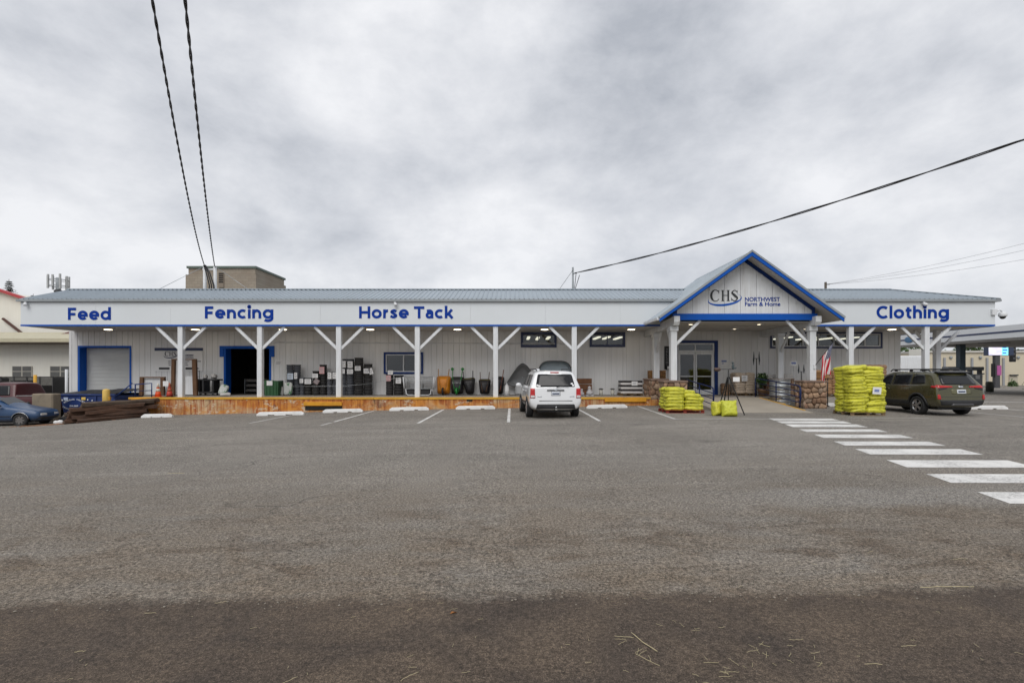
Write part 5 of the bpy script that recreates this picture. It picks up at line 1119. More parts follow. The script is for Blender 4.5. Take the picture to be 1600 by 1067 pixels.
tag(MB().tube([(X(u, 26.8), 26.8, Z(v, 26.8)) for u, v in ((440, 604), (490, 603.5), (540, 603), (580, 599), (612, 592), (634, 588))], 0.009, 5).build('rope', M_galv), 'thin rope strung in front of the tub stacks', 'rope')
# ---- bits by the loading door
t = thing('storage_bin', 'green plastic bin with a paper label beside the loading door', 'bin', (X(428, 26.9), 26.9, ZD)); gm = mat('green_bin', (0.02, 0.095, 0.03), 0.5, var=0.3, scale=4)
hw = 0.37; b = MB(); b.prism([(-hw * 0.92, 0), (hw * 0.92, 0), (hw, 0.78), (hw * 0.8, 0.74), (-hw * 0.8, 0.8), (-hw, 0.8)], -0.3, 0.3, 'y'); b.build('tub', gm, t)
for x in (-0.25, -0.08, 0.09, 0.26): MB().box(x - 0.015, x + 0.015, -0.33, -0.301, 0.02, 0.72).build('rib', gm, t)
MB().box(-0.22, 0.08, -0.34, -0.331, 0.53, 0.77).build('label', M_paper, t)
put_bag(X(450, 26.8), 26.8, 0.86, 0, M_gbag, 'green and white sack standing beside the green bin', None, 0.66, 1.18, 0.9, R(82), 0, k=1); put_bag(X(440.5, 27), 27.0, 0.72, 0, M_wbag, 'small pale sack squeezed between the green bin and the green sack', None, 0.3, 0.75, 0.7, R(84), 0, k=3)
put_bag(X(350, 26.6), 26.55, 0.82, R(12), M_gbag, 'green and white sack slumped against the black cart', None, 0.62, 0.95, 1.0, R(60), R(12), k=5); put_bag(X(354, 26.5), 26.4, 0.58, R(30), M_wbag, 'white sack lying at the foot of the loading door', None, 0.72, 0.6, 0.9, 0, 0, k=6)
t = thing('utility_cart', 'black two-shelf utility cart beside the wall sign', 'cart', (X(325.5, 27.0), 27.0, ZD))
MB().box(-0.64, 0.62, -0.3, 0.3, 0.78, 0.86, bev=0.02).build('top_shelf', M_black, t); MB().box(-0.34, 0.42, -0.28, 0.28, 0.12, 0.20, bev=0.02).build('lower_shelf', M_black, t)
for x in (-0.34, -0.12, 0.4): MB().box(x - 0.045, x + 0.045, -0.28, 0.28, 0.2, 0.78).build('upright', M_black, t)
for x in (-0.28, 0.36):
    for y in (-0.22, 0.22): MB().lathe([(0.055, -0.02), (0.055, 0.02)], 12, Matrix.Translation((x, y, 0.056)) @ Matrix.Rotation(R(90), 4, 'X')).build('caster', M_black, t)
for u, s, lab in ((320.5, 0.8, 'crumpled white bag on the end of the black cart'), (334, 1.0, 'plump white bag on the black cart by the loading door')): put_bag(X(u, 27), 27.0, 1.37 + 0.13 * s, 0.2, M_wbag, lab, None, 0.4 * s, 0.4, 1.6 * s, R(70), 0, k=4)
for u0, u1, vt, lab, tilt in ((221, 254, 590.5, 'low brown timber frame around a white panel by the stair railing', 0), (270.5, 303, 562.5, 'tall brown timber frame leaning in front of the wall sign', 0.045)):
    y = 26.6; x0, x1 = X(u0, y), X(u1, y); h = Z(vt, y) - ZD; t = thing('timber_frame', lab, 'timber frame', ((x0 + x1) / 2, y, ZD)); w = (x1 - x0) / 2
    MB().bar((-w, 0, 0.0), (-w, 0.05, h), 0.16, 0.14, up=(0, 1, 0)).build('leg', M_wood, t); MB().bar((w + tilt * 2, 0, 0), (w, 0.05, h), 0.2, 0.14, up=(0, 1, 0)).build('leg', M_wood, t); MB().box(-w - 0.08, w + 0.1, -0.02, 0.12, h + 0.001, h + 0.06).build('rail', M_wood, t)
    MB().box(-w + 0.11, w - 0.11, 0.1, 0.13, 0.05, h - 0.02 if tilt == 0 else h * 0.55).build('panel', M_white, t)
t = thing('sign_stand', 'small white notice on a thin grey stand between the traffic cones', 'sign', (X(259, 26.4), 26.4, ZD)); MB().box(-0.14, 0.14, -0.01, 0.01, 0.5, 0.76).build('board', M_paper, t); MB().tube([(0, 0.02, 0), (0, 0.02, 0.7)], 0.025, 6).build('stem', M_galv, t); MB().box(-0.12, 0.12, -0.1, 0.14, 0, 0.02).build('foot', M_galv, t)
t = thing('wire_rack', 'thin black wire rack beside the utility cart', 'rack', (X(309, 26.9), 26.9, ZD))
for x in (-0.09, 0.09): MB().tube([(x, 0, 0), (x, 0, 1.3)], 0.012, 6).build('upright', M_iron, t)
for z in (0.3, 0.65, 0.98, 1.28): MB().tube([(-0.15, 0, z), (0.12, 0, z)], 0.01, 6).build('shelf_wire', M_iron, t)
def cone(x, y, z, h, m, band, label, base):
    t = thing('traffic_cone', label, 'traffic cone', (x, y, z), 0, 'traffic cones on the dock')
    MB().box(-0.19, 0.19, -0.19, 0.19, 0, 0.035, bev=0.012).build('base', base, t)
    f = lambda q: 0.15 - 0.115 * q / h
    MB().lathe([(f(0.036), 0.036), (f(h * 0.4), h * 0.4)], 20).build('lower_cone', m, t); MB().lathe([(f(h * 0.4), h * 0.4), (f(h * 0.62), h * 0.62)], 20).build('band', band, t)
    MB().lathe([(f(h * 0.62), h * 0.62), (f(h * 0.72), h * 0.72)], 20).build('upper_cone', m, t); MB().lathe([(f(h * 0.72), h * 0.72), (f(h), h), (0.02, h + 0.01)], 20).build('tip', band, t)
M_or = mat('cone_orange', (0.72, 0.085, 0.015), 0.5, var=0.15); cone(X(247, 25.2), 25.2, ZD, 0.66, M_or, mat('cone_band', (0.62, 0.58, 0.50), 0.5), 'clean orange traffic cone with white bands on the dock edge', M_or)
cone(X(265, 25.25), 25.25, ZD, 0.68, mat('cone_red', (0.50, 0.05, 0.03), 0.6, var=0.3), mat('cone_dirty', (0.42, 0.10, 0.045), 0.6, var=0.3), 'dirty red traffic cone on a dark base beside the post', M_black)
# goods inside the store room
for i in range(2):
    x = -14.75 + i * 0.85; tt = thing('storage_rack', 'pale rack of sacks in the dark store room, ' + ('fuller one' if i == 0 else 'with white posts'), 'rack', (x, 29.4 + i * 0.3, 0.5))
    for z in (0.1, 0.38, 0.66): MB().box(-0.42, 0.42, -0.25, 0.25, z, z + 0.16, bev=0.04).build('sack', mat('dusty_sack', (0.16, 0.15, 0.14), 0.8, var=0.4), tt)
    for q in (-0.46, 0.46): MB().box(q - 0.02, q + 0.02, -0.27, 0.27, 0, 0.85).build('post', M_galv, tt)
# ---- wall sign with logo and arrow
t = thing('wall_sign', 'white wall sign with logo, blue top band and black arrow', 'sign', (0, 0, 0)); y = YW - 0.05; sx0, sx1, sz0, sz1 = X(241.5, y), X(316.5, y), Z(580, y), Z(543.5, y)
MB().box(sx0, sx1, y, y + 0.04, sz0, sz1 - 0.16).build('board', M_paper, t); MB().box(sx0, sx1, y - 0.004, y + 0.04, sz1 - 0.158, sz1).build('top_band', M_navy, t)
q = lambda u: X(u, y); zz = lambda v: Z(v, y); M_ink2 = mat('sign_ink', (0.10, 0.10, 0.12), 0.6)
chs(q(258), zz(556.5), q(276) - q(258), 0.26, y - 0.016, t, M_ink2, M_navy)
letters('NORTHWEST', q(289), q(302.5), zz(556.2), 0.07, y - 0.014, M_navy, t, 0.02, per=False, name='lettering'); letters('Farm & Home', q(289), q(302.5), zz(559.3), 0.07, y - 0.014, M_navy, t, 0.02, per=False, name='lettering')
b = MB()
for i, (u0, u1, v) in enumerate(((263, 267, 564.5), (289.5, 296, 564.5), (306, 314, 564.5), (263, 267, 567.5), (289.5, 293, 567.5), (303, 306, 567.5), (263.5, 267, 570.5), (289.5, 294, 570.5))): b.box(q(u0), q(u1), y - 0.008, y - 0.002, zz(v) - 0.03, zz(v) + 0.03)
b.build('print', mat('faint_ink', (0.30, 0.30, 0.32), 0.7), t)['kind'] = 'stuff'
MB().box(q(248.5), q(265), y - 0.01, y - 0.003, zz(577.3), zz(574)).build('arrow', M_ink, t); MB().prism([(q(290), zz(577.3)), (q(304.5), zz(577.3)), (q(304.5), zz(577.6)), (q(312), zz(575.6)), (q(304.5), zz(573.6)), (q(304.5), zz(574)), (q(290), zz(574))], y - 0.01, y - 0.003, 'y').build('arrow', M_ink, t)
# ---- wire cart, wheelbarrows, tanks
t = thing('wire_cart', 'galvanised wire cart on bent tube legs with a black tray', 'cart', (X(655.5, 27.0), 27.0, ZD)); W2 = 0.80
b = MB()
for s in (-1, 1): MB().tube([(s * W2 * 0.93, -0.28, 0.34), (s * W2, -0.3, 0.98)], 0.035, 8).build('end_post', M_white, t); MB().tube([(s * W2 * 0.93, 0.28, 0.34), (s * W2, 0.3, 0.98)], 0.035, 8).build('end_post', M_white, t)
for y in (-0.3, 0.3):
    b = MB(); b.tube([(-W2, y, 0.98), (W2, y, 0.98)], 0.014, 6).tube([(-W2 * 0.93, y, 0.36), (W2 * 0.93, y, 0.36)], 0.025, 6)
    for i in range(1, 24): b.tube([(lerp(-W2, W2, i / 24), y, 0.36), (lerp(-W2, W2, i / 24), y, 0.98)], 0.005, 4)
    for z in (0.5, 0.62, 0.74, 0.86): b.tube([(-W2, y, z), (W2, y, z)], 0.005, 4)
    b.build('wire_side', M_galv, t)['kind'] = 'stuff'
for s in (-1, 1): MB().tube([(s * 0.66, -0.3, 0.34), (s * 0.63, -0.32, 0.08), (s * 0.52, -0.32, 0.03), (s * 0.1, -0.32, 0.03)], 0.024, 8).build('leg', M_white, t); MB().tube([(s * 0.66, 0.3, 0.34), (s * 0.63, 0.3, 0.03)], 0.024, 8).build('leg', M_white, t)
MB().box(-0.66, 0.62, -0.24, 0.24, 0.05, 0.32, bev=0.04).build('tray', M_black, t); MB().box(-0.5, 0.2, -0.2, 0.2, 0.325, 0.6, bev=0.03).build('basket', mat('grey_basket', (0.32, 0.33, 0.34), 0.6), t)
def barrow(u, hgt, wtop, wbot, m_tray, m_frame, m_handle, label, wheel_m=None, knob=None, tilt=0.0, rim_m=None):
    y = 27.15; t = thing('wheelbarrow', label, 'wheelbarrow', (X(u, y), y, ZD), 0, 'wheelbarrows stood on end against the wall'); t.rotation_euler = (R(-6), tilt, 0)
    b = MB(); rings = []
    def rr(w0, w1, z0, z1, y, n=7):
        pts = []; 
        for (cx_, cz_, a0, ww) in ((1, 1, 0, w1), (-1, 1, 90, w1), (-1, 0, 180, w0), (1, 0, 270, w0)):
            r_ = 0.12
            for k in range(n): a = R(a0 + 90 * k / (n - 1)); zc_ = (z1 - r_) if cz_ else (z0 + r_); pts.append((cx_ * (ww - r_) + r_ * math.cos(a), y, zc_ + r_ * math.sin(a)))
        return pts
    R_ = [rr(wbot, wtop, 0.10, hgt, 0.20), rr(wbot * 1.04, wtop * 1.04, 0.07, hgt + 0.02, 0.17), rr(wbot * 0.96, wtop * 0.95, 0.13, hgt - 0.02, 0.12), rr(wbot * 0.78, wtop * 0.8, 0.2, hgt - 0.14, -0.08), rr(wbot * 0.66, wtop * 0.7, 0.26, hgt - 0.2, -0.12)]
    n = len(R_[0]); b.add([p for r_ in R_ for p in r_], [(i * n + k, i * n + (k + 1) % n, (i + 1) * n + (k + 1) % n, (i + 1) * n + k) for i in range(4) for k in range(n)] + [tuple(range(4 * n, 5 * n))], True); b.build('tray', m_tray, t)
    if rim_m: MB().tube([(-wtop * 0.95, 0.1, hgt - 0.04), (wtop * 0.95, 0.1, hgt - 0.04)], 0.016, 6).build('rim_strip', rim_m, t)
    for s in (-1, 1):
        MB().tube([(s * 0.09, -0.2, 0.16), (s * 0.16, -0.17, 0.5), (s * wtop * 0.72, -0.06, hgt), (s * wtop * 0.80, 0.12, hgt + 0.38)], 0.02, 8).build('handle', m_handle, t)
        MB().tube([(s * 0.15, -0.15, 0.45), (s * 0.2, -0.3, 0.62), (s * 0.2, -0.13, 0.8)], 0.015, 6).build('leg', m_frame, t)
        if knob: MB().ball((s * wtop * 0.82, 0.1, hgt + 0.42), (0.085, 0.05, 0.085)).build('grip', knob, t)
    MB().tube([(-0.2, -0.28, 0.64), (0.2, -0.28, 0.64)], 0.013, 6).build('cross_brace', m_frame, t)
    if wheel_m:
        T = Matrix.Translation((0, -0.20, 0.20)) @ Matrix.Rotation(R(90), 4, 'Y')
        w_ = MB().lathe([(0.11, -0.035), (0.17, -0.045), (0.19, -0.02), (0.19, 0.02), (0.17, 0.045), (0.11, 0.035), (0.11, -0.035)], 22, T, True, False).build('wheel', wheel_m, t); MB().lathe([(0.02, -0.03), (0.115, -0.02), (0.115, 0.02), (0.02, 0.03)], 16, T).build('hub', m_frame, w_)
M_org = mat('barrow_orange', (0.66, 0.235, 0.012), 0.45, var=0.15); M_grn = mat('barrow_green', (0.012, 0.20, 0.03), 0.45, var=0.1); M_bk = mat('barrow_black', (0.016, 0.014, 0.017), 0.5, var=0.25); M_hw = mat('barrow_handle', (0.10, 0.055, 0.03), 0.7); M_ys = mat('yellow_strip', (0.30, 0.25, 0.03), 0.5); M_ohw = mat('light_handle', (0.45, 0.22, 0.06), 0.6)
barrow(692.5, 1.02, 0.36, 0.33, M_org, M_org, M_ohw, 'orange wheelbarrow stood on end against the wall', M_rubber)
barrow(714, 0.98, 0.33, 0.30, M_bk, M_galv, M_grn, 'black tray wheelbarrow with green wheel and green grips', M_grn, M_grn)
barrow(734.5, 0.92, 0.33, 0.21, M_bk, M_bk, M_iron, 'tilted black wheelbarrow next to the green gripped one', None, None, R(-6), M_ys)
barrow(757, 0.86, 0.31, 0.25, M_bk, M_bk, M_hw, 'short black wheelbarrow with a yellow rim strip', None, None, 0, M_ys)
barrow(777.5, 1.0, 0.30, 0.26, M_bk, M_bk, mat('red_handle', (0.22, 0.07, 0.035), 0.6), 'black wheelbarrow with reddish handles behind the post', M_rubber, None, R(3))
def oval_tank(label, loc, rot, L, w, d, m, rim):
    t = thing('stock_tank', label, 'stock tank', loc); t.rotation_euler = rot; n = 48
    pw = lambda q: math.copysign(abs(q) ** 0.55, q)
    def ring(k, y): return [(k * L * pw(math.cos(a)), y, k * w * pw(math.sin(a))) for a in (2 * math.pi * i / n for i in range(n))]
    b = MB(); rs = [ring(0.99, 0), ring(0.96, d * 0.95), ring(0.9, d), ring(0.0001, d)]; b.add([p for r_ in rs for p in r_], [(i * n + k, i * n + (k + 1) % n, (i + 1) * n + (k + 1) % n, (i + 1) * n + k) for i in range(3) for k in range(n)], True); b.build('tub', m, t, fix=False)
    MB().tube(ring(1.0, -0.01) + [ring(1.0, -0.01)[0]], 0.028, 8, False).build('rim', rim, t)
    for k in (0.3, 0.6): MB().tube(ring(0.985, d * k) + [ring(0.985, d * k)[0]], 0.014, 6, False).build('bead', m, t)
# a dark grey tank propped cornerwise, a pale tank leaning beside it
M_gtank = mat('grey_poly', (0.17, 0.175, 0.18), 0.55, var=0.2); M_gtank2 = mat('dark_rim', (0.05, 0.052, 0.055), 0.5); M_ptank = mat('pale_tank', (0.33, 0.39, 0.43), 0.35, metal=0.3, var=0.25, scale=2)
oval_tank('galvanised tank with rounded corners stood on its side behind the white SUV', (X(867.5, 27.0), 27.0, 1.42), (R(-6), 0, 0), 0.86, 0.89, 0.45, M_ptank, M_gtank2)
t = thing('pond_liner', 'dark grey moulded pond shell with a peaked edge leaning on the wall', 'pond shell', (X(815, 27.1), 27.1, ZD))
pl = [(-0.78, 0.62), (-0.5, 1.05), (-0.2, 1.48), (-0.02, 1.64), (0.1, 1.66), (0.3, 1.52), (0.62, 1.05), (0.8, 0.8), (0.5, 0.5), (0.0, 0.42), (-0.5, 0.5)]
pf = rpoly(pl, 0.12, 3); c0 = Vector((0.05, 0.95)); n = len(pf); b = MB()
lay = [(1.03, 0.0), (1.0, -0.03), (0.95, -0.01), (0.86, 0.16), (0.55, 0.24), (0.02, 0.26)]
b.add([((c0 + (p - c0) * k).x, dy + 0.25 - 0.12 * (c0 + (p - c0) * k).y + 0.1, (c0 + (p - c0) * k).y) for k, dy in lay for p in pf], [(i * n + k, i * n + (k + 1) % n, (i + 1) * n + (k + 1) % n, (i + 1) * n + k) for i in range(len(lay) - 1) for k in range(n)], True); b.build('shell', M_gtank, t, fix=False)
MB().tube([((c0 + (p - c0) * 1.03).x, 0.33 - 0.12 * (c0 + (p - c0) * 1.03).y, (c0 + (p - c0) * 1.03).y) for p in pf + [pf[0]]], 0.022, 6, False).build('rim', M_gtank2, t)
MB().tube([(-0.75, 0.2, 0.66), (-1.0, 0.1, 0.5)], 0.018, 6).build('hose', M_gtank2, t); MB().box(-0.35, 0.6, 0.05, 0.3, 0.0, 0.5, bev=0.08).build('stand', mat('pale_plastic', (0.45, 0.46, 0.47), 0.5), t)
t = thing('white_jug', 'tapered white plastic jug beside the pond shell', 'jug', (X(792, 26.9), 26.9, ZD)); MB().lathe([(0.13, 0), (0.12, 0.3), (0.10, 0.48), (0.05, 0.56), (0.05, 0.62), (0, 0.62)], 16).build('body', M_paper, t); MB().lathe([(0.055, 0.60), (0.055, 0.66), (0, 0.66)], 12).build('cap', M_galv, t)
# brown planters, statues, canisters
M_plk = mat('planter_wood', (0.15, 0.062, 0.025), 0.8, var=0.4, scale=6, bump=0.2)
for k in range(3):
    t = thing('planter_box', ['bottom', 'middle', 'top'][k] + ' brown wooden planter box in the stack behind the white SUV', 'planter', (X(912, 27), 27.0 + 0.03 * k, ZD + k * 0.30), 0, 'stack of planter boxes')
    for (x0, x1, y0, y1) in ((-0.46, 0.40, -0.26, -0.22), (-0.46, 0.40, 0.22, 0.26)): MB().box(x0, x1, y0, y1, 0.012, 0.28).build('side_board', M_plk, t)
    for (x0, x1) in ((-0.46, -0.42), (0.36, 0.40)): MB().box(x0, x1, -0.219, 0.219, 0.012, 0.28).build('end_board', M_plk, t)
    MB().box(-0.44, 0.38, -0.21, 0.21, 0.05, 0.27).build('soil', M_dark, t)
M_stat = mat('cast_stone', (0.42, 0.41, 0.42), 0.85, var=0.3, scale=9, bump=0.3)
for u, s, lab in ((909, 0.75, 'small pale cast stone garden ornament by the planter boxes'), (921, 1.0, 'larger pale cast stone garden figure by the planter boxes')):
    t = thing('garden_statue', lab, 'statue', (X(u, 25.9), 25.9, ZD)); b = MB(); b.box(-0.2 * s, 0.2 * s, -0.14 * s, 0.14 * s, 0, 0.07 * s, bev=0.015); b.build('base', M_stat, t)
    b = MB(); b.lathe([(0.17 * s, 0.071 * s), (0.16 * s, 0.18 * s), (0.10 * s, 0.30 * s), (0.06 * s, 0.36 * s), (0.085 * s, 0.42 * s), (0.075 * s, 0.48 * s), (0.0, 0.52 * s)], 16).ball((0.1 * s, -0.08 * s, 0.18 * s), 0.07 * s).ball((-0.09 * s, -0.08 * s, 0.16 * s), 0.08 * s); b.build('figure', M_stat, t)
for u in (939, 957):
    t = thing('bird_feeder', ('first' if u < 950 else 'second') + ' small pale canister with a dark lid along from the planter boxes', 'canister', (X(u, 26.6), 26.6, ZD), 0, 'pale canisters on the dock'); MB().lathe([(0.095, 0), (0.095, 0.24), (0.08, 0.26), (0.09, 0.27), (0.09, 0.33), (0, 0.33)], 16).build('body', mat('canister', (0.50, 0.49, 0.44), 0.6, var=0.2), t); MB().lathe([(0.12, 0.331), (0.12, 0.36), (0.05, 0.38), (0, 0.38)], 16).build('lid', M_gtank2, t)
# firewood bundles by the rear pier
M_fire = mat('firewood', (0.40, 0.20, 0.07), 0.8, var=0.4, scale=6, rnd=0.4)
for u0, u1 in ((1013, 1021.5), (1030, 1039)):
    y = 27.1; x0, x1 = X(u0, y), X(u1, y); t = thing('firewood_bundle', 'bundle of split firewood behind the rear porch post, ' + ('on its dock side' if u0 < 1020 else 'on its door side'), 'firewood', ((x0 + x1) / 2, y, ZD), 0, 'firewood bundles'); w = (x1 - x0)
    for k in range(13):
        b = MB(); z = 0.06 + k * 0.1
        for j in range(3): MB().lathe([(0.052, -0.2), (0.052, 0.2)], 6, Matrix.Translation((-w / 2 + w * (j + 0.5) / 3, 0, z)) @ Matrix.Rotation(R(90), 4, 'X') @ Matrix.Rotation(random.random(), 4, 'Z'), False).build('log', M_fire, t)
# black upright board with stacked letters, box below, notice by the door
t = thing('welcome_board', 'tall black board with stacked pale letters and a mailbox beside the entrance', 'sign', (0, 0, 0)); y = YW - 0.05
MB().box(X(1038.3, y), X(1046, y), y, y + 0.04, Z(577, y), Z(541, y)).build('board', M_iron, t)
for i, ch in enumerate('WELCOME'):
    zc_ = Z(545.5 + i * 4.15, y); letters(ch, X(1040.6, y), X(1043.9, y), zc_ - 0.05, 0.10, y - 0.012, mat('chalk_grey', (0.25, 0.25, 0.27), 0.7), t, 0.01)
MB().box(X(1040.5, y), X(1048, y), y - 0.16, y - 0.003, Z(577.5, y), Z(570, y)).build('box', M_iron, t); MB().box(X(1041.3, y), X(1047.2, y), y - 0.166, y - 0.161, Z(576.7, y), Z(572.2, y)).build('label', M_paper, t)
t = thing('wall_notice', 'white notice with blue heading on the wall beside the entrance door', 'notice', (0, 0, 0)); MB().box(X(1126.5, y), X(1136.5, y), y + 0.02, y + 0.045, Z(571, y), Z(561.5, y)).build('sheet', M_paper, t); MB().box(X(1127.5, y), X(1135.5, y), y + 0.014, y + 0.019, Z(565.6, y), Z(562.8, y)).build('print', M['blue_print'], t); MB().box(X(1128, y), X(1131, y), y + 0.014, y + 0.019, Z(568.5, y), Z(567.3, y)).build('print', M['blue_print'], t)
# display tripod with hanging ornament by the ramp
tx, ty = X(1138, 19.6), 19.6; tz = zg(tx)
t = thing('display_tripod', 'black iron display tripod standing at the foot of the ramp', 'tripod', (tx, ty, tz))
for (dx, dy) in ((0.42, -0.45), (-0.28, 0.35), (-0.02, 0.5)): MB().bar((0.0 + dx * 0.06, dy * 0.06, 1.42), (dx, dy, 0.0), 0.035, 0.03).build('leg', M_iron, t)
MB().tube([(0, 0, 0.5), (0, 0, 1.70)], 0.018, 6).build('pole', M_iron, t); MB().tube([(-0.32, 0, 1.72), (0.2, 0, 1.72)], 0.012, 6).build('arm', M_iron, t)
MB().ball((-0.42, 0, 1.71), (0.14, 0.07, 0.075)).ball((-0.5, 0, 1.735), (0.06, 0.05, 0.05)).build('ornament', mat('bronze', (0.07, 0.04, 0.03), 0.6), t); MB().ball((0.18, 0, 1.82), (0.05, 0.04, 0.12)).ball((0.17, 0, 1.96), (0.045, 0.035, 0.05)).ball((0.25, 0, 1.76), (0.07, 0.03, 0.03)).build('ornament', mat('dark_patina', (0.05, 0.07, 0.075), 0.6), t); MB().box(0.17, 0.42, -0.03, -0.02, 1.25, 1.42).build('card', M_paper, t)
for (u, vt, y, lab, hw) in ((1182, 549, 26.3, 'tall black yard stake with two feather shaped finials by the shrub', 0.14), (1252, 569, 25.2, 'black iron stake with two small finials behind the galvanised tanks', 0.13)):
    h = Z(vt, y) - ZD; t = thing('yard_stake', lab, 'yard stake', (X(u, y), y, ZD)); MB().tube([(0, 0, 0), (0, 0, h - 0.35)], 0.022, 6).build('pole', M_iron, t); MB().tube([(-hw, 0, h - 0.36), (hw, 0, h - 0.36)], 0.014, 6).build('cross_arm', M_iron, t)
    for s in (-1, 1): MB().tube([(s * hw, 0, h - 0.7 if vt < 560 else h - 0.45), (s * hw * 1.05, 0, h - 0.45 if vt < 560 else h - 0.3), (s * hw * 0.95, 0, h - 0.2), (s * hw, 0, h)], [0.012, 0.038, 0.03, 0.008], 8).build('finial', mat('patina', (0.035, 0.045, 0.055), 0.5), t)
t = thing('stake_sign', 'small white price sign on a thin wire by the white sacks', 'sign', (X(1240, 26.5), 26.5, ZD)); MB().box(-0.18, 0.18, -0.01, 0.005, 1.55, 1.80).build('board', M_paper, t); MB().tube([(0, 0.01, 0), (0, 0.01, 1.6)], 0.01, 5).build('wire', M_galv, t); MB().box(-0.12, 0.12, -0.014, -0.011, 1.64, 1.74).build('print', M['blue_print'], t)
# leafy shrub in a pot
def leafy(parent, c, r, n, m, size, seed, name='crown'):
    rnd = random.Random(seed); b = MB()
    for i in range(n):
        d = Vector((rnd.gauss(0, 1), rnd.gauss(0, 1), rnd.gauss(0, 1))).normalized(); k = rnd.random() ** 0.45; lump = 0.8 + 0.35 * noise.noise(d * 2.2 + Vector((seed, 0, 0)))
        p = Vector(c) + Vector((d.x * r[0], d.y * r[1], d.z * r[2])) * k * lump; s = size * rnd.uniform(0.6, 1.3)
        a = Vector((rnd.gauss(0, 1), rnd.gauss(0, 1), rnd.gauss(0, 0.6))).normalized(); q = a.cross(Vector((rnd.gauss(0, 1), rnd.gauss(0, 1), rnd.gauss(0, 1)))).normalized()
        b.add([p - a * s, p + q * s * 0.5, p + a * s, p - q * s * 0.5], [(0, 1, 2, 3)])
    return b.build(name, m, parent, fix=False)
def leaf_mat(name, c1, c2):
    t = NT(name); v = t.vec(); c = t.ramp(t.noise(v, 5, 4), [(0.35, c1), (0.65, c2)]); t.set(c, 0.55); MATS[name] = t.m; return t.m
M_leaf = leaf_mat('shrub_leaf', (0.018, 0.05, 0.012), (0.06, 0.12, 0.025)); M_leaf2 = leaf_mat('tree_leaf', (0.035, 0.07, 0.02), (0.085, 0.14, 0.035)); M_needle = leaf_mat('fir_needle', (0.016, 0.03, 0.016), (0.035, 0.055, 0.028)); M_bark = mat('bark', (0.08, 0.06, 0.045), 0.95, var=0.3)
t = thing('potted_shrub', 'dark green leafy shrub in a pot beside the ramp railing', 'shrub', (X(1191, 26.0), 26.0, ZD)); MB().lathe([(0.17, 0), (0.22, 0.3), (0.24, 0.31), (0.24, 0.36), (0.2, 0.36), (0, 0.33)], 18).build('pot', M_brown, t); MB().tube([(0, 0, 0.3), (0.02, 0, 0.8)], 0.02, 6).build('stem', M_bark, t); leafy(t, (0, 0, 0.85), (0.34, 0.3, 0.42), 420, M_leaf, 0.075, 3, 'foliage')
# galvanised tanks stacked by the pier
for k in range(3):
    t = thing('stock_tank', ['lowest', 'middle', 'topmost'][k] + ' round galvanised tank in the stack between ramp railing and stone pier', 'stock tank', (12.62, 24.12, zg(12.6) + k * 0.43 + 0.002), 0, 'stacked galvanised tanks')
    MB().lathe([(0.425, 0), (0.44, 0.02), (0.445, 0.10), (0.455, 0.12), (0.445, 0.14), (0.445, 0.26), (0.455, 0.28), (0.445, 0.30), (0.45, 0.40), (0.47, 0.41), (0.47, 0.428), (0.44, 0.428), (0.42, 0.05), (0, 0.05)], 36).build('shell', M_galv, t)
t = thing('display_rack', 'black metal display rack standing beside the flag pier', 'rack', (X(1287, 24.0), 24.2, 0.09)); MB().box(-0.5, 0.45, -0.15, 0.15, 1.30, 1.34).build('shelf', M_iron, t)
for x in (-0.45, 0.25): MB().tube([(x, -0.1, 0), (x, -0.1, 1.3)], 0.02, 6).build('leg', M_iron, t); MB().tube([(x, 0.1, 0), (x, 0.1, 1.3)], 0.02, 6).build('leg', M_iron, t)
t = thing('wooden_crate', 'orange brown wooden crate on the black display rack', 'crate', (X(1281, 24.2) - 0.05, 24.2, 1.432))
for k in range(3): MB().box(-0.4, 0.3, -0.14, -0.12, 0.0 + k * 0.1, 0.09 + k * 0.1).build('slat', M_fire, t); MB().box(-0.4, 0.3, 0.12, 0.14, 0.0 + k * 0.1, 0.09 + k * 0.1).build('slat', M_fire, t)
for x in (-0.4, 0.28): MB().box(x, x + 0.02, -0.119, 0.119, 0, 0.29).build('end_board', M_fire, t)
# flag
t = thing('flag', 'American flag draped from an angled pole on the porch post', 'flag', (13.62, 23.04, 1.98))
pa, pb = Vector((0, 0, 0)), Vector((0.74, -0.2, 1.12)); MB().tube([pa, pb], 0.014, 8).build('flag_pole', M_iron, t); MB().box(-0.05, 0.04, -0.02, 0.05, -0.12, 0.08).build('bracket', M_white, t)
nu, nv = 40, 26; vs, uv, fs = [], [], []
for j in range(nv + 1):
    s = j / nv                                     # 0 at the pole tip (canton edge) .. 1 nearer the post
    for i in range(nu + 1):
        f = i / nu; hp = pa.lerp(pb, lerp(0.97, 0.42, s)); fall = f * 1.5
        xx = hp.x * (1 - f) ** 1.6 + (0.40 + 0.44 * (0.5 - s) * (1 - 0.2 * f)) * (1 - (1 - f) ** 1.6) + 0.018 * math.sin(s * 16 + f * 5)
        yy = hp.y + 0.10 * math.sin(s * 10 + 1 + f * 2) * min(1, f * 3) + 0.04 * math.sin(s * 23 + f * 7) * f
        zz_ = hp.z - fall * (0.93 + 0.07 * math.cos(s * 9)) + 0.25 * s * f * (1 - f * 0.4)
        vs.append((xx, yy, zz_)); uv.append((f, 1 - s))
for j in range(nv):
    for i in range(nu): fs.append((j * (nu + 1) + i, j * (nu + 1) + i + 1, (j + 1) * (nu + 1) + i + 1, (j + 1) * (nu + 1) + i))
me = bpy.data.meshes.new('cloth'); me.from_pydata(vs, [], fs); ul = me.uv_layers.new(name='uv')
for lp in me.loops: ul.data[lp.index].uv = uv[lp.vertex_index]
for p in me.polygons: p.use_smooth = True
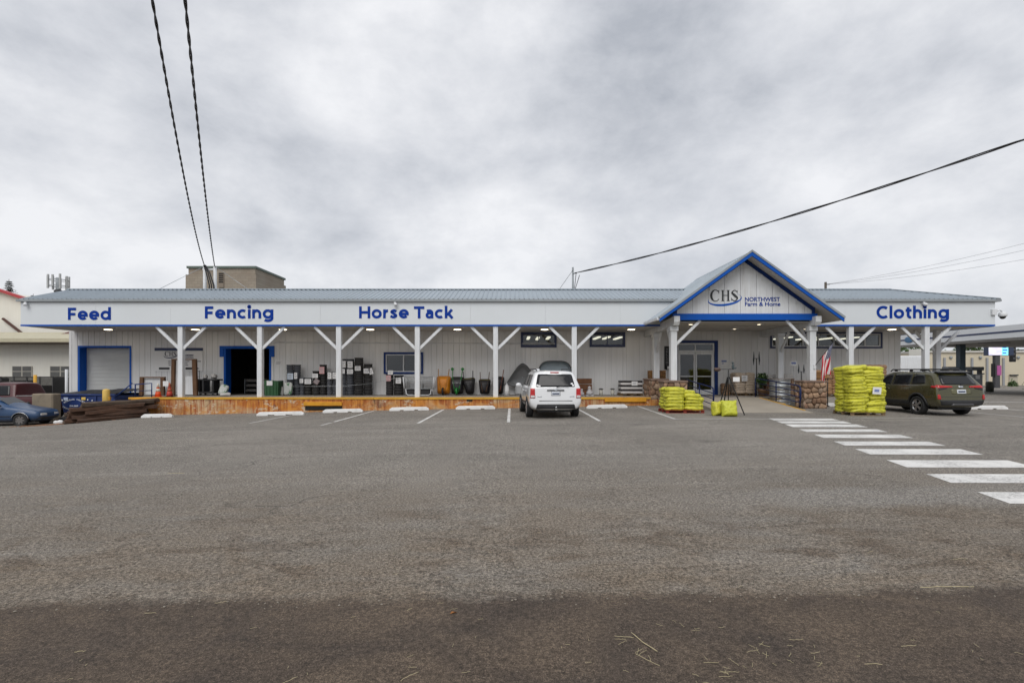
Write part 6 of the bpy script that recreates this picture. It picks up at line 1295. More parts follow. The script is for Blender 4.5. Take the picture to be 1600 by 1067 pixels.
tf = NT('flag_cloth'); s_ = tf.sep(tf.tc.outputs['UV']); st_ = tf.math('GREATER_THAN', tf.math('MODULO', tf.math('MULTIPLY', s_[1], 13.0), 2.0), 1.0)
cc = tf.mix(st_, (0.50, 0.015, 0.03), (0.72, 0.70, 0.68)); can = tf.math('MULTIPLY', tf.math('LESS_THAN', s_[0], 0.4), tf.math('GREATER_THAN', s_[1], 6 / 13))
vo = tf.n.new('ShaderNodeTexVoronoi'); vo.inputs['Scale'].default_value = 1.0; vo.inputs['Randomness'].default_value = 0.0; tf.l.new(tf.vec((25, 17, 1), 'UV'), vo.inputs['Vector']); star = tf.math('LESS_THAN', vo.outputs['Distance'], 0.28)
cc = tf.mix(can, cc, tf.mix(star, (0.012, 0.02, 0.09), (0.6, 0.6, 0.62))); tf.set(cc, 0.8); link('cloth', me, tf.m, t)
# ---- wheel stops
def wheel_stop(x, y, label, L=1.85):
    b = MB(); o = []; n = 6
    pr = [(-0.075, 0.03), (-0.06, 0.13), (-0.03, 0.15), (0.03, 0.15), (0.06, 0.13), (0.075, 0.03)]
    ends = [(-L / 2, 1.0), (-L / 2 + 0.10, 1.0)]
    vs = []; st = [(-L / 2, 0.35), (-L / 2 + 0.12, 1.0), (L / 2 - 0.12, 1.0), (L / 2, 0.35)]
    for xx, k in st:
        for (p, q) in pr: vs.append((xx, p, 0.03 + (q - 0.03) * k))
    fs = [(i * n + k, i * n + (k + 1) % n, (i + 1) * n + (k + 1) % n, (i + 1) * n + k) for i in range(3) for k in range(n)] + [tuple(range(n - 1, -1, -1)), tuple(range(3 * n, 4 * n))]
    b.add(vs, fs)
    for x0, x1 in ((-L / 2, -L / 2 + 0.5), (-0.25, 0.25), (L / 2 - 0.5, L / 2)): b.box(x0, x1, -0.074, 0.074, -0.03, 0.032)
    o = b.build('wheel_stop', mat('stop_white', (0.74, 0.74, 0.73), 0.75, var=0.12, scale=6, dirt=(0.4, 0.38, 0.35), bump=0.2)); o.location = (x, y, zg(x) + 0.012); o.rotation_euler = (0, -math.atan((zg(x + 0.5) - zg(x - 0.5))), 0); tag(o, label, 'wheel stop', 'white wheel stops in front of the dock')
for u, y, lab in ((246, 23.3, 'white wheel stop at the end of the pile of railway ties'), (438.5, 22.95, 'white wheel stop in front of the loading door'), (536, 23.9, 'white wheel stop below the tub stacks'), (639.5, 24.2, 'white wheel stop below the wire cart'), (743, 24.2, 'white wheel stop below the wheelbarrows'), (948, 23.4, 'white wheel stop between white SUV and stone pier'), (1281, 24.4, 'white wheel stop between stone pier and tall bag stack'), (1540, 22.6, 'white wheel stop past the olive SUV')):
    wheel_stop(X(u, y), y, lab, 2.1 if u == 438.5 else (1.4 if u == 246 else 1.85))
# ================================================================== LEFT CORNER: dumpster, timbers, block, neighbours
M_dump = mat('dumpster_blue', (0.008, 0.032, 0.15), 0.5, var=0.2, scale=2, dirt=(0.03, 0.03, 0.05))
t = thing('dumpster', 'navy blue steel dumpster with white curved lettering beside the dock', 'dumpster', (-20.7, 25.0, zg(-20.7)))
x0, x1, h = -1.35, 1.32, 1.15
def wall_pr(name, pts, y0, y1): MB().prism(pts, y0, y1, 'y').build(name, M_dump, t)
wall_pr('front_panel', [(x0 + 0.2, 0.12), (x1, 0.12), (x1, h), (x0, h)], 0.0, 0.05); wall_pr('rear_panel', [(x0 + 0.2, 0.12), (x1, 0.12), (x1, h), (x0, h)], 1.85, 1.9)
MB().add([(x0 + 0.2, 0.05, 0.12), (x0 + 0.2, 1.85, 0.12), (x0, 1.85, h), (x0, 0.05, h)], [(0, 1, 2, 3)]).build('end_panel', M_dump, t, fix=False); MB().box(x1 - 0.05, x1, 0.051, 1.849, 0.12, h).build('end_panel', M_dump, t); MB().box(x0 + 0.2, x1 - 0.06, 0.051, 1.849, 0.12, 0.16).build('floor_panel', M_dump, t)
MB().box(x0 - 0.06, x1 + 0.03, -0.06, 0.055, h + 0.001, h + 0.08, bev=0.015).build('rim', M_dump, t); MB().box(x0 - 0.06, x1 + 0.03, 1.84, 1.96, h + 0.001, h + 0.08, bev=0.015).build('rim', M_dump, t)
MB().prism([(0.06, h + 0.085), (1.9, h + 0.20), (1.9, h + 0.23), (0.06, h + 0.12)], x0 - 0.02, 0.0, 'x').build('lid', M_black, t); MB().prism([(0.06, h + 0.085), (1.9, h + 0.26), (1.9, h + 0.29), (0.06, h + 0.12)], 0.03, x1, 'x').build('lid', M_black, t)
for x in (-0.4, 0.35, 0.9): MB().box(x, x + 0.08, -0.05, -0.001, 0.14, h - 0.02).build('rib', M_dump, t)
MB().box(x0 + 0.3, x0 + 0.45, 0.1, 1.8, 0, 0.119).build('skid', M_black, t); MB().box(x1 - 0.3, x1 - 0.15, 0.1, 1.8, 0, 0.119).build('skid', M_black, t)
M_wlet = mat('white_lettering', (0.66, 0.68, 0.72), 0.6)
def arc_text(s, cx_, cz_, r, a0, a1, hgt, low=False):
    n = len(s)
    for i, ch in enumerate(s):
        if ch == ' ': continue
        a = R(lerp(a0, a1, i / (n - 1))); px, pz = cx_ + r * math.cos(a), cz_ + r * math.sin(a); rot = (a - math.pi / 2) if not low else (a + math.pi / 2)
        M_ = Matrix.Translation((px, -0.056, pz)) @ Matrix.Rotation(-rot, 4, 'Y'); letters(ch, -hgt * 0.38, hgt * 0.38, 0, hgt, 0, M_wlet, t, 0.02, 'letter', 0.003, M_)
arc_text('NOOKSACK VALLEY', -0.62, 0.10, 0.84, 124, 58, 0.075); letters('354-3400', -0.86, -0.44, 0.62, 0.075, -0.056, M_wlet, t, 0.02, per=False, name='lettering', depth=0.003); arc_text('DISPOSAL & RECYCLING', -0.62, 1.42, 1.0, 236, 312, 0.07, True)
MB().box(-1.14, -0.94, -0.058, -0.052, 0.93, 1.07).build('sticker', mat('pale_sticker', (0.45, 0.52, 0.66), 0.6), t); MB().box(-0.28, -0.08, -0.058, -0.052, 0.95, 1.08).build('sticker', mat('yellow_sticker', (0.66, 0.45, 0.10), 0.6), t); MB().box(-1.24, -1.19, -0.058, -0.052, 0.90, 0.98).box(0.0, 0.05, -0.058, -0.052, 0.93, 0.99).box(0.22, 0.27, -0.058, -0.052, 0.90, 0.95).build('sticker', M_paper, t)['kind'] = 'stuff'
# bollard
t = thing('bollard', 'stubby yellow steel bollard in front of the dumpster', 'bollard', (X(166, 24.3), 24.3, zg(-19.2))); MB().lathe([(0.15, 0), (0.15, 1.35), (0.12, 1.41), (0, 1.44)], 20).build('pipe', mat('bollard_yellow', (0.66, 0.44, 0.10), 0.6, var=0.2, scale=3), t); MB().box(0.14, 0.2, -0.05, 0.05, 0.9, 1.05).build('bracket', M_yellow, t)
# concrete block
t = tag(MB().box(-22.5, -21.5, 23.95, 24.45, zg(-21.6) - 0.02, 0.71, bev=0.05).build('concrete_block', mat('old_concrete', (0.30, 0.25, 0.185), 0.95, var=0.45, scale=2.5, dirt=(0.11, 0.085, 0.055), bump=0.4, bscale=12)), 'weathered square concrete block beside the dumpster', 'concrete block')
# railway ties
M_tie = [mat('tie_%s' % n, c, 0.95, var=0.5, scale=6, dirt=(0.035, 0.025, 0.02), bump=0.5, bscale=14, rnd=0.35) for n, c in (('brown', (0.115, 0.058, 0.034)), ('grey', (0.15, 0.105, 0.075)))]
def tie_mesh(L, w, h, seed):
    rnd = random.Random(seed); b = MB(); n = 8; vs = []
    for i in range(n + 1):
        x = L * i / n - L / 2; j = lambda: rnd.uniform(-0.014, 0.014)
        vs += [(x + (j() * 3 if i in (0, n) else 0), y + j(), z + j()) for y, z in ((-w / 2, 0.02), (-w / 2 + 0.03, 0), (w / 2 - 0.03, 0), (w / 2, 0.03), (w / 2, h - 0.03), (w / 2 - 0.03, h), (-w / 2 + 0.03, h), (-w / 2, h - 0.02))]
    b.add(vs, [(i * 8 + k, i * 8 + (k + 1) % 8, i * 8 + 8 + (k + 1) % 8, i * 8 + 8 + k) for i in range(n) for k in range(8)] + [tuple(range(7, -1, -1)), tuple(range(n * 8, n * 8 + 8))]); return b.mesh('railway_tie')
TM = [tie_mesh(2.62, 0.23, 0.165, s) for s in range(5)]; _tm = {}
ang = R(47); d = Vector((math.cos(ang), math.sin(ang), 0)); nrm = Vector((-d.y, d.x, 0)); base = Vector((-17.95, 23.05, 0))
for lay in range(5):
    nrow = 5 - (lay > 3)
    for k in range(nrow):
        mi = random.randrange(2); si = random.randrange(5); key = (mi, si)
        if key not in _tm: me = TM[si].copy(); me.materials.append(M_tie[mi]); _tm[key] = me
        c = base + nrm * ((k - 1.2) * 0.235 + random.uniform(-0.02, 0.02) + lay * 0.03) + d * (random.uniform(-0.42, 0.2) + 0.06 * lay)
        o = link('railway_tie', _tm[key], None, None, (c.x, c.y, zg(c.x) + 0.015 + lay * 0.163), (random.uniform(-0.16, 0.16), -math.atan(0.045) + random.uniform(-0.03, 0.03), ang + random.uniform(-0.09, 0.09))); tag(o, 'dark brown railway tie in the pile beside the dumpster', 'railway tie', 'pile of railway ties')
# loose debris by the blue car
rnd = random.Random(5); b = MB()
for i in range(420):
    x = rnd.gauss(-19.6, 0.55); y = 22.1 + rnd.gauss(0, 0.22) + (x + 19.6) * 0.35; s = rnd.uniform(0.015, 0.05); a = rnd.random() * 3; z = zg(x) + 0.004
    b.box(-s * 1.6, s * 1.6, -s * 0.5, s * 0.5, 0, s * 0.35, Matrix.Translation((x, y, z)) @ Matrix.Rotation(a, 4, 'Z'))
tag(b.build('wood_chips', mat('wood_chip', (0.34, 0.17, 0.085), 0.9, var=0.5, scale=9)), 'orange brown wood chips scattered on the asphalt by the railway ties', 'wood chips', kind='stuff')
t = tag(MB().tube([(-20.6, 23.3, -0.47), (-20.0, 23.5, -0.44), (-19.3, 23.7, -0.42)], 0.11, 10).build('pipe', M_black), 'short black pipe lying behind the wood chips', 'pipe'); o = link('crumpled_bag', BAGS[3].copy(), M_paper, None, (-20.0, 22.6, -0.49), (0.2, 0, 0.4)); o.scale = (0.5, 0.35, 0.9); tag(o, 'crumpled white plastic bag on the ground by the blue car', 'plastic bag')
# neighbouring cream building with red roof edge
M_cream = mat('cream_wall', (0.75, 0.73, 0.66), 0.8, var=0.1, scale=0.3, dirt=(0.58, 0.54, 0.45), streak=0.3); M_redt = mat('red_trim', (0.42, 0.045, 0.05), 0.5)
t = thing('warehouse', 'tall cream warehouse with a red roof edge behind the store', 'building'); y = 44.0
xl, xr = -75.0, X(150, y); zr = lambda u: Z(455 + u * 0.33, y)
MB().prism([(xl, -1), (xr, -1), (xr, zr(150)), (X(0, y), zr(0)), (xl, zr(0) + 0.5)], y, y + 18, 'y').build('wall', M_cream, t)
MB().bar((X(-40, y), y - 0.25, zr(0) + 0.25), (X(0, y), y - 0.25, zr(0) + 0.12), 0.5, 0.2).build('roof_edge', M_redt, t); MB().bar((X(0, y), y - 0.25, zr(0) + 0.12), (xr, y - 0.25, zr(150) + 0.12), 0.5, 0.2).build('roof_edge', M_redt, t)
MB().bar((X(7, y), y - 0.15, Z(498, y)), (X(50, y), y - 0.15, Z(531, y)), 0.16, 0.16).build('stair_rail', mat('rust_brown', (0.10, 0.05, 0.04), 0.8), t)
t = thing('low_wing', 'low cream outbuilding with wide eaves behind the maroon pickup', 'building'); y = 36.0
MB().box(-52, -28.0, y, y + 6, -1, 3.95).build('wall', M_cream, t); MB().prism([(y - 1.5, 4.0), (y + 6, 5.0), (y + 6, 4.85), (y - 1.5, 3.75)], -52, -27.7, 'x').build('roof', mat('eave_board', (0.50, 0.46, 0.33), 0.7, var=0.2), t); MB().box(-52, -27.9, y - 1.4, y - 0.01, 3.68, 3.74).build('eave_soffit', mat('eave_grey', (0.17, 0.14, 0.11), 0.8), t)
for u0, u1 in ((20, 51), (79, 112), (-50, -15)):
    w = MB().box(X(u0, y), X(u1, y), y - 0.06, y - 0.001, Z(588.5, y), Z(572, y)).build('window', mat('old_frame', (0.40, 0.38, 0.33), 0.8), t)
    for c in range(2):
        for r_ in range(2): xa = lerp(X(u0, y), X(u1, y), c / 2) + 0.05; MB().box(xa, xa + (X(u1, y) - X(u0, y)) / 2 - 0.1, y - 0.07, y - 0.061, lerp(Z(588.5, y), Z(572, y), r_ / 2) + 0.03, lerp(Z(588.5, y), Z(572, y), (r_ + 1) / 2) - 0.03).build('pane', mat('old_pane', (0.10, 0.10, 0.095), 0.15), w)
t = thing('lean_to_roof', 'red brown sloped awning beyond the corner of the store', 'awning'); MB().prism([(38.5, Z(528, 38.5)), (41, Z(514, 40)), (41, Z(514, 40) - 0.1), (38.5, Z(528, 38.5) - 0.1)], X(72, 38.5), X(130, 38.5), 'x').build('sheet', mat('rust_sheet', (0.14, 0.055, 0.04), 0.7, var=0.3), t); MB().tube([(X(72, 38.4), 38.4, Z(529, 38.4)), (X(130, 38.4), 38.4, Z(529, 38.4))], 0.07, 6).build('gutter', M_white, t); MB().box(X(100, 40), X(101, 40), 40, 40.1, -1, Z(520, 40)).build('post', M_white, t)
# yard fence of dark mesh with stored goods
t = thing('yard_fence', 'dark mesh yard fence behind the maroon pickup', 'fence', (0, 0, 0)); y = 33.0; fx0, fx1 = X(-60, y), X(103, y)
for i in range(9): xx = lerp(fx0, fx1, i / 8); MB().tube([(xx, y, -0.8), (xx, y, 1.45)], 0.04, 6).build('fence_post', M_iron, t)
MB().tube([(fx0, y, 1.42), (fx1, y, 1.42)], 0.025, 6).build('rail', M_iron, t)
b = MB(); n = 150
for i in range(n): xx = lerp(fx0, fx1, i / n); b.box(xx, xx + 0.018, y - 0.01, y + 0.01, -0.7, 1.4)
b.build('mesh', M_iron, t)['kind'] = 'stuff'
rnd = random.Random(8)
for i in range(7):
    xx = lerp(fx0, fx1, (i + 0.5) / 7.3); hh = rnd.uniform(1.4, 2.1); o = MB().box(xx - 0.5, xx + 0.42, y + 0.4, y + 1.3, -0.72, -0.72 + hh, bev=0.04).build('covered_pallet', mat('tarp_%d' % (i % 3), [(0.03, 0.03, 0.03), (0.055, 0.05, 0.045), (0.035, 0.02, 0.018)][i % 3], 0.7, var=0.4)); tag(o, 'dark covered pallet load stored behind the yard fence', 'pallet load', 'pallet loads behind the fence')
tag(MB().tube([(X(55, 32.5), 32.5, -0.7), (X(55, 32.5), 32.5, 1.55)], 0.09, 8).build('yellow_post', M_yellow), 'yellow post standing in front of the dark yard fence', 'post')
tag(MB().tube([(X(104, 28.6), 28.6, -0.7), (X(104, 28.6), 28.6, Z(577, 28.6))], 0.07, 8).build('white_pipe', M_white), 'white upright pipe at the corner of the store', 'pipe')
# roof-top block behind the ridge
t = thing('block_tower', 'tan concrete block rooftop enclosure with a louvred vent and green coping', 'building')
tb = NT('block_wall'); v = tb.vec((1, 1, 1)); br = tb.n.new('ShaderNodeTexBrick'); br.inputs['Scale'].default_value = 1.0; br.inputs['Brick Width'].default_value = 0.42; br.inputs['Row Height'].default_value = 0.21; br.inputs['Mortar Size'].default_value = 0.014
mp = tb.n.new('ShaderNodeMapping'); mp.inputs['Rotation'].default_value = (R(90), 0, 0); tb.l.new(tb.tc.outputs['Object'], mp.inputs[0]); tb.l.new(mp.outputs[0], br.inputs['Vector'])
br.inputs['Color1'].default_value = (0.27, 0.235, 0.19, 1); br.inputs['Color2'].default_value = (0.31, 0.27, 0.215, 1); br.inputs['Mortar'].default_value = (0.235, 0.205, 0.165, 1)
cc = tb.mix(tb.ramp(tb.noise(v, 0.7, 6), [(0.4, 0.0), (0.7, 0.5)]), br.outputs[0], (0.20, 0.15, 0.11)); tb.set(cc, 0.95); tb.bump(br.outputs['Fac'], 0.3, 0.02)
MB().box(-25.5, -20.0, 40.0, 45.3, 4.9, 9.35).build('wall', tb.m, t); MB().box(-25.35, -20.12, 40.12, 45.2, 9.351, 9.85).build('parapet', tb.m, t); MB().box(-25.45, -20.02, 40.02, 45.3, 9.851, 10.02).build('coping', mat('coping_green', (0.10, 0.13, 0.11), 0.6), t)
w = MB().box(X(341, 39.9), X(349, 39.9), 39.93, 39.999, Z(449, 39.9), Z(426, 39.9)).build('vent', mat('vent_tan', (0.22, 0.18, 0.14), 0.8), t)
for k in range(5): MB().box(X(341.6, 39.9), X(348.4, 39.9), 39.91, 39.929, Z(441.6 - k * 3.3, 39.9), Z(439.7 - k * 3.3, 39.9)).build('louvre', M_dark, w)
# overhead service cables
def cable(name, label, p0, p1, sag, r, strands=1, twist=40, n=90, ext=0.0):
    p0, p1 = Vector(p0), Vector(p1); b = MB()
    for s in range(strands):
        pts = []
        for i in range(n + 1):
            t_ = i / n * (1 + ext); q = p0.lerp(p1, t_) - Vector((0, 0, sag * 4 * t_ * (1 - t_) if t_ <= 1 else -sag * 4 * t_ * (t_ - 1) * -1))
            if strands > 1: a = t_ * twist + 2 * math.pi * s / strands; q = q + Vector((math.cos(a), 0, math.sin(a))) * r * 1.1
            pts.append(q)
        b.tube(pts, r, 6)
    return tag(b.build(name, M_black), label, 'cable', 'overhead service cables')
cable('overhead_cable', 'twisted black cable rising from the taller pipe of the service mast', (-17.4, 28.95, 7.76), (-6.7, 9.5, 8.75), 0.55, 0.016, 2, 150, 300, 0.25)
cable('overhead_cable', 'twisted black cable rising from the second pipe of the service mast', (-16.82, 28.95, 7.72), (-5.45, 8.5, 8.1), 0.42, 0.016, 2, 150, 300, 0.25)
cable('overhead_cable', 'black service cable sweeping up from the slim mast beside the gable', (3.5, 28.4, 7.22), (15.5, 15.5, 8.75), 0.30, 0.022, 2, 22, 80, 0.3)
# left skyline: fir, cell mast, small tree
def conifer(x, y, h, r, label, seed):
    rnd = random.Random(seed); t = thing('fir_tree', label, 'tree', (x, y, -1)); MB().tube([(0, 0, 0), (0, 0, h * 0.6), (0, 0, h)], [0.35, 0.2, 0.03], 8).build('trunk', M_bark, t); b = MB()
    k = 0; z = h * 0.5
    while z < h * 0.99:
        f = (h - z) / (h * 0.5); nb_ = 13
        for i in range(nb_):
            a = rnd.random() * 6.28; L = r * f * rnd.uniform(0.65, 1.1) + 0.15; dz = -L * 0.22
            for s_ in range(12):
                q = (s_ + 0.5) / 12; p = Vector((math.cos(a) * L * q, math.sin(a) * L * q, z + dz * q)); sz = 0.38 * (1.1 - q * 0.6); aa = a + rnd.uniform(-1, 1)
                e1 = Vector((math.cos(aa), math.sin(aa), rnd.uniform(-0.4, 0.2))) * sz; e2 = Vector((-math.sin(aa), math.cos(aa), rnd.uniform(-0.3, 0.3))) * sz * 0.3; b.add([p, p + e1 * 0.5 + e2, p + e1, p + e1 * 0.5 - e2], [(0, 1, 2, 3)])
        z += h * 0.017
    b.build('crown', M_needle, t, fix=False)
conifer(X(14, 95), 95, Z(436, 95) + 1, 5.0, 'dark fir tree rising behind the red roof edge', 4); conifer(X(52, 110), 110, Z(459, 110) + 1, 4.0, 'small distant fir tip above the end of the store roof', 9)
t = thing('cell_mast', 'cellular mast with pale antenna panels beyond the store roof', 'antenna mast', (X(91, 85), 85, -1)); hz = Z(434, 85) + 1; MB().tube([(0, 0, 0), (0, 0, hz)], 0.35, 8).build('mast', M_gutter, t); M_ant = mat('antenna', (0.42, 0.43, 0.43), 0.6)
for i in range(9):
    a = i * 0.7; rx_ = math.cos(a) * 1.35; ry_ = math.sin(a) * 1.35; MB().box(rx_ - 0.13, rx_ + 0.13, ry_ - 0.1, ry_ + 0.1, hz - 1.9 + 0.3 * (i % 2), hz + 0.1 + 0.2 * (i % 3)).build('antenna_panel', M_ant, t)
for z in (hz - 0.4, hz - 1.4): MB().tube([(1.35 * math.cos(k * 0.785), 1.35 * math.sin(k * 0.785), z) for k in range(9)], 0.06, 5).build('ring', M_gutter, t)
MB().tube([(1.7, 0, 0), (1.7, 0, hz - 2.0)], 0.07, 5).build('whip_aerial', M_gutter, t); MB().lathe([(0.5, hz - 2.6), (0.6, hz - 2.2), (0.3, hz - 1.9)], 10).build('equipment_ring', M_gtank2, t)
# ================================================================== RIGHT: fuel canopy, sign, far buildings, trees
M_can = mat('canopy_grey', (0.68, 0.70, 0.72), 0.5, var=0.06, scale=0.4)
t = thing('fuel_canopy', 'long grey fuel station canopy with a blue stripe beyond the store', 'canopy'); cx0, cx1, cy0, cy1, cz0, cz1 = 34.6, 46.0, 30.0, 46.0, 3.95, 5.0
MB().box(cx0, cx1, cy0, cy1, cz0 + 0.16, cz1).build('fascia', M_can, t); MB().box(cx0 + 0.15, cx1 - 0.15, cy0 + 0.15, cy1 - 0.15, cz0, cz0 + 0.158).build('soffit', mat('canopy_soffit', (0.36, 0.35, 0.34), 0.6), t); MB().box(cx0 - 0.02, cx0 - 0.001, cy0, cy1, 4.48, 4.60).build('stripe', M_navy, t)
for (x, y) in ((36.2, 41.3), (36.2, 33.5), (44.2, 41.3), (44.2, 33.5)): MB().box(x - 0.22, x + 0.22, y - 0.2, y + 0.2, zg(36), cz0 - 0.001).build('column', mat('column_blue', (0.03, 0.055, 0.075), 0.5), t)
for y in (34, 38, 42): MB().box(cx0 + 0.6, cx0 + 2.4, y, y + 0.7, cz0 - 0.06, cz0 - 0.001).build('light_panel', mat('light_box', (0.2, 0.2, 0.21), 0.5), t)
chs(0, 0, 0.01, 0.01, 0, t, M_navy, M_navy) if False else None
MB().ball((cx0 - 0.03, 44.6, 4.55), (0.03, 0.55, 0.28)).build('emblem', mat('emblem_blue', (0.06, 0.16, 0.30), 0.5), t)
for i, (x, y) in enumerate(((35.6, 41.5), (38.4, 42.5))):
    t = thing('fuel_pump', 'grey fuel pump under the canopy, ' + ('nearer the blue column' if i == 0 else 'the one beside the waste bin'), 'fuel pump', (x, y, zg(x))); MB().box(-0.42, 0.42, -0.3, 0.3, 0, 1.5, bev=0.04).build('cabinet', mat('pump_grey', (0.22, 0.24, 0.26), 0.5), t); MB().box(-0.5, 0.5, -0.35, 0.35, 1.8, 2.1, bev=0.04).build('header', mat('pump_header', (0.11, 0.12, 0.13), 0.5), t); MB().box(-0.2, 0.15, -0.31, -0.301, 1.1, 1.42).build('screen', M_paper, t)
    for s in (-0.4, 0.4): MB().box(s - 0.04, s + 0.04, -0.2, 0.2, 1.501, 1.8).build('header_post', M_gtank2, t)
tag(MB().lathe([(0.26, 0), (0.28, 0.7), (0.25, 0.85), (0, 0.88)], 14, Matrix.Translation((40.4, 43.3, zg(37)))).build('waste_bin', mat('bin_dark', (0.04, 0.045, 0.035), 0.6)), 'dark waste bin beside the fuel pumps', 'bin')
# electronic price sign
t = thing('electronic_sign', 'lit electronic display sign on a grey post beyond the fuel pumps', 'sign', (X(1557, 55), 55, zg(52))); sy = 0; k_ = 55 / 800
sw0, sw1 = (1541 - 1557) * k_, (1572 - 1557) * k_; z0_, z1_ = Z(555.5, 55) - zg(52), Z(536, 55) - zg(52)
MB().box(sw0, sw1 + 0.6, -0.25, 0.35, z0_, z1_, bev=0.03).build('cabinet', mat('sign_cabinet', (0.03, 0.045, 0.09), 0.5), t); MB().box(-0.25, 0.25, -0.15, 0.2, 0, z0_ - 0.001).build('post', mat('sign_post', (0.06, 0.06, 0.065), 0.6), t)
ts = NT('display_white'); vv = ts.vec((1, 1, 1)); ec = ts.ramp(ts.noise(vv, 0.9, 3), [(0.42, (0.95, 0.97, 1.0)), (0.56, (0.80, 0.72, 0.95)), (0.7, (0.5, 0.62, 0.95))]); ts.set((0.05, 0.05, 0.05), 0.4); ts.l.new(ec, ts.b.inputs['Emission Color']); ts.b.inputs['Emission Strength'].default_value = 0.95
MB().box(sw0 + 0.03, sw0 + 1.42, -0.262, -0.251, z0_ + 0.04, z1_ - 0.04).build('display', ts.m, t); dp = MB().box(sw0 + 1.44, sw1 - 0.02, -0.262, -0.251, z0_ + 0.04, z1_ - 0.04).build('display', emit('display_cyan', (0.22, 0.72, 0.85), 0.8), t)
for k in range(4): MB().box(sw0 + 1.5, sw1 - 0.12 - 0.1 * (k % 2), -0.268, -0.263, z1_ - 0.24 - 0.3 * k, z1_ - 0.10 - 0.3 * k).build('display_row', emit('display_blue', (0.03, 0.12, 0.55), 0.6), dp)
MB().box(-0.5, -0.27, -0.1, 0.1, 1.2, 2.6).build('cabinet_box', M_iron, t); MB().box(-0.1, 0.35, -0.2, -0.151, 1.35, 2.4).build('poster', mat('pink_poster', (0.42, 0.10, 0.30), 0.6), t)
# far cream building with block panels
t = thing('far_warehouse', 'long pale cream block building across the street', 'building'); y = 66.0; M_far = mat('far_cream', (0.58, 0.52, 0.40), 0.85, var=0.08, scale=0.2)
MB().box(X(1448, y), 110, y, y + 12, -0.2, Z(551, y)).build('wall', M_far, t); MB().box(X(1447, y), 110.2, y - 0.2, y + 12.2, Z(551, y) + 0.001, Z(551, y) + 0.25).build('coping', mat('far_coping', (0.52, 0.50, 0.46), 0.7), t)
for u in (1475, 1518, 1541.5, 1567, 1620, 1670): MB().box(X(u, y) - 0.12, X(u, y) + 0.12, y - 0.15, y - 0.002, 0, Z(559, y)).build('downpipe', mat('far_pipe', (0.30, 0.31, 0.33), 0.6), t)
for u in (1485, 1505, 1531, 1590): MB().ball((X(u, y), y - 0.1, Z(558.5, y)), (0.2, 0.15, 0.2)).build('wall_lamp', M_gutter, t)
MB().box(X(1576, y), X(1589, y), y - 0.1, y - 0.002, 0.2, Z(585, y)).build('bay_door', mat('far_door', (0.46, 0.42, 0.34), 0.8), t)
for u0, u1, v in ((1529, 1535, 583), (1576, 1588, 585)): MB().box(X(u0, y), X(u1, y), y - 0.3, y - 0.101, Z(v + 2, y), Z(v, y)).build('door_canopy', M_gtank2, t)
t = tag(MB().box(X(1395, 60), X(1446, 60), 60, 62.5, 0, Z(556, 60), bev=0.1).build('white_trailer', M_white), 'long white box trailer behind the corner of the store', 'trailer')
tag(MB().box(X(1440, 62), X(1449, 62), 62, 64, 0, Z(545, 62)).build('cream_shed', M_cream), 'narrow cream shed beside the white trailer', 'shed')
for i, (u0, u1, v0) in enumerate(((1520, 1528, 594), (1575, 1590, 594), (1597, 1625, 590))):
    y = 58.0 if i < 2 else 50.0; tag(leafy(None, ((X(u0, y) + X(u1, y)) / 2, y, 0.25), ((X(u1, y) - X(u0, y)) / 2, 0.5, Z(v0, y) - 0.1), 500, M_leaf2, 0.11, i + 40, 'low_shrub'), ['clipped low shrub beside the waste bin', 'low brownish shrub at the foot of the electronic sign', 'dark low shrub past the electronic sign'][i], 'shrub', 'low shrubs across the street')
tag(MB().box(36, 90, 56.6, 56.9, 0, 0.15).build('kerb', M_conc), 'far concrete kerb along the street', kind='structure')
def tree(x, y, h, r, label, seed, n=1600):
    rnd = random.Random(seed); t = thing('broadleaf_tree', label, 'tree', (x, y, 0), 0, 'trees beyond the street'); MB().tube([(0, 0, 0), (0.1, 0, h * 0.35), (0.05, 0.1, h * 0.7)], [0.3, 0.2, 0.08], 8).build('trunk', M_bark, t)
    for i in range(4): a = i * 1.6 + rnd.random(); MB().tube([(0.1, 0, h * 0.35), (math.cos(a) * r * 0.5, math.sin(a) * r * 0.5, h * 0.62)], [0.12, 0.05], 6).build('limb', M_bark, t)
    b = MB()
    for k in range(14):
        d_ = Vector((rnd.gauss(0, 1), rnd.gauss(0, 1), rnd.gauss(0, 0.8))).normalized(); c_ = Vector((0, 0, h * 0.64)) + Vector((d_.x * r * 0.68, d_.y * r * 0.68, d_.z * h * 0.24)); rr_ = r * rnd.uniform(0.28, 0.46)
        for i in range(n // 14):
            e_ = Vector((rnd.gauss(0, 1), rnd.gauss(0, 1), rnd.gauss(0, 1))).normalized(); p = c_ + e_ * rr_ * rnd.random() ** 0.4; s_ = rnd.uniform(0.12, 0.26); a_ = Vector((rnd.gauss(0, 1), rnd.gauss(0, 1), rnd.gauss(0, 0.6))).normalized(); q_ = a_.cross(e_).normalized(); b.add([p - a_ * s_, p + q_ * s_ * 0.6, p + a_ * s_, p - q_ * s_ * 0.6], [(0, 1, 2, 3)])
    b.build('crown', M_leaf2, t, fix=False)
tree(X(1420, 82), 82, 7.4, 3.8, 'round green tree behind the white trailer', 1); tree(X(1445, 88), 88, 7.0, 3.0, 'darker green tree behind the narrow cream shed', 2); tree(X(1513, 92), 92, 7.4, 3.0, 'green treetop showing above the cream block building', 3); tree(X(1576, 96), 96, 6.6, 2.4, 'small treetop beside the electronic sign', 6)
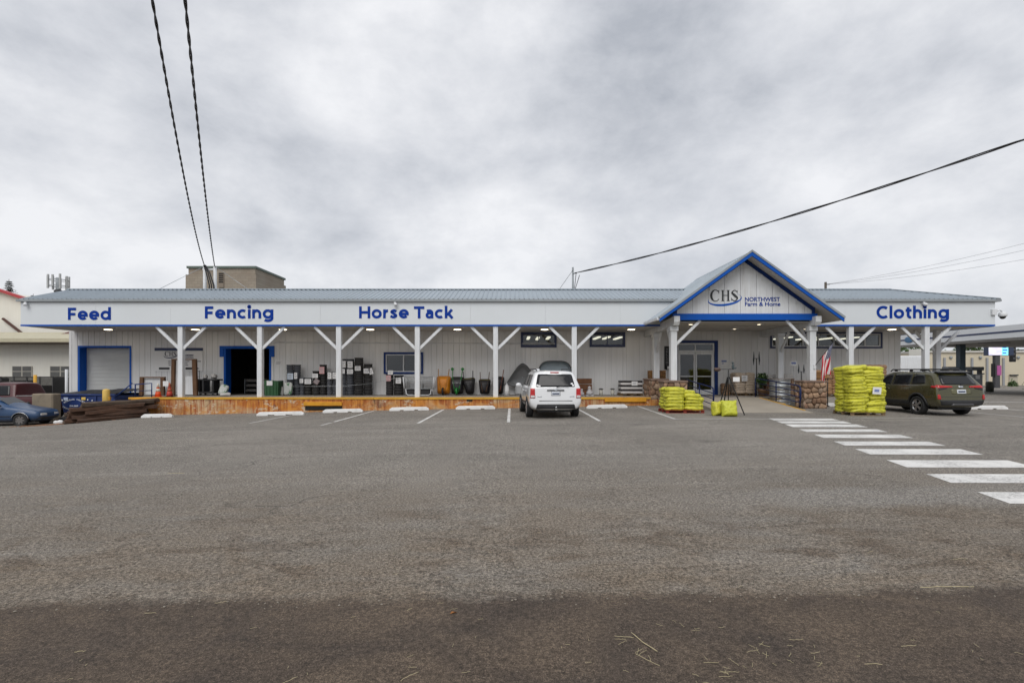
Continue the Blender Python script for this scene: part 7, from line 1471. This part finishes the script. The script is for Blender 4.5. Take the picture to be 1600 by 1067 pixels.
# utility pole with thin distant wires
t = thing('utility_pole', 'distant wooden utility pole above the store roof', 'utility pole', (X(1290, 70), 70, 0)); hp = Z(441, 70); MB().tube([(0, 0, 0), (0, 0, hp)], 0.16, 8).build('pole', mat('pole_wood', (0.09, 0.075, 0.06), 0.9), t); MB().box(-0.1, 0.55, -0.05, 0.05, hp - 0.35, hp - 0.25).build('cross_arm', M_iron, t)
for i, (v1, lab) in enumerate(((376, 'highest'), (390, 'middle'), (409, 'lowest'))): tag(MB().tube([(lerp(X(1290, 70), X(1700, 50), k / 20), lerp(70, 50, k / 20), lerp(hp - 0.3, Z(v1 - 22, 50), k / 20) - 0.5 * 4 * (k / 20) * (1 - k / 20)) for k in range(21)], 0.014, 4).build('distant_wire', mat('wire_grey', (0.2, 0.2, 0.21), 0.6)), lab + ' thin wire running from the distant utility pole', 'wire', 'distant wires')
t = thing('traffic_signal', 'dark traffic signal hanging by the electronic sign', 'traffic signal', (X(1582, 58), 58, 0)); MB().box(-0.25, 0.25, -0.2, 0.2, 2.9, 4.6, bev=0.05).build('housing', M_iron, t); MB().tube([(0.1, 0, 4.2), (6, 0, 4.5)], 0.06, 6).build('mast_arm', M_iron, t); MB().tube([(6, 0, 0), (6, 0, 4.6)], 0.1, 8).build('pole', M_iron, t)
for z in (3.25, 3.75, 4.25): MB().ball((0, -0.2, z), (0.15, 0.06, 0.15)).build('lens', M_gtank2, t)
# ---- straw and litter on the road edge
rnd = random.Random(21); b = MB()
def straw(x, y, L, a, bend=0.0, r=0.0012):
    pts = []; 
    for k in range(7): q = k / 6 - 0.5; aa = a; kb = bend * 0.25 * L * (0.25 - q * q); pts.append((x + math.cos(aa) * L * q - math.sin(aa) * kb, y + math.sin(aa) * L * q + math.cos(aa) * kb, zg(x) + 0.006 + 0.006 * rnd.random()))
    b.tube(pts, r, 4)
gp = lambda u, v: ((u - 800) / (v - 582) * (CZ - 0.02), (CZ - 0.02) * 800 / (v - 582))
for (u, v, s, n) in ((1003, 1015, 30, 4), (965, 995, 20, 2), (1125, 1045, 45, 8), (1185, 1017, 14, 6), (1235, 1018, 16, 4), (1270, 1035, 16, 4), (1090, 1062, 40, 4)):
    for i in range(n): x, y = gp(u + rnd.gauss(0, s * 0.5), min(1066, v + rnd.gauss(0, 8))); straw(x, y, rnd.uniform(0.03, 0.09), rnd.random() * 3.14, rnd.uniform(-1.5, 1.5))
for (u, v, L, a) in ((1480, 925, 0.42, 0.02), (975, 992, 0.12, -0.2), (446, 1055, 0.14, 0.9), (640, 1048, 0.12, 0.8), (640, 945, 0.05, 1.0), (1420, 1013, 0.1, 0.1), (1365, 1040, 0.1, 0.0), (275, 728, 0.3, 0.05), (1006, 1000, 0.25, 2.0), (1012, 1028, 0.16, 2.3), (125, 1003, 0.06, 0.2), (345, 930, 0.08, 0.4), (235, 945, 0.08, 0.1), (1360, 868, 0.12, 0.6), (1500, 882, 0.14, 0.1)): x, y = gp(u, v); straw(x, y, L, a, 0.4, 0.0016 if L < 0.2 else 0.003)
for i in range(150): y = 2.9 + 6 * rnd.random() ** 1.6; straw(rnd.uniform(-1.05, 1.05) * y, y, rnd.uniform(0.015, 0.05), rnd.random() * 3.14, rnd.uniform(-0.5, 0.5), 0.001)
tag(b.build('straw', mat('straw_stalk', (0.52, 0.45, 0.27), 0.8, var=0.3, scale=20)), 'loose straw stalks scattered on the dark paving', 'straw', kind='stuff')
b = MB()
for i in range(1500):
    y = 3.75 + abs(rnd.gauss(0, 1.8)); x = rnd.uniform(-1.1, 1.1) * y; s = rnd.uniform(0.003, 0.009); b.box(-s, s, -s * rnd.uniform(0.6, 1.3), s, 0, s * 1.1, Matrix.Translation((x, y, zg(x) + 0.001)) @ Matrix.Rotation(rnd.random() * 3, 4, 'Z'), bev=s * 0.4)
tag(b.build('gravel', mat('loose_grit', (0.30, 0.265, 0.215), 0.9, var=0.5, scale=60)), 'fine pale grit lying on the asphalt near the road', 'gravel', kind='stuff')
# a dead leaf and a few paper scraps
x, y = gp(703, 953); tag(MB().add([(x, y, zg(x) + 0.008), (x + 0.035, y + 0.01, zg(x) + 0.02), (x + 0.05, y + 0.03, zg(x) + 0.006), (x + 0.01, y + 0.025, zg(x) + 0.016)], [(0, 1, 2, 3)]).build('fallen_leaf', mat('dry_leaf', (0.30, 0.12, 0.03), 0.8)), 'single dry orange leaf on the dark paving', 'leaf')

# tar-filled seams across the lot
rnd = random.Random(33)
for (xa, xb, y0) in ((0.2, 5.2, 16.4), (-13.0, -2.0, 16.9)):
    b = MB(); n = 60; vs = []; yy = y0
    for i in range(n + 1):
        x = lerp(xa, xb, i / n); yy += rnd.gauss(0, 0.02); w = 0.014 + 0.014 * rnd.random(); vs += [(x, yy - w, zg(x) + 0.003), (x, yy + w, zg(x) + 0.003)]
    b.add(vs, [(2 * i, 2 * i + 2, 2 * i + 3, 2 * i + 1) for i in range(n)]); b.build('tar_seam', mat('tar', (0.05, 0.047, 0.045), 0.7), ground, fix=False)
bpy.data.objects.remove(FONT_O); bpy.data.curves.remove(FONT_TMP)
